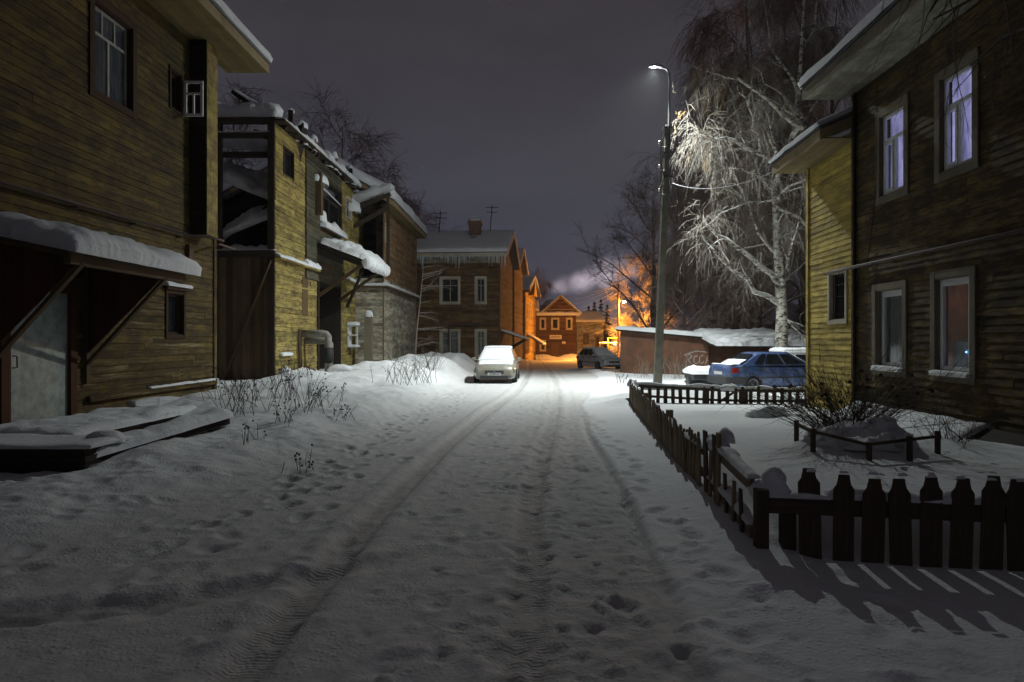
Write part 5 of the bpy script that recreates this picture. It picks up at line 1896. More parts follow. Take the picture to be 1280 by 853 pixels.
M['head_glass'] = plain('headlight_glass', (0.16, 0.175, 0.185), .12, var=.3, bmp=0)
M['red_glass'] = plain('tail_light_red', (0.28, 0.015, 0.012), .2, var=.2, bmp=0)
M['plastic'] = plain('grey_bumper_plastic', (0.045, 0.045, 0.047), .6)
M['plate'] = plain('number_plate', (0.7, 0.7, 0.68), .5, var=.05, bmp=0)


def car(label, loc, head, paint, prof, gh, w, dims, snow=('roof', 'hood', 'screen'), name='parked_car', bumper_dark=False, front_detail=True, cat='car', heavy=1.0):
    """prof: stations (x, half width factor, z bottom, z top) rear to front; gh: (belt rear x, roof rear x, roof front x, belt front x, belt z, roof z)"""
    c = thing(name, label, cat, loc, head)
    mb = MB()
    rings = []
    for (x, f, zb, zt) in prof:
        hw = w / 2 * f
        half = [(0, zb), (.82 * hw, zb), (.95 * hw, zb + .06), (hw, zb + (zt - zb) * .40), (1.0 * hw, zb + (zt - zb) * .62), (.955 * hw, zt - .06), (.86 * hw, zt - .005), (.4 * hw, zt + .025), (0, zt + .03)]
        rings.append([V((x, y, z)) for y, z in half] + [V((x, -y, z)) for y, z in half[-2:0:-1]])
    n = len(rings[0])
    for r0, r1 in zip(rings[:-1], rings[1:]):
        for j in range(n):
            mb.quad(r0[j], r0[(j + 1) % n], r1[(j + 1) % n], r1[j])
    mb.poly(rings[0])
    mb.poly(rings[-1])
    # greenhouse in the same body
    rb, rr, rf, bf, zb, zr = gh
    yb, yr = w / 2 * .93, w / 2 * .70
    lv = []
    for t in (0, .35, .7, .9, 1.0):
        e = t ** 1.0
        xr_, xf_ = rb + (rr - rb) * e, bf + (rf - bf) * e
        hw = yb + (yr - yb) * (e ** 1.15)
        z = zb + (zr - zb) * (t if t < .95 else 1)
        if t == 1.0:
            xr_ += .06
            xf_ -= .06
            hw -= .05
        ring = []
        for q in range(5):
            s_ = q / 4
            ring.append(V((xf_ - .06 * (2 * s_ - 1) ** 2, hw * (2 * s_ - 1), z)))
        for q in range(1, 4):
            ring.append(V((xf_ + (xr_ - xf_) * q / 4, hw, z + (.02 if t > .95 else 0))))
        for q in range(5):
            s_ = q / 4
            ring.append(V((xr_ + .05 * (2 * s_ - 1) ** 2, hw * (1 - 2 * s_), z)))
        for q in range(1, 4):
            ring.append(V((xr_ + (xf_ - xr_) * q / 4, -hw, z + (.02 if t > .95 else 0))))
        lv.append(ring)
    m_ = len(lv[0])
    for r0, r1 in zip(lv[:-1], lv[1:]):
        for j in range(m_):
            mb.quad(r0[j], r0[(j + 1) % m_], r1[(j + 1) % m_], r1[j])
    mb.poly(lv[-1])
    body = MB.build(mb, 'body', paint, c, smooth=True, local=True)
    bmx = bmesh.new()
    bmx.from_mesh(body.data)
    bmesh.ops.remove_doubles(bmx, verts=bmx.verts, dist=.001)
    bmesh.ops.recalc_face_normals(bmx, faces=bmx.faces)
    bmx.to_mesh(body.data)
    bmx.free()
    for p in body.data.polygons:
        p.use_smooth = True
    es = body.modifiers.new('edge', 'EDGE_SPLIT')
    es.split_angle = rad(38)

    def patch(nm, a, b, cc, d, mat, off, thick=.004, par=c):
        a, b, cc, d = V(a), V(b), V(cc), V(d)
        nrm = (b - a).cross(d - a).normalized()
        ctr = (a + b + cc + d) / 4
        if nrm.dot(ctr - V((0, 0, .7))) < 0:
            nrm = -nrm
        q = MB()
        K = 6
        for i in range(K):
            for j in range(K):
                def pt(s, t):
                    return a.lerp(b, s).lerp(d.lerp(cc, s), t) + nrm * off
                q.quad(pt(i / K, j / K), pt((i + 1) / K, j / K), pt((i + 1) / K, (j + 1) / K), pt(i / K, (j + 1) / K))
        return q.build(nm, mat, par, smooth=True, local=True)

    def gpt_(fx, side, t):
        x = (bf + (rf - bf) * t) if fx == 'f' else (rb + (rr - rb) * t)
        hw = yb + (yr - yb) * (t ** 1.15)
        return x, hw * side, zb + (zr - zb) * t
    G = M['glass_dark']

    def at(s, t, side):                                # s 0 rear .. 1 front along the side glass
        xr_, xf_ = rb + (rr - rb) * t, bf + (rf - bf) * t
        return (xr_ + (xf_ - xr_) * s, (yb + (yr - yb) * (t ** 1.15)) * side, zb + (zr - zb) * t)
    t0, t1 = .10, .86
    f0, f1 = gpt_('f', .88, t0), gpt_('f', .86, t1)
    patch('windscreen', (f0[0], -f0[1], f0[2]), f0, f1, (f1[0], -f1[1], f1[2]), G, .022)
    f0, f1 = gpt_('r', .86, t0 + .06), gpt_('r', .84, t1)
    patch('rear_window', (f0[0], -f0[1], f0[2]), f0, f1, (f1[0], -f1[1], f1[2]), G, .022)
    for side in (-1, 1):
        for s0, s1 in dims['side']:
            patch('side_window', at(s0, t0, side), at(s1, t0, side), at(min(s1, dims.get('slant1', s1)), t1, side), at(s0 + dims.get('slant0', 0) * (s0 < .2), t1, side), G, .016)
        # door lines, handles
        q = MB()
        for x in dims['doors']:
            q.box(x - .008, x + .008, side * w / 2 * 1.003 - .006, side * w / 2 * 1.003 + .004, .32, zb - .02)
        q.build('door_gap', M['plastic'], c, local=True)
        for x in dims['doors'][:-1]:
            q = MB()
            q.box(x + .06, x + .24, side * w / 2 * .995 - .01, side * w / 2 * .995 + .028, zb - .16, zb - .115)
            q.build('door_handle', M['plastic'], c, local=True, bevel=.008)
        q = MB()
        q.box(prof[2][0] + .2, prof[-3][0] - .2, side * w / 2 * .998 - .01, side * w / 2 * .998 + .022, .50, .56)
        q.build('rub_strip', M['plastic'], c, local=True)
        q = MB()
        mx_ = bf - .22
        q.beam((mx_, side * yb * .96, zb + .03), (mx_, side * (yb + .10), zb + .06), .05, .04)
        q.hexa([(mx_ - .05, side * (yb + .04), zb), (mx_ + .06, side * (yb + .06), zb + .02), (mx_ + .06, side * (yb + .24), zb + .02), (mx_ - .05, side * (yb + .22), zb),
                (mx_ - .05, side * (yb + .06), zb + .14), (mx_ + .04, side * (yb + .06), zb + .13), (mx_ + .04, side * (yb + .22), zb + .13), (mx_ - .05, side * (yb + .21), zb + .14)])
        q.build('mirror', M['plastic'] if bumper_dark else paint, c, local=True, bevel=.015)
    for x in dims['wheels']:
        for side in (-1, 1):
            q = MB()
            q.lathe([(0, 0), (.36, 0), (.365, .008), (.34, .012)], (x, side * (w / 2 - .012) if side > 0 else side * (w / 2 - .012), .30), (0, side, 0), 24)
            q.build('wheel_arch', M['black'], c, local=True)
            q = MB()
            ax = (0, side, 0)
            q.lathe([(.17, 0), (.28, .0), (.305, .03), (.305, .16), (.29, .185), (.20, .19)], (x, side * (w / 2 - .17), .30), ax, 24)
            wl = q.build('wheel', M['black'], c, smooth=True, local=True)
            q = MB()
            q.lathe([(0, .165), (.05, .175), (.07, .15), (.17, .16), (.20, .185)], (x, side * (w / 2 - .17), .30), ax, 20)
            for k in range(5):
                a_ = 2 * math.pi * k / 5
                q.beam((x + .06 * math.cos(a_), side * (w / 2 + .01), .30 + .06 * math.sin(a_)), (x + .19 * math.cos(a_), side * (w / 2 + .01), .30 + .19 * math.sin(a_)), .02, .05, up=(0, 1, 0))
            q.build('rim', M['steel'], wl, local=True)
    xf_, xr_ = prof[-1][0], prof[0][0]
    hwf = w / 2
    if front_detail:
        for side in (-1, 1):
            q = MB()
            z0_ = prof[-2][3]
            q.hexa([(xf_ + .0, side * hwf * .46, z0_ - .20), (xf_ - .11, side * hwf * .93, z0_ - .16), (xf_ - .30, side * hwf * .96, z0_ - .16), (xf_ - .2, side * hwf * .5, z0_ - .2),
                    (xf_ - .01, side * hwf * .50, z0_ - .04), (xf_ - .17, side * hwf * .92, z0_ + .03), (xf_ - .36, side * hwf * .95, z0_ + .015), (xf_ - .22, side * hwf * .54, z0_ - .06)])
            q.build('headlight', M['head_glass'], c, local=True, bevel=.015)
            q = MB()
            q.lathe([(0, .02), (.05, .018), (.055, 0)], (xf_ - .0, side * hwf * .74, .33), (1, 0, 0), 12)
            q.build('fog_light', M['head_glass'], c, local=True)
        q = MB()
        z0_ = prof[-2][3]
        q.box(xf_ - .10, xf_ + .012, -hwf * .44, hwf * .44, z0_ - .20, z0_ - .06)
        gr_ = q.build('grille', M['plastic'], c, local=True, bevel=.01)
        q = MB()
        q.box(xf_ - .05, xf_ + .020, -hwf * .40, hwf * .40, z0_ - .155, z0_ - .14)
        q.lathe([(0, .02), (.05, .016), (.055, 0)], (xf_ + .012, 0, z0_ - .13), (1, 0, 0), 14)
        q.build('badge', M['steel'], gr_, local=True)
        q = MB()
        q.box(xf_ - .12, xf_ + .010, -hwf * .66, hwf * .66, .25, .375)
        q.build('air_intake', M['plastic'], c, local=True, bevel=.01)
        q = MB()
        q.box(xf_ - .03, xf_ + .016, -.26, .26, .385, .495)
        pl_ = q.build('number_plate', M['plate'], c, local=True)
        q = MB()
        for k in range(8):
            y = -.20 + k * .052
            q.box(xf_ + .016, xf_ + .018, y, y + .03, .405, .475 if k % 3 else .45)
        q.build('plate_lettering', M['plastic'], pl_, local=True)
    for side in (-1, 1):
        q = MB()
        z0_ = prof[1][3]
        q.hexa([(xr_ + .0, side * hwf * .58, z0_ - .26), (xr_ + .10, side * hwf * 1.005, z0_ - .26), (xr_ + .32, side * hwf * 1.012, z0_ - .24), (xr_ + .2, side * hwf * .58, z0_ - .26),
                (xr_ + .02, side * hwf * .58, z0_ - .07), (xr_ + .12, side * hwf * .985, z0_ - .08), (xr_ + .30, side * hwf * .99, z0_ - .09), (xr_ + .2, side * hwf * .58, z0_ - .07)])
        q.build('tail_light', M['red_glass'], c, local=True, bevel=.015)
    if bumper_dark:
        q = MB()
        zz_ = (.30, .56)
        q.hexa([(xr_ - .07, -hwf * .80, zz_[0]), (xr_ + .2, -hwf * 1.02, zz_[0]), (xr_ + .2, hwf * 1.02, zz_[0]), (xr_ - .07, hwf * .80, zz_[0]),
                (xr_ - .07, -hwf * .80, zz_[1]), (xr_ + .2, -hwf * 1.02, zz_[1]), (xr_ + .2, hwf * 1.02, zz_[1]), (xr_ - .07, hwf * .80, zz_[1])])
        for side in (-1, 1):
            q.box(xr_ + .2, xr_ + .62, side * hwf * 1.0 - .012, side * hwf * 1.0 + .022, zz_[0], zz_[1])
        q.build('bumper', M['plastic'], c, local=True, bevel=.03)
        q = MB()
        q.box(xr_ - .012, xr_ + .05, -.27, .27, .62, .73)
        q.build('number_plate', M['plate'], c, local=True)
    if 'roof' in snow:
        q = MB()
        q.snow((rr + .02, -yr + .03, zr + .01), (rf - rr - .04, 0, .0), (0, 2 * yr - .06, 0), .10 * heavy, 14, 12, 141, r=.12, lump=.35)
        q.build('roof_snow', M['snow'], c, smooth=True, local=True)
    if 'screen' in snow:
        q = MB()
        a, b = at(1, .02, -1), at(1, 1.0, -1)
        y0, y1 = yb * .92, yr * .95
        nn = 14
        for i in range(nn):
            for j in range(nn):
                def sp_(s, t):
                    hw_ = (y0 + (y1 - y0) * t)
                    e = min(s, 1 - s, t, 1 - t)
                    h = .055 * min(1, e / .12) ** .5 * (1 + .4 * mnoise.noise(V((s * 4, t * 4, 1))))
                    x_ = a[0] + (b[0] - a[0]) * t
                    z_ = a[2] + (b[2] - a[2]) * t
                    return V((x_ + .03 + h * .7, hw_ * (2 * s - 1), z_ + .02 + h * .7))
                q.quad(sp_(i / nn, j / nn), sp_((i + 1) / nn, j / nn), sp_((i + 1) / nn, (j + 1) / nn), sp_(i / nn, (j + 1) / nn))
        q.build('windscreen_snow', M['snow'], c, smooth=True, local=True)
    if 'hood' in snow:
        q = MB()
        q.snow((bf + .06, -w / 2 * .78, zb - .005), ((prof[-2][0] - bf - .16) * .74, 0, (prof[-2][3] + .05 - zb) * .62), (0, w * .78, 0), .075 * heavy, 16, 14, 142, r=.16, lump=.6)
        q.build('hood_snow', M['snow'], c, smooth=True, local=True)
    if 'rear' in snow:
        q = MB()
        a, b = V(at(0, .05, -1)), V(at(0, .95, -1))
        q.snow((a.x - .02, -yb * .80, a.z + .02), (0, yb * 1.6, 0), (.42 * (b.x - a.x), 0, .42 * (b.z - a.z)), .03, 12, 10, 143, r=.25, lump=1.2)
        q.snow((prof[0][0] + .12, -w / 2 * .78, prof[1][3] + .02), (0, w * .78, 0), (.22, 0, .01), .035, 12, 8, 144, r=.1, lump=.9)
        q.build('boot_snow', M['snow'], c, smooth=True, local=True)
    return c


SEDAN = [(-2.20, .80, .36, .86), (-2.10, .93, .26, .95), (-1.7, .99, .20, .975), (-.9, 1.0, .18, .95), (.1, 1.0, .18, .935), (.95, 1.0, .18, .93), (1.5, .99, .20, .86), (1.95, .95, .22, .76), (2.12, .84, .26, .64), (2.17, .74, .30, .52)]
HATCH = [(-1.95, .82, .40, .90), (-1.88, .93, .28, 1.0), (-1.5, .99, .20, 1.02), (-.8, 1.0, .18, .99), (.1, 1.0, .18, .965), (.95, 1.0, .18, .95), (1.45, .99, .2, .89), (1.85, .95, .22, .79), (2.0, .84, .26, .68), (2.05, .74, .30, .54)]
sdims = {'side': [(.16, .30), (.33, .62), (.65, .93)], 'slant0': .0, 'doors': [-1.05, -.12, .82], 'wheels': (-1.33, 1.28)}
hdims = {'side': [(.08, .30), (.33, .62), (.65, .93)], 'doors': [-.95, -.05, .85], 'wheels': (-1.3, 1.25)}
wc = W(619, 480, 27.2)
car('white car under fresh snow facing the viewer at the left road edge', (wc.x + .02, 29.3, gz(wc.x, 29.3) - .05), rad(-91.5), car_paint('cream_white_paint', (0.25, 0.235, 0.19), .1), SEDAN,
    (-1.75, -1.05, .18, 1.02, .93, 1.42), 1.72, sdims, ('roof', 'hood', 'screen', 'rear'))
car('silver car parked half turned at the far end of the garage', (W(749, 0, 48.5).x, 48.5, -.34), rad(-66), car_paint('silver_paint', (0.46, 0.47, 0.49), .1), HATCH,
    (-1.85, -1.3, .05, 1.0, .97, 1.48), 1.72, hdims, ('roof', 'hood', 'screen'), heavy=.7)
car('blue sedan seen from its rear corner beside the yellow annex', (W(966, 0, 24.6).x + .1, 24.9, -.10), rad(14), car_paint('blue_paint', (0.04, 0.08, 0.22), .2, .35), SEDAN,
    (-1.75, -1.0, .18, 1.02, .94, 1.40), 1.68, sdims, ('rear', 'hood', 'screen'), bumper_dark=True)
car('pale snow covered car half hidden behind the blue sedan', (W(1008, 0, 28.6).x, 28.6, -.28), rad(8), car_paint('pale_grey_paint', (0.45, 0.46, 0.47), .2), HATCH,
    (-1.85, -1.35, .15, 1.05, .97, 1.50), 1.75, hdims, ('roof', 'hood', 'screen'), heavy=1.8)
sh = thing('snow_covered_trailer', 'small low trailer buried in snow left of the blue car', 'trailer', (W(882, 0, 28).x, 28.2, -.25))
a = sh.location
mb = MB()
mb.box(a.x - .62, a.x + .62, a.y - .7, a.y + .9, .12, .36)
mb.box(a.x - .7, a.x - .62, a.y - .2, a.y + .35, -.2, .2)
mb.build('box', M['plastic'], sh, bevel=.04)
mb = MB()
mb.snow((a.x - .66, a.y - .76, .36), (1.32, 0, 0), (0, 1.7, 0), .30, 14, 14, 146, r=.3, lump=.4, bulge=.08)
mb.build('snow_layer', M['snow'], sh, smooth=True)

# ================================================================== picket fences
def picket_mesh(name, w, h, style, mat):
    mb = MB()
    if style == 'notched':
        pts = [(-w / 2, 0), (w / 2, 0), (w / 2, h * .85), (w * .34, h * .90), (w * .27, h * .97), (w * .26, h), (-w * .26, h), (-w * .27, h * .97), (-w * .34, h * .90), (-w / 2, h * .85)]
    else:
        pts = [(-w / 2, 0), (w / 2, 0), (w / 2, h * .93), (w * .2, h), (-w * .2, h), (-w / 2, h * .93)]
    mb.prism([(x, 0, z) for x, z in pts], (0, .024, 0))
    o = mb.build(name, mat, bevel=.003)
    me = o.data
    bpy.data.objects.remove(o)
    return me


def run_fence(root, a, b, me, count, z_sink, rails, rng, post_every=0, rail_mat='fence', jitter=.02, htol=.06, side=1, skip=()):
    a, b = V((a[0], a[1])), V((b[0], b[1]))
    d = (b - a).normalized()
    L = (b - a).length
    n = V((-d.y, d.x)) * side
    ang = math.atan2(d.y, d.x)
    off = ORG[root.name]
    for k in range(count):
        if k in skip:
            continue
        p = a + d * (L * (k + .5) / count)
        z = gz(p.x, p.y) - z_sink + rng.uniform(-htol, htol) * .5
        o = bpy.data.objects.new('picket', me)
        COL.objects.link(o)
        o.parent = root
        o.location = (p.x - off.x + n.x * .03, p.y - off.y + n.y * .03, z - off.z)
        o.rotation_euler = (rng.gauss(0, .03), rng.gauss(0, .022), ang + rng.gauss(0, .03))
        o.scale = (rng.uniform(.9, 1.1), 1, rng.uniform(1 - htol, 1 + htol))
        if not o.modifiers:
            bv = o.modifiers.new('bevel', 'BEVEL')
            bv.width = .004
            bv.segments = 1
    for zr, h, snowy in rails:
        mb = MB()
        K = max(2, int(L / 2))
        for k in range(K):
            p, q = a + d * (L * k / K), a + d * (L * (k + 1) / K - .01)
            mb.beam((p.x, p.y, gz(p.x, p.y) + zr), (q.x, q.y, gz(q.x, q.y) + zr), .05, h)
        rl = mb.build('rail', M[rail_mat], root)
        if snowy:
            mb = MB()
            for k in range(K):
                p, q = a + d * (L * k / K), a + d * (L * (k + 1) / K)
                z0_, z1_ = gz(p.x, p.y) + zr + h / 2, gz(q.x, q.y) + zr + h / 2
                mb.snow((p.x - n.x * .06, p.y - n.y * .06, z0_), (q.x - p.x, q.y - p.y, z1_ - z0_), (n.x * .10, n.y * .10, 0), snowy, max(12, int(L / K * 9)), 5, k + 150, r=.06, lump=1.0, bulge=.015)
            mb.build('rail_snow', M['snow'], rl, smooth=True)


rf_ = random.Random(21)
C0, C1, C2, C3 = (2.78, 18.0), (1.98, 7.55), (1.90, 5.45), (7.0, 4.62)
fa = thing('picket_fence', 'long low weathered picket fence running beside the road', 'fence', (2.4, 12.8, 0))
run_fence(fa, C1, C0, picket_mesh('picket', .10, .66, 'plain', M['fence_worn']), 82, .13, [(.14, .07, 0), (.38, .07, .05)], rf_, side=1, rail_mat='fence_worn', htol=.05)
for (x, y) in (C0, (2.5, 14.5), (2.25, 11.0)):
    mb = MB()
    mb.box(x + .02, x + .12, y - .05, y + .05, -.2, .62)
    mb.build('post', M['fence_worn'], fa)
fb2 = thing('picket_fence', 'snowy dark picket fence across the back of the yard before the blue car', 'fence', (5.2, 17.9, 0))
run_fence(fb2, C0, (7.5, 17.5), picket_mesh('picket', .095, .62, 'plain', M['fence']), 24, .17, [(.08, .06, 0), (.34, .07, .08)], rf_, side=-1, htol=.07)
mb = MB()
for (x, y, w_) in ((4.62, 17.8, .16), (5.55, 17.75, .22)):
    mb.box(x, x + w_, y - .04, y + .02, -.1, .52)
mb.beam((5.0, 17.75, .1), (5.5, 17.72, .46), .05, .08, up=(0, 1, 0))
mb.build('post', M['fence'], fb2)
mb = MB()
mb.snow((3.1, 17.95, .43), (2.2, -.1, 0), (0, .16, 0), .10, 26, 6, 161, r=.1, lump=1.0)
mb.blob((5.3, 17.78, .46), .28, .14, .14, 4)
mb.blob((2.82, 18.0, .56), .16, .16, .14, 5)
mb.build('snow_cap', M['snow'], fb2, smooth=True)

nf = thing('picket_fence', 'tall dark notched picket fence in front, nearest the viewer', 'fence', (3.6, 5.2, 0))
me_n = picket_mesh('picket', .165, .76, 'notched', M['fence'])
dn = (V((C3[0], C3[1])) - V((C2[0], C2[1]))).normalized()
angn = math.atan2(dn.y, dn.x)


def near_pt(px):
    k = (px - VPX) / F
    u = (k * C2[1] - C2[0]) / (dn.x - k * dn.y)
    return V((C2[0], C2[1])) + dn * u


pxs = [1012, 1052, 1088, 1124.5, 1161, 1197, 1235, 1272]
posn = [near_pt(p) for p in pxs]
for k in range(12):
    posn.append(posn[-1] + dn * .228)
for k, p in enumerate(posn):
    o = bpy.data.objects.new('picket', me_n)
    COL.objects.link(o)
    o.parent = nf
    drop = .12 if k == 6 else .03
    o.location = V((p.x + dn.y * .05, p.y - dn.x * .05, .715 - .76 + rf_.uniform(-.028, .02) + .015 * (k == 0) - .004 * k)) - ORG[nf.name]
    o.rotation_euler = (rf_.gauss(0, .03), rf_.gauss(0, .026), angn + rf_.gauss(0, .03))
    o.scale = (rf_.uniform(.92, 1.05), 1, 1.04 if k == 6 else 1)
    bv = o.modifiers.new('bevel', 'BEVEL')
    bv.width = .006
    bv.segments = 2
    if k == 0:
        first = o
mb = MB()
a, b = V((C2[0], C2[1])) - dn * .02, V((C3[0], C3[1]))
mb.beam((a.x, a.y, .435), (b.x, b.y, .415), .05, .125)
rl = mb.build('rail', M['fence'], nf, bevel=.006)
mb = MB()
for k in range(10):
    p, q = a + dn * (.51 * k), a + dn * (.51 * (k + 1))
    mb.snow((p.x - dn.y * .11, p.y + .10, .497), (q.x - p.x, q.y - p.y, -.002), (dn.y * .125, -dn.x * .125, 0), .075, 14, 6, 170 + k, r=.07, lump=1.1, bulge=.02)
mb.build('rail_snow', M['snow'], rl, smooth=True)
for k, p in enumerate(posn[:10]):
    mb = MB()
    mb.snow((p.x - .035, p.y - .047, .714 - .004 * k), (.07, 0, 0), (0, .022, 0), .03, 6, 4, k, r=.03, bulge=.003)
    mb.build('picket_snow', M['snow'], nf, smooth=True)
mb = MB()
mb.box(C2[0] - .07, C2[0] + .03, C2[1] - .05, C2[1] + .05, -.2, .56)
mb.box(C2[0] + .15, C2[0] + .26, C2[1] - .01, C2[1] + .09, -.2, .42)
ps = mb.build('post', M['fence'], nf, bevel=.008)
mb = MB()
mb.blob((C2[0] + .12, C2[1] + .12, .58), .10, .10, .14, 3, flat=.1, amp=.3)
mb.build('snow_cap', M['snow'], ps, smooth=True)
mb = MB()
mb.snow((C2[0] - .02, C2[1] + .03, .46), (.24, -.03, 0), (0, .20, 0), .14, 10, 8, 7, r=.13, lump=.6)
mb.build('snow_cap', M['snow'], ps, smooth=True)

gt = thing('garden_gate', 'short leaning wooden gate section with snow on its rails at the fence corner', 'gate', (1.93, 6.5, 0))
G0, G1 = V((1.96, 7.3)), V((1.86, 5.6))
for zr in (.60, .22):
    mb = MB()
    mb.beam((G0.x, G0.y, zr + .03), (G1.x, G1.y, zr - .04), .045, .10)
    rl = mb.build('rail', M['fence_worn'], gt, bevel=.005)
    mb = MB()
    mb.snow((G0.x - .045, G0.y, zr + .08), (G1.x - G0.x, G1.y - G0.y, -.07), (.10, 0, 0), .09, 30, 6, int(zr * 100), r=.05, lump=1.0)
    mb.build('rail_snow', M['snow'], rl, smooth=True)
for k, (t, w_, h, ln) in enumerate(((.02, .13, .78, .03), (.15, .09, .62, -.04), (.30, .12, .80, .05), (.36, .12, .84, -.02), (.55, .06, .5, .03), (.72, .06, .5, -.03), (.88, .06, .48, .02))):
    p = G0.lerp(G1, t)
    mb = MB()
    mb.prism([(p.x - .05, p.y - w_ / 2 - ln, -.05), (p.x - .05, p.y + w_ / 2 - ln, -.05), (p.x - .05, p.y + w_ / 2 + ln, h), (p.x - .05, p.y - w_ / 2 + ln, h)], (.022, 0, 0))
    mb.build('slat', M['fence_worn'] if k % 2 else M['fence'], gt, bevel=.004)
mb = MB()
p = G0.lerp(G1, .3)
mb.blob((p.x + .06, p.y, .76), .08, .12, .12, 9, amp=.3)
mb.blob((p.x + .05, p.y + .2, .66), .1, .2, .12, 10, amp=.3)
mb.build('snow_cap', M['snow'], gt, smooth=True)

# ================================================================== planter and shrubs
PX, PY = 4.35, 8.9
PZ = gz(PX - 1.3, PY) - .03
pt = thing('planter', 'round snow heaped flower bed with a low post and rail surround in the yard', 'planter', (PX, PY, PZ))
mb = MB()
for k in range(9):
    a_ = 2 * math.pi * k / 9
    mb.blob((PX + .46 * math.cos(a_), PY + .46 * math.sin(a_), .17), .2, .2, .10 + .04 * (k % 3), k + 5, amp=.5, freq=2.5)
mb.blob((PX + .05, PY + .1, .30), .36, .32, .12, 33, amp=.3)
mb.blob((PX + .25, PY - .1, .36), .2, .2, .14, 35, amp=.5)
mb.build('snow_heap', M['snow'], pt, smooth=True, lift=PZ)
for (dx, dy, h) in ((-.75, -.35, .38), (-.3, -.85, .28), (.75, -.45, .36), (.15, -.9, .36), (.55, .7, .4), (-.62, .5, .38)):
    mb = MB()
    mb.box(PX + dx - .025, PX + dx + .025, PY + dy - .025, PY + dy + .025, -.1, h)
    mb.build('post', M['fence'], pt, lift=PZ)
mb = MB()
mb.beam((PX - .3, PY - .86, .26), (PX + .78, PY - .46, .30), .025, .035)
mb.beam((PX - .75, PY - .35, .34), (PX - .3, PY - .85, .25), .025, .035)
mb.beam((PX - .75, PY - .35, .33), (PX - .62, PY + .5, .34), .025, .035)
mb.build('rail', M['fence'], pt, lift=PZ)


# ------------------------------------------------------------------ batches of thin stems
class Stems:
    def __init__(s, n=3):
        s.n, s.items = n, []

    def add(s, pts, rads):
        s.items.append((pts, rads))

    def arrays(s):
        groups = {}
        for p, r_ in s.items:
            groups.setdefault(len(p), []).append((p, r_))
        vs, fs, base = [], [], 0
        n = s.n
        for K, lst in groups.items():
            P_ = np.array([[tuple(q) for q in p] for p, _ in lst], float)
            R_ = np.array([r_ for _, r_ in lst], float)
            T = np.empty_like(P_)
            T[:, 1:-1] = P_[:, 2:] - P_[:, :-2]
            T[:, 0] = P_[:, 1] - P_[:, 0]
            T[:, -1] = P_[:, -1] - P_[:, -2]
            T /= np.linalg.norm(T, axis=-1, keepdims=True) + 1e-9
            ref = np.where(np.abs(T[..., 2:3]) > .9, np.array([1., 0, 0]), np.array([0, 0, 1.]))
            A_ = np.cross(T, ref)
            A_ /= np.linalg.norm(A_, axis=-1, keepdims=True) + 1e-9
            B_ = np.cross(T, A_)
            ang = 2 * np.pi * np.arange(n) / n
            ring = P_[:, :, None, :] + R_[:, :, None, None] * (A_[:, :, None, :] * np.cos(ang)[None, None, :, None] + B_[:, :, None, :] * np.sin(ang)[None, None, :, None])
            m = len(lst)
            vs.append(ring.reshape(-1, 3))
            idx = base + np.arange(m * K * n).reshape(m, K, n)
            j2 = (np.arange(n) + 1) % n
            f = np.stack([idx[:, :-1, :], idx[:, :-1, :][:, :, j2], idx[:, 1:, :][:, :, j2], idx[:, 1:, :]], -1).reshape(-1, 4)
            fs.append(f)
            base += m * K * n
        return np.concatenate(vs), np.concatenate(fs)

    def build(s, name, mat, parent=None, origin=None, smooth=False):
        v, f = s.arrays()
        off = ORG[parent.name] if parent is not None else V(origin or (0, 0, 0))
        v = v - np.array(off)
        me = bpy.data.meshes.new(name)
        me.vertices.add(len(v))
        me.vertices.foreach_set('co', v.ravel())
        me.loops.add(f.size)
        me.loops.foreach_set('vertex_index', f.ravel().astype(np.int32))
        me.polygons.add(len(f))
        me.polygons.foreach_set('loop_start', np.arange(0, f.size, 4, dtype=np.int32))
        me.update(calc_edges=True)
        if smooth:
            me.polygons.foreach_set('use_smooth', [True] * len(f))
        me.materials.append(mat)
        o = bpy.data.objects.new(name, me)
        COL.objects.link(o)
        if parent is not None:
            o.parent = parent
        else:
            o.location = off
        ORG[o.name] = V(off)
        return o


def rvec(r, s=1.0):
    return V((r.gauss(0, s), r.gauss(0, s), r.gauss(0, s)))


def wander(r, p, d, L, K, bend=V((0, 0, 0)), wig=.12):
    pts = [V(p)]
    d = V(d).normalized()
    for k in range(K - 1):
        d = (d + rvec(r, wig) + bend / (K - 1)).normalized()
        pts.append(pts[-1] + d * (L / (K - 1)))
    return pts


def twig_hairs(r, st, pts, L, n, rad_, droop):
    for k in range(n):
        t = r.uniform(.15, 1)
        i = min(len(pts) - 2, int(t * (len(pts) - 1)))
        p = pts[i].lerp(pts[i + 1], t * (len(pts) - 1) - i)
        d = (pts[i + 1] - pts[i]).normalized() + rvec(r, .55)
        q = wander(r, p, d, L * r.uniform(.5, 1.2), 3, V((0, 0, droop)), .1)
        st.add(q, [rad_, rad_ * .7, rad_ * .25])


def shrub(root, base, n, hmin, hmax, spread, r, mat, name='stems', rad_=.006, kids=5):
    st = Stems(4)
    for k in range(n):
        a_ = r.uniform(0, 2 * math.pi)
        e = r.uniform(.1, 1) * spread
        d = V((math.cos(a_) * e, math.sin(a_) * e, 1))
        p = V(base) + V((r.gauss(0, .12), r.gauss(0, .12), 0))
        L = r.uniform(hmin, hmax)
        pts = wander(r, p, d, L, 6, V((math.cos(a_) * .5, math.sin(a_) * .5, -.35)), .09)
        st.add(pts, [rad_ * (1 - .8 * i / 5) for i in range(6)])
        twig_hairs(r, st, pts, L * .32, kids, rad_ * .4, .15)
    return st.build(name, mat, root)


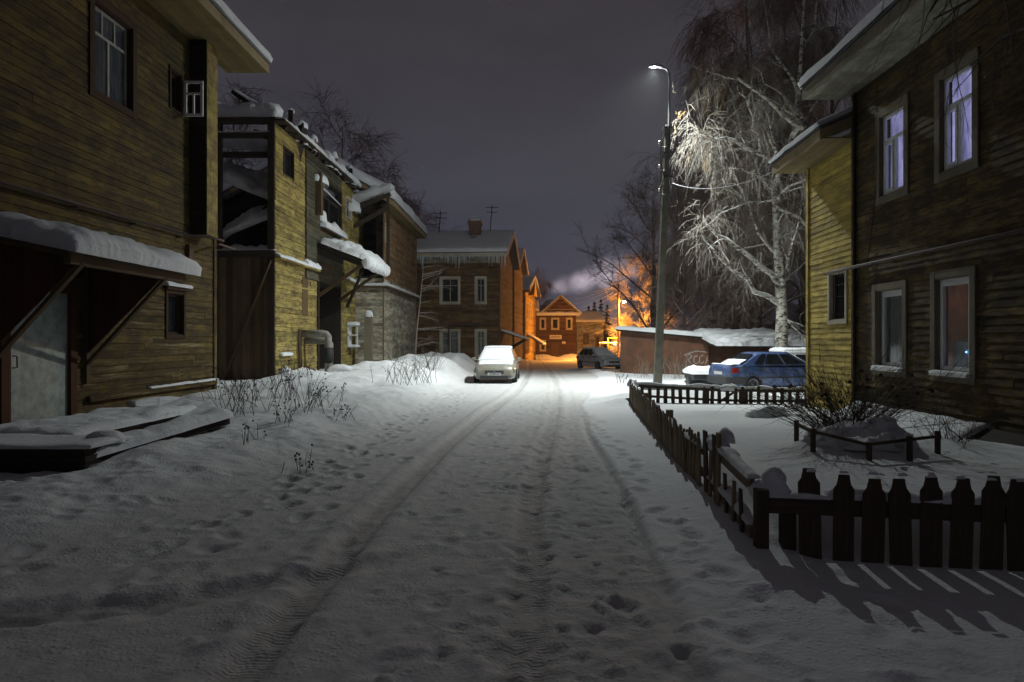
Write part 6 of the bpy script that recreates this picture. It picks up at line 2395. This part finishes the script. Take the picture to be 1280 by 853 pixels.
r = random.Random(77)
bs = thing('bare_shrub', 'large leafless bush spreading over the planter in the yard', 'shrub', (PX + .15, PY + .15, 0))
shrub(bs, (PX - .05, PY + .3, PZ + .05), 110, .8, 1.8, 1.05, r, M['weed'], rad_=.007, kids=9)
st = MB()
for k in range(26):
    a_ = r.uniform(0, 6.28)
    st.blob((PX + r.gauss(.2, .35), PY + r.gauss(.1, .3), PZ + r.uniform(.55, 1.1)), .03, .03, .035, k, n=6, m=4)
st.build('withered_heads', M['weed'], bs)['kind'] = 'stuff'
bs = thing('bare_shrub', 'thin leafless shrub against the dark house wall right of the planter', 'shrub', (6.1, 9.6, 0))
shrub(bs, (5.95, 9.5, .22), 34, .4, .95, 1.0, r, M['weed'], rad_=.006, kids=6)
bs = thing('bare_shrub', 'upright leafless shrub under the lower window behind the planter', 'shrub', (5.9, 11.6, 0))
shrub(bs, (5.8, 11.7, .1), 50, .7, 1.5, .55, r, M['weed'], rad_=.007, kids=7)
bs = thing('bare_shrub', 'scrawny leafless shrub beside the yellow annex behind the back fence', 'shrub', (6.9, 16.6, 0))
shrub(bs, (6.6, 16.4, 0), 26, .6, 1.3, .6, r, M['weed'], rad_=.008, kids=6)
tu = thing('snow_tuft', 'snow covered clump lying in the middle of the yard', 'plant clump', (4.95, 13.9, 0))
mb = MB()
mb.blob((4.95, 13.9, gz(4.95, 13.9) - .04), .45, .3, .26, 7, amp=.4)
mb.build('snow_heap', M['snow'], tu, smooth=True)
shrub(tu, (4.9, 13.8, .12), 16, .2, .4, 1.2, r, M['weed'], rad_=.006, kids=3)

# dead weeds on the left verge
WEEDS = [(-6.15, 14.6, 26, .9, 'thick clump of dry weeds left of the verge path below the near house corner'),
         (-5.35, 12.9, 24, .85, 'dark clump of dry weeds with seed heads nearest the fallen beam'),
         (-5.5, 15.6, 22, 1.0, 'tall dry weeds in front of the boarded end wall of the ruin'),
         (-4.6, 13.6, 22, .95, 'straight dry weed stalks in the middle of the left verge'),
         (-4.2, 12.0, 10, .45, 'small bent dry weed right of the stalk clumps on the verge'),
         (-4.35, 14.9, 14, .7, 'dry weeds towards the road from the ruin'),
         (-3.55, 13.2, 9, .4, 'low broken weed stems close to the road edge'),
         (-4.1, 10.2, 8, .35, 'tiny dark weed poking out of the snow before the deck'),
         (-4.0, 21.4, 22, 1.1, 'dry weeds before the rubble block'),
         (-3.6, 23.4, 20, 1.2, 'slanting dry weeds left of the white car'),
         (-3.9, 27.6, 18, 1.3, 'dry weeds on the drift beside the third house'),
         (-6.6, 19.6, 16, .6, 'low dry weeds at the foot of the boarded wall'),
         (-2.9, 9.0, 7, .3, 'smallest dry sprig beside the footprints'),
         (5.0, 4.2, 7, .45, 'dry sprig in front of the near fence'),
         (3.8, 26.9, 12, .8, 'dry stalks standing at the foot of the lamp post'),
         (5.9, 33.9, 22, 1.0, 'dry stalks growing along the garage wall'),
         (7.3, 33.4, 26, 1.4, 'tall frosted stalks before the garage graffiti')]
for (x, y, n, h, lbl) in WEEDS:
    z = gz(x, y)
    wd = thing('dry_weed', lbl, 'weed', (x, y, z), group='dry weeds in the snow')
    st = Stems(3)
    hd_ = MB()
    for k in range(n):
        sp_ = .28 if n > 12 else .14
        p = V((x + r.gauss(0, sp_), y + r.gauss(0, sp_ * 1.4), z - .03))
        d = V((r.gauss(.05, .28), r.gauss(0, .28), 1))
        L = h * r.uniform(.45, 1.1)
        pts = wander(r, p, d, L, 5, V((r.gauss(0, .3), r.gauss(0, .3), -.2)), .06)
        rr_ = .0042 + .00014 * y
        st.add(pts, [rr_, rr_ * .9, rr_ * .8, rr_ * .6, rr_ * .3])
        twig_hairs(r, st, pts, L * .3, 3, rr_ * .5, -.1)
        if r.random() < .6:
            for j in range(r.randint(1, 4)):
                q = pts[-1 - (j > 1)] + rvec(r, .025)
                hd_.blob(q, .016, .016, .022, k + j, n=5, m=3, amp=.4)
    frosty = y > 33
    st.build('foliage', M['twig_pale'] if frosty else M['weed'], wd)
    if hd_.v:
        hd_.build('seed_heads', M['weed'], wd)['kind'] = 'stuff'

# small frosted sapling by the third house
sp3 = thing('sapling', 'frosted little sapling with white twigs in front of the icicle house', 'tree', (-5.7, 36.5, .2))
st = Stems(4)
z = gz(-5.7, 36.5)
tp = wander(r, (-5.9, 36.5, z - .2), (.05, 0, 1), 5.2, 7, V((.1, 0, .2)), .05)
st.add(tp, [.05, .045, .04, .03, .025, .018, .01])
for k in range(17):
    i = r.randint(1, 5)
    a_ = r.uniform(-.7, .7)
    q = wander(r, tp[i].lerp(tp[i + 1], r.random()), (math.cos(a_) * 1.4, math.sin(a_), .3), r.uniform(.7, 2.2), 5, V((0, 0, -.2)), .15)
    st.add(q, [.02, .016, .012, .008, .004])
    twig_hairs(r, st, q, .5, 5, .006, .1)
st.build('twigs', M['twig_pale'], sp3)


# ================================================================== trees
def make_tree(r, base, H, r0, nl, lean=(0, 0), weep=1.0, crown=.25, sub=7, twigs=8, hairs=2, lo=.28, limb_k=.42, tw=(1.0, 2.4), trad=.007, up=.9):
    """trunk with limbs, and a cloud of drooping or spreading twigs"""
    wood_, tw_ = Stems(7), Stems(3)
    base = V(base)
    tp = wander(r, base - V((0, 0, .3)), (lean[0], lean[1], 1), H, 10, V((-lean[0] * .5, -lean[1] * .5, .3)), .035)
    wood_.add(tp, [r0 * 1.25] + [r0 * (1 - .93 * (i / 9) ** 1.1) for i in range(1, 10)])
    for k in range(nl):
        f = lo + (1 - lo) * ((k + r.random()) / nl) * .96
        x = f * 9
        i = min(8, int(x))
        p = tp[i].lerp(tp[i + 1], x - i)
        a_ = k * 2.4 + r.uniform(-.5, .5)
        L = H * limb_k * (1.08 - .75 * (f - lo) / (1 - lo)) * r.uniform(.75, 1.15)
        d = V((math.cos(a_), math.sin(a_), up * r.uniform(.7, 1.3)))
        q = wander(r, p, d, L, 7, V((0, 0, -.25 * weep + .1)), .10)
        rl = r0 * .42 * (1.05 - f * .75)
        wood_.add(q, [rl * (1 - .85 * j / 6) for j in range(7)])
        for s in range(sub):
            t = .22 + .78 * (s + r.random()) / sub
            j = min(5, int(t * 6))
            p2 = q[j].lerp(q[j + 1], t * 6 - j)
            d2 = (q[j + 1] - q[j]).normalized() + rvec(r, .5) + V((0, 0, .1))
            L2 = L * .36 * r.uniform(.6, 1.2)
            q2 = wander(r, p2, d2, L2, 5, V((0, 0, -.5 * weep)), .14)
            r2 = max(.012, rl * .3)
            tw_.add(q2, [r2, r2 * .8, r2 * .6, r2 * .4, r2 * .25])
            for u in range(twigs):
                t3 = r.uniform(.2, 1)
                j3 = min(3, int(t3 * 4))
                p3 = q2[j3].lerp(q2[j3 + 1], t3 * 4 - j3)
                d3 = (q2[j3 + 1] - q2[j3]).normalized() * .8 + rvec(r, .45) + V((0, 0, -.35 * weep))
                L3 = r.uniform(*tw) * (.6 + .4 * H / 15)
                q3 = wander(r, p3, d3, L3, 4, V((0, 0, -1.6 * weep)), .10)
                tw_.add(q3, [trad, trad * .8, trad * .6, trad * .3])
                twig_hairs(r, tw_, q3, L3 * .38, hairs, trad * .6, -.7 * weep)
    return wood_, tw_


def plant_tree(name, label, base, H, r0, nl, bark_, twig, group=None, seed=0, **kw):
    rr_ = random.Random(seed)
    root = thing(name, label, 'tree', base, group=group)
    a, b = make_tree(rr_, base, H, r0, nl, **kw)
    a.build('trunk', M[bark_], root, smooth=True)
    b.build('crown', M[twig], root)
    return root


# the lit birch: trunk and main limbs follow the photograph's
Yb = 30.0
br = thing('birch_tree', 'snow whitened birch with thick lit limbs behind the blue car', 'tree', (W(975, 0, Yb).x, Yb, 0))
rr_ = random.Random(5)
wd, tw, tg = Stems(10), Stems(3), Stems(3)
trunk = [W(978, 462, Yb), W(977, 430, Yb), W(977, 390, Yb), W(975, 345, Yb), W(972, 310, Yb), W(970, 270, Yb + .2), W(968, 235, Yb + .3), W(978, 205, Yb + .6), W(992, 165, Yb + .9), W(1000, 90, Yb + 1.2), W(1004, 20, Yb + 1.4), W(1008, -60, Yb + 1.5)]
wd.add(trunk, [.36, .27, .24, .215, .185, .15, .12, .115, .10, .08, .06, .03])


def limb(pp, r_, dY=0, kids=14, gold=.0, tl=(.8, 2.0), weep=1.0):
    K = len(pp)
    pts = [W(x, y, Yb + dY * i / (K - 1) + dy) for i, (x, y, dy) in enumerate([(p + (0,))[:3] for p in pp])]
    fine = []
    for i in range(K - 1):
        for s in (0, .5):
            fine.append(pts[i].lerp(pts[i + 1], s) + (rvec(rr_, .05) if i + s > 0 else V((0, 0, 0))))
    fine.append(pts[-1])
    wd.add(fine, [r_ * (1 - .82 * i / (len(fine) - 1)) for i in range(len(fine))])
    for k in range(3):
        i = rr_.randint(1, len(fine) - 2)
        d = (fine[i + 1] - fine[i]).normalized() + rvec(rr_, .45) + V((0, 0, .25))
        q1 = wander(rr_, fine[i], d, rr_.uniform(1.0, 2.4) * (1 - .6 * i / len(fine)), 6, V((0, 0, -.3)), .14)
        rs = max(.016, r_ * (1 - .82 * i / len(fine)) * .42)
        wd.add(q1, [rs * (1 - .8 * j / 5) for j in range(6)])
        for j in range(1, 6):
            q2 = wander(rr_, q1[j], rvec(rr_, .6) + V((0, 0, -.2)), rr_.uniform(.5, 1.2), 4, V((0, 0, -1.0)), .16)
            tw.add(q2, [.009, .007, .005, .0025])
            twig_hairs(rr_, tw, q2, .45, 5, .005, -.5)
    for k in range(kids):
        t = .18 + .82 * (k + rr_.random()) / kids
        x = t * (len(fine) - 1)
        i = min(len(fine) - 2, int(x))
        p = fine[i].lerp(fine[i + 1], x - i)
        d = (fine[i + 1] - fine[i]).normalized() * .7 + rvec(rr_, .6) + V((0, 0, .25))
        L2 = rr_.uniform(.8, 2.2) * (1 - .6 * t)
        q2 = wander(rr_, p, d, L2, 5, V((0, 0, -.5)), .16)
        r2 = max(.014, r_ * .18)
        tw.add(q2, [r2, r2 * .8, r2 * .6, r2 * .4, r2 * .3])
        dst = tg if rr_.random() < gold else tw
        for u in range(5):
            t3 = rr_.uniform(.15, 1)
            j3 = min(3, int(t3 * 4))
            p3 = q2[j3].lerp(q2[j3 + 1], t3 * 4 - j3)
            d3 = (q2[j3 + 1] - q2[j3]).normalized() * .6 + rvec(rr_, .4) + V((0, 0, -.3 * weep))
            L3 = rr_.uniform(*tl)
            q3 = wander(rr_, p3, d3, L3, 6, V((0, 0, -1.5 * weep)), .15)
            dst.add(q3, [.0075, .0065, .0055, .0045, .0035, .002])
            twig_hairs(rr_, dst, q3, L3 * .28, 5, .0048, -.5 * weep)


limb([(974, 380), (946, 362), (920, 340), (889, 309), (878, 296)], .13, -1.5, 7)
limb([(976, 356), (964, 342), (937, 322), (907, 300), (885, 283), (874, 270)], .14, -2.0, 8)
limb([(970, 318), (950, 292), (933, 256), (926, 240)], .08, 1.0, 8)
limb([(1012, 286), (981, 263), (964, 252), (937, 252), (902, 267), (876, 287)], .075, -1.0, 9)
limb([(978, 352), (992, 342), (1006, 328)], .07, .5, 3)
limb([(977, 345), (986, 322), (995, 290), (1002, 262)], .07, -.5, 5)
limb([(977, 300), (990, 292), (1004, 282), (1020, 274)], .10, 1.0, 8)
limb([(972, 250), (985, 236), (1000, 228), (1012, 215)], .09, -1.0, 8)
limb([(970, 240), (955, 226), (935, 214), (915, 210), (893, 216)], .06, -2.0, 10, tl=(.8, 1.8))
limb([(980, 207), (962, 198), (950, 191), (916, 174), (896, 174), (878, 164), (858, 142)], .12, -3.0, 24, .10, (.9, 2.2), 1.2)
limb([(932, 188), (908, 186), (888, 180), (868, 178)], .06, -2.0, 14, .1, (.9, 2.2), 1.3)
limb([(990, 172), (1003, 160), (979, 144), (957, 126), (934, 106), (908, 96), (890, 92)], .13, -2.0, 14, .1, (.8, 1.8), 1.1)
limb([(996, 165), (1004, 150), (985, 140), (965, 128), (940, 122)], .10, 1.0, 14)
limb([(950, 190), (946, 170), (940, 150), (930, 126), (920, 104)], .055, -1.5, 12, .1, (.8, 1.8))
limb([(971, 191), (964, 160), (955, 132), (947, 92)], .05, -1.0, 10, .0, (.8, 1.8))
limb([(1003, 160), (995, 144), (983, 122), (955, 102), (945, 85)], .08, -.5, 14, .0, (.8, 2.0))
limb([(960, 165), (970, 190), (968, 215)], .06, -1.0, 6)
limb([(1000, 120), (985, 95), (970, 70), (960, 40), (955, 10)], .08, 1.0, 16)
limb([(1002, 70), (1015, 40), (1022, 5), (1028, -30)], .07, .5, 12)
limb([(934, 106), (905, 98), (885, 98), (874, 106)], .04, -2.0, 7, .5, (.7, 1.5), 1.2)
limb([(977, 395), (990, 408), (1003, 420)], .045, -.5, 3)
for st_ in (wd, tw, tg):                               # pruned back from the lamp post
    st_.items = [it for it in st_.items if not any(q.x < 5.62 and q.z > 4 for q in it[0])]
wd.build('trunk', M['birch'], br, smooth=True)
tw.build('crown', M['twig_pale'], br)
tg.build('leafy_sprays', M['twig_gold'], br)

grp = 'weeping birches behind the garages'
BIRCH = [(W(945, 0, 37).x, 37, 19, 'twig_mid', 201, 'weeping birch standing just left of the lit birch'),
         (W(918, 0, 41).x, 41, 17, 'twig_mid', 202, 'weeping birch rising behind the middle of the garage roof'),
         (W(1000, 0, 40).x, 40, 24, 'twig_mid', 203, 'tall dark birch behind the lit birch'),
         (W(1040, 0, 36).x, 36, 20, 'twig_mid', 204, 'dark birch behind the yellow annex roof'),
         (W(945, 0, 48).x, 48, 28, 'twig_mid', 205, 'tallest weeping birch, its top cut by the frame behind the others'),
         (W(895, 0, 52).x, 52, 15, 'twig_mid', 206, 'dark birch far behind the right half of the garage roof'),
         (W(905, 0, 47).x, 47, 24, 'twig_mid', 208, 'slender tall dark birch rising highest just right of the lamp post'),
         (W(1005, 0, 45).x, 45, 27, 'twig_mid', 209, 'slender tall dark birch directly behind the lit birch top'),
         (W(985, 0, 52).x, 52, 30, 'twig_mid', 207, 'far dark birch filling the gap above the annex roof')]
for (x, y, H, tm_, sd, lbl) in BIRCH:
    plant_tree('weeping_birch', lbl, (x, y, -.4), H, .26, 15, 'bark_dark', tm_, grp, sd, weep=1.0, sub=10, twigs=11, hairs=3, lo=.16, limb_k=.31 if sd < 208 else .2, tw=(1.1, 2.4), trad=.014)
plant_tree('bare_tree', 'dark spreading leafless tree left of the lamp post against the sky', (W(815, 0, 50).x, 50, -.4), 13.5, .26, 16, 'bark_dark', 'twig', None, 221, weep=.05, sub=11, twigs=10, hairs=4, lo=.15, limb_k=.48, tw=(.6, 1.3), trad=.012, up=.85)
for k, (px, Y_, H, lbl) in enumerate(((799, 79, 12.0, 'orange lit frosted tree beside the small street lamp'), (820, 82, 11.0, 'orange lit bushy tree right of the small street lamp'), (782, 79, 5.0, 'low orange lit bush at the foot of the small lamp pole'))):
    plant_tree('frosted_tree', lbl, (W(px, 0, Y_).x, Y_, -.5), H, .15, 16, 'bark_dark', 'twig_frost', 'orange lit trees by the small lamp', 231 + k, weep=.1, sub=12, twigs=9, hairs=4, lo=.06, limb_k=.40, tw=(.4, .9), trad=.012, up=.7)
for k, (px, Y_, H, lbl) in enumerate(((285, 40, 15.5, 'bare tree showing above the open end of the ruin'), (425, 52, 18.5, 'bare rounded tree behind the middle of the ruined house'), (505, 62, 14.0, 'bare tree between the ruin and the icicle house roof'),
                                  (470, 58, 15.5, 'bare tree behind the third left house'), (668, 92, 10.5, 'bare tree behind the roofs of the far ochre house'))):
    plant_tree('bare_tree', lbl, (W(px, 0, Y_).x, Y_, -.4), H, .22, 16, 'bark_dark', 'twig', 'bare trees behind the left houses', 241 + k, weep=.35, sub=10, twigs=9, hairs=3, lo=.2, limb_k=.42, tw=(.8, 1.8), trad=.014)
for k, (px, Y_, H, lbl) in enumerate(((862, 39, 7.5, 'low bare tree behind the left half of the garage roof'), (905, 40, 8.5, 'low bare tree behind the right half of the garage roof'), (945, 38, 7.0, 'low bare tree behind the snow roofed shed'), (985, 44, 9.0, 'low bare tree behind the lit birch trunk'))):
    plant_tree('bare_tree', lbl, (W(px, 0, Y_).x, Y_, -.4), H, .13, 14, 'bark_dark', 'twig_mid', 'low trees behind the garages', 261 + k, weep=.5, sub=10, twigs=10, hairs=3, lo=.08, limb_k=.5, tw=(.8, 1.6), trad=.012)
# tree just out of the frame whose twigs hang before the right house
tr = thing('birch_tree', 'birch at the right edge whose dark twigs hang before the upper windows', 'tree', (5.3, 5.6, 0))
rr_ = random.Random(9)
a, b = Stems(9), Stems(4)
tp = [V((5.4, 5.5, -.2)), V((5.35, 5.55, 2)), V((5.3, 5.7, 4)), V((5.25, 5.8, 6)), V((5.2, 5.9, 8)), V((5.2, 5.9, 10))]
a.add(tp, [.15, .12, .11, .09, .06, .03])
for (i, ex, ey, ez) in ((2, 4.9, 8.2, 5.6), (3, 4.3, 8.6, 6.4), (3, 5.4, 9.4, 6.6), (2, 5.6, 8.6, 5.2), (4, 4.6, 7.8, 7.0), (3, 4.9, 7.4, 6.2), (3, 4.5, 7.6, 5.4), (3, 5.2, 8.0, 5.9)):
    p, e = tp[i], V((ex, ey, ez))
    pts = [p.lerp(e, t) + V((0, 0, .5 * math.sin(t * 3.14))) for t in (0, .25, .5, .75, 1)]
    a.add(pts, [.045, .035, .026, .018, .010])
    for k in range(7):
        t = rr_.uniform(.3, 1)
        j = min(3, int(t * 4))
        p2 = pts[j].lerp(pts[j + 1], t * 4 - j)
        q2 = wander(rr_, p2, V((rr_.gauss(-.2, .5), rr_.gauss(.4, .5), -.3)), rr_.uniform(.7, 1.7), 8, V((0, 0, -1.8)), .15)
        b.add(q2, [.008 - .0008 * m_ for m_ in range(8)])
        twig_hairs(rr_, b, q2, .35, 5, .0028, -.4)
a.build('trunk', M['bark_plain'], tr, smooth=True)
b.build('crown', M['twig'], tr)

# spruces far behind
for k, (px, yt, hw, lbl) in enumerate(((736, 381, .13, 'leftmost small spruce silhouette in the distance'), (743, 375, .15, 'second small spruce silhouette from the left in the distance'), (751, 372, .15, 'third and tallest small spruce silhouette in the distance'), (759, 379, .14, 'rightmost small spruce silhouette beside the lamp pole'))):
    Ys = 128 + 3 * k
    b0 = W(px, 425, Ys)
    H = W(px, yt, Ys).z + .6
    root = thing('spruce_tree', lbl, 'tree', (b0.x, Ys, -.6), group='far spruces')
    st, nd = Stems(6), MB()
    st.add([V((b0.x, Ys, -.6)), V((b0.x, Ys, H - .7))], [.2, .03])
    st.build('trunk', M['bark_dark'], root)
    rr_ = random.Random(300 + k)
    nl = 15
    for i in range(nl):
        z = .3 + (H - .9) * i / nl
        R = 2.1 * (1 - i / nl) ** .9 + .15
        for j in range(11):
            a_ = 2 * math.pi * (j + rr_.random() * .7) / 11
            L = R * rr_.uniform(.7, 1.15)
            c, s_ = math.cos(a_), math.sin(a_)
            w_ = .22 + .1 * L
            t = V((b0.x + c * L, Ys + s_ * L, z - .25 * L))
            m0, m1 = V((b0.x + c * L * .5 - s_ * w_, Ys + s_ * L * .5 + c * w_, z - .05)), V((b0.x + c * L * .5 + s_ * w_, Ys + s_ * L * .5 - c * w_, z - .05))
            nd.poly([(b0.x, Ys, z + .35), m0, t, m1])
            nd.poly([(b0.x, Ys, z + .1), m0 - V((0, 0, .25)), t - V((0, 0, .12)), m1 - V((0, 0, .25))])
    nd.build('crown', M['spruce'], root)

# smoke, lit by the added lamp below it
c = W(748, 346, 250)
me = MB()
me.box(c.x - 21, c.x + 21, 244, 258, c.z - 9, c.z + 11)
m = bpy.data.materials.new('chimney_smoke')
m.use_nodes = True
nt = m.node_tree
nt.nodes.remove(nt.nodes['Principled BSDF'])
pv = N(nt, 'ShaderNodeVolumePrincipled')
pv.inputs['Color'].default_value = (.9, .88, .92, 1)
geo = N(nt, 'ShaderNodeTexCoord').outputs['Generated']
sub_ = N(nt, 'ShaderNodeVectorMath', operation='SUBTRACT')
sub_.inputs[1].default_value = (.5, .5, .5)
nt.links.new(geo, sub_.inputs[0])
# plume widens and rises to the right
sep = N(nt, 'ShaderNodeSeparateXYZ')
nt.links.new(sub_.outputs[0], sep.inputs[0])


def mth(op, a, b=0.0, c_=0.0):
    n = N(nt, 'ShaderNodeMath', operation=op)
    for s_, v_ in zip(n.inputs, (a, b, c_)):
        if isinstance(v_, bpy.types.NodeSocket):
            nt.links.new(v_, s_)
        else:
            s_.default_value = v_
    return n.outputs[0]


zc = mth('MULTIPLY_ADD', sep.outputs[0], .55, -.02)
dz = mth('SUBTRACT', sep.outputs[2], zc)
wid = mth('MULTIPLY_ADD', sep.outputs[0], .36, .36)
q = mth('DIVIDE', dz, wid)
q2 = mth('MULTIPLY', q, q)
y2 = mth('MULTIPLY', sep.outputs[1], 2.4)
q3 = mth('MULTIPLY_ADD', y2, y2, q2)
x2 = mth('MULTIPLY', sep.outputs[0], 2.1)
x4 = mth('MULTIPLY', mth('MULTIPLY', x2, x2), mth('MULTIPLY', x2, x2))
q4 = mth('ADD', q3, x4)
nz = tex_noise(nt, geo, 3.0, 5, .6, (2.0, 1, 1.0))
dn_ = mth('SUBTRACT', mth('MULTIPLY', nz, 1.9), mth('ADD', mth('MULTIPLY', q4, .8), .2))
dn_ = mth('MAXIMUM', dn_, 0.0)
nt.links.new(mth('MULTIPLY', mth('MULTIPLY', dn_, dn_), .13), pv.inputs['Density'])
nt.links.new(pv.outputs[0], nt.nodes['Material Output'].inputs['Volume'])
sm = me.build('smoke', m, origin=(c.x, 251, c.z))
tag(sm, 'pale chimney smoke drifting behind the end of the street', 'smoke')
sm['kind'] = 'stuff'

# low wooded rise at the horizon
hb = MB()
rr_ = random.Random(41)
pts_b, prev = [], None
for k in range(80):
    x = -160 + 4 * k
    pts_b.append((x, 5.5 + 2.5 * mnoise.noise(V((x * .05, 0, 0))) + rr_.uniform(-.7, .9)))
for (x0, h0), (x1, h1) in zip(pts_b[:-1], pts_b[1:]):
    hb.hexa([(x0, 300, -2), (x1, 300, -2), (x1, 330, -2), (x0, 330, -2), (x0, 306, h0), (x1, 306, h1), (x1, 324, h1 + 1), (x0, 324, h0 + 1)])
hl_ = hb.build('hills', M['spruce'], smooth=False)
hl_['kind'] = 'structure'

# ================================================================== sky, camera, render
wld = bpy.data.worlds.new('World')
SC.world = wld
wld.use_nodes = True
nt = wld.node_tree
bg = nt.nodes['Background']
tc = N(nt, 'ShaderNodeTexCoord').outputs['Generated']
sep = N(nt, 'ShaderNodeSeparateXYZ')
nt.links.new(tc, sep.inputs[0])
grad = ramp(nt, sep.outputs[2], [(0.0, (0.036, 0.040, 0.064)), (0.10, (0.036, 0.040, 0.064)), (0.22, (0.050, 0.050, 0.064)), (0.42, (0.042, 0.038, 0.045)), (0.8, (0.030, 0.027, 0.031))])
cl = tex_noise(nt, tc, 2.2, 5, .55, (1, 1, 3.0))
col = mixc(nt, 1.0, grad, ramp(nt, cl, [(0.3, 0.82), (0.7, 1.18)]), 'MULTIPLY')
nt.links.new(col, bg.inputs['Color'])
bg.inputs['Strength'].default_value = 1.0

cd = bpy.data.cameras.new('Camera')
cam = bpy.data.objects.new('Camera', cd)
COL.objects.link(cam)
cam.location = (0, 0, CH)
cam.rotation_euler = (rad(90), 0, 0)
cd.sensor_width = 36
cd.lens = 24
cd.shift_x = -(VPX - 640) / 1280
cd.shift_y = (HY - 426.5) / 1280
cd.clip_start = .05
cd.clip_end = 3000
SC.camera = cam
SC.render.engine = 'CYCLES'
SC.view_settings.view_transform = 'Standard'
SC.view_settings.look = 'None'
SC.view_settings.gamma = 1
SC.view_settings.exposure = 0
SC.cycles.use_denoising = True
SC.cycles.max_bounces = 6
SC.cycles.diffuse_bounces = 3
SC.cycles.transparent_max_bounces = 8
SC.cycles.sample_clamp_indirect = 4
SC.cycles.volume_bounces = 1
SC.cycles.volume_step_rate = 2
SC.cycles.use_adaptive_sampling = True
SC.cycles.adaptive_threshold = 0.012

# thin frosty air: gives the lamps their faint glow
hzb = MB()
hzb.box(-800, 800, -90, 1300, -3.2, 42)
hm_ = bpy.data.materials.new('frosty_air')
hm_.use_nodes = True
hn_ = hm_.node_tree
hn_.nodes.remove(hn_.nodes['Principled BSDF'])
hv_ = N(hn_, 'ShaderNodeVolumePrincipled')
hv_.inputs['Color'].default_value = (.9, .92, .95, 1)
hv_.inputs['Density'].default_value = .00032
hn_.links.new(hv_.outputs[0], hn_.nodes['Material Output'].inputs['Volume'])
hz_ = hzb.build('haze', hm_)
hz_['kind'] = 'stuff'
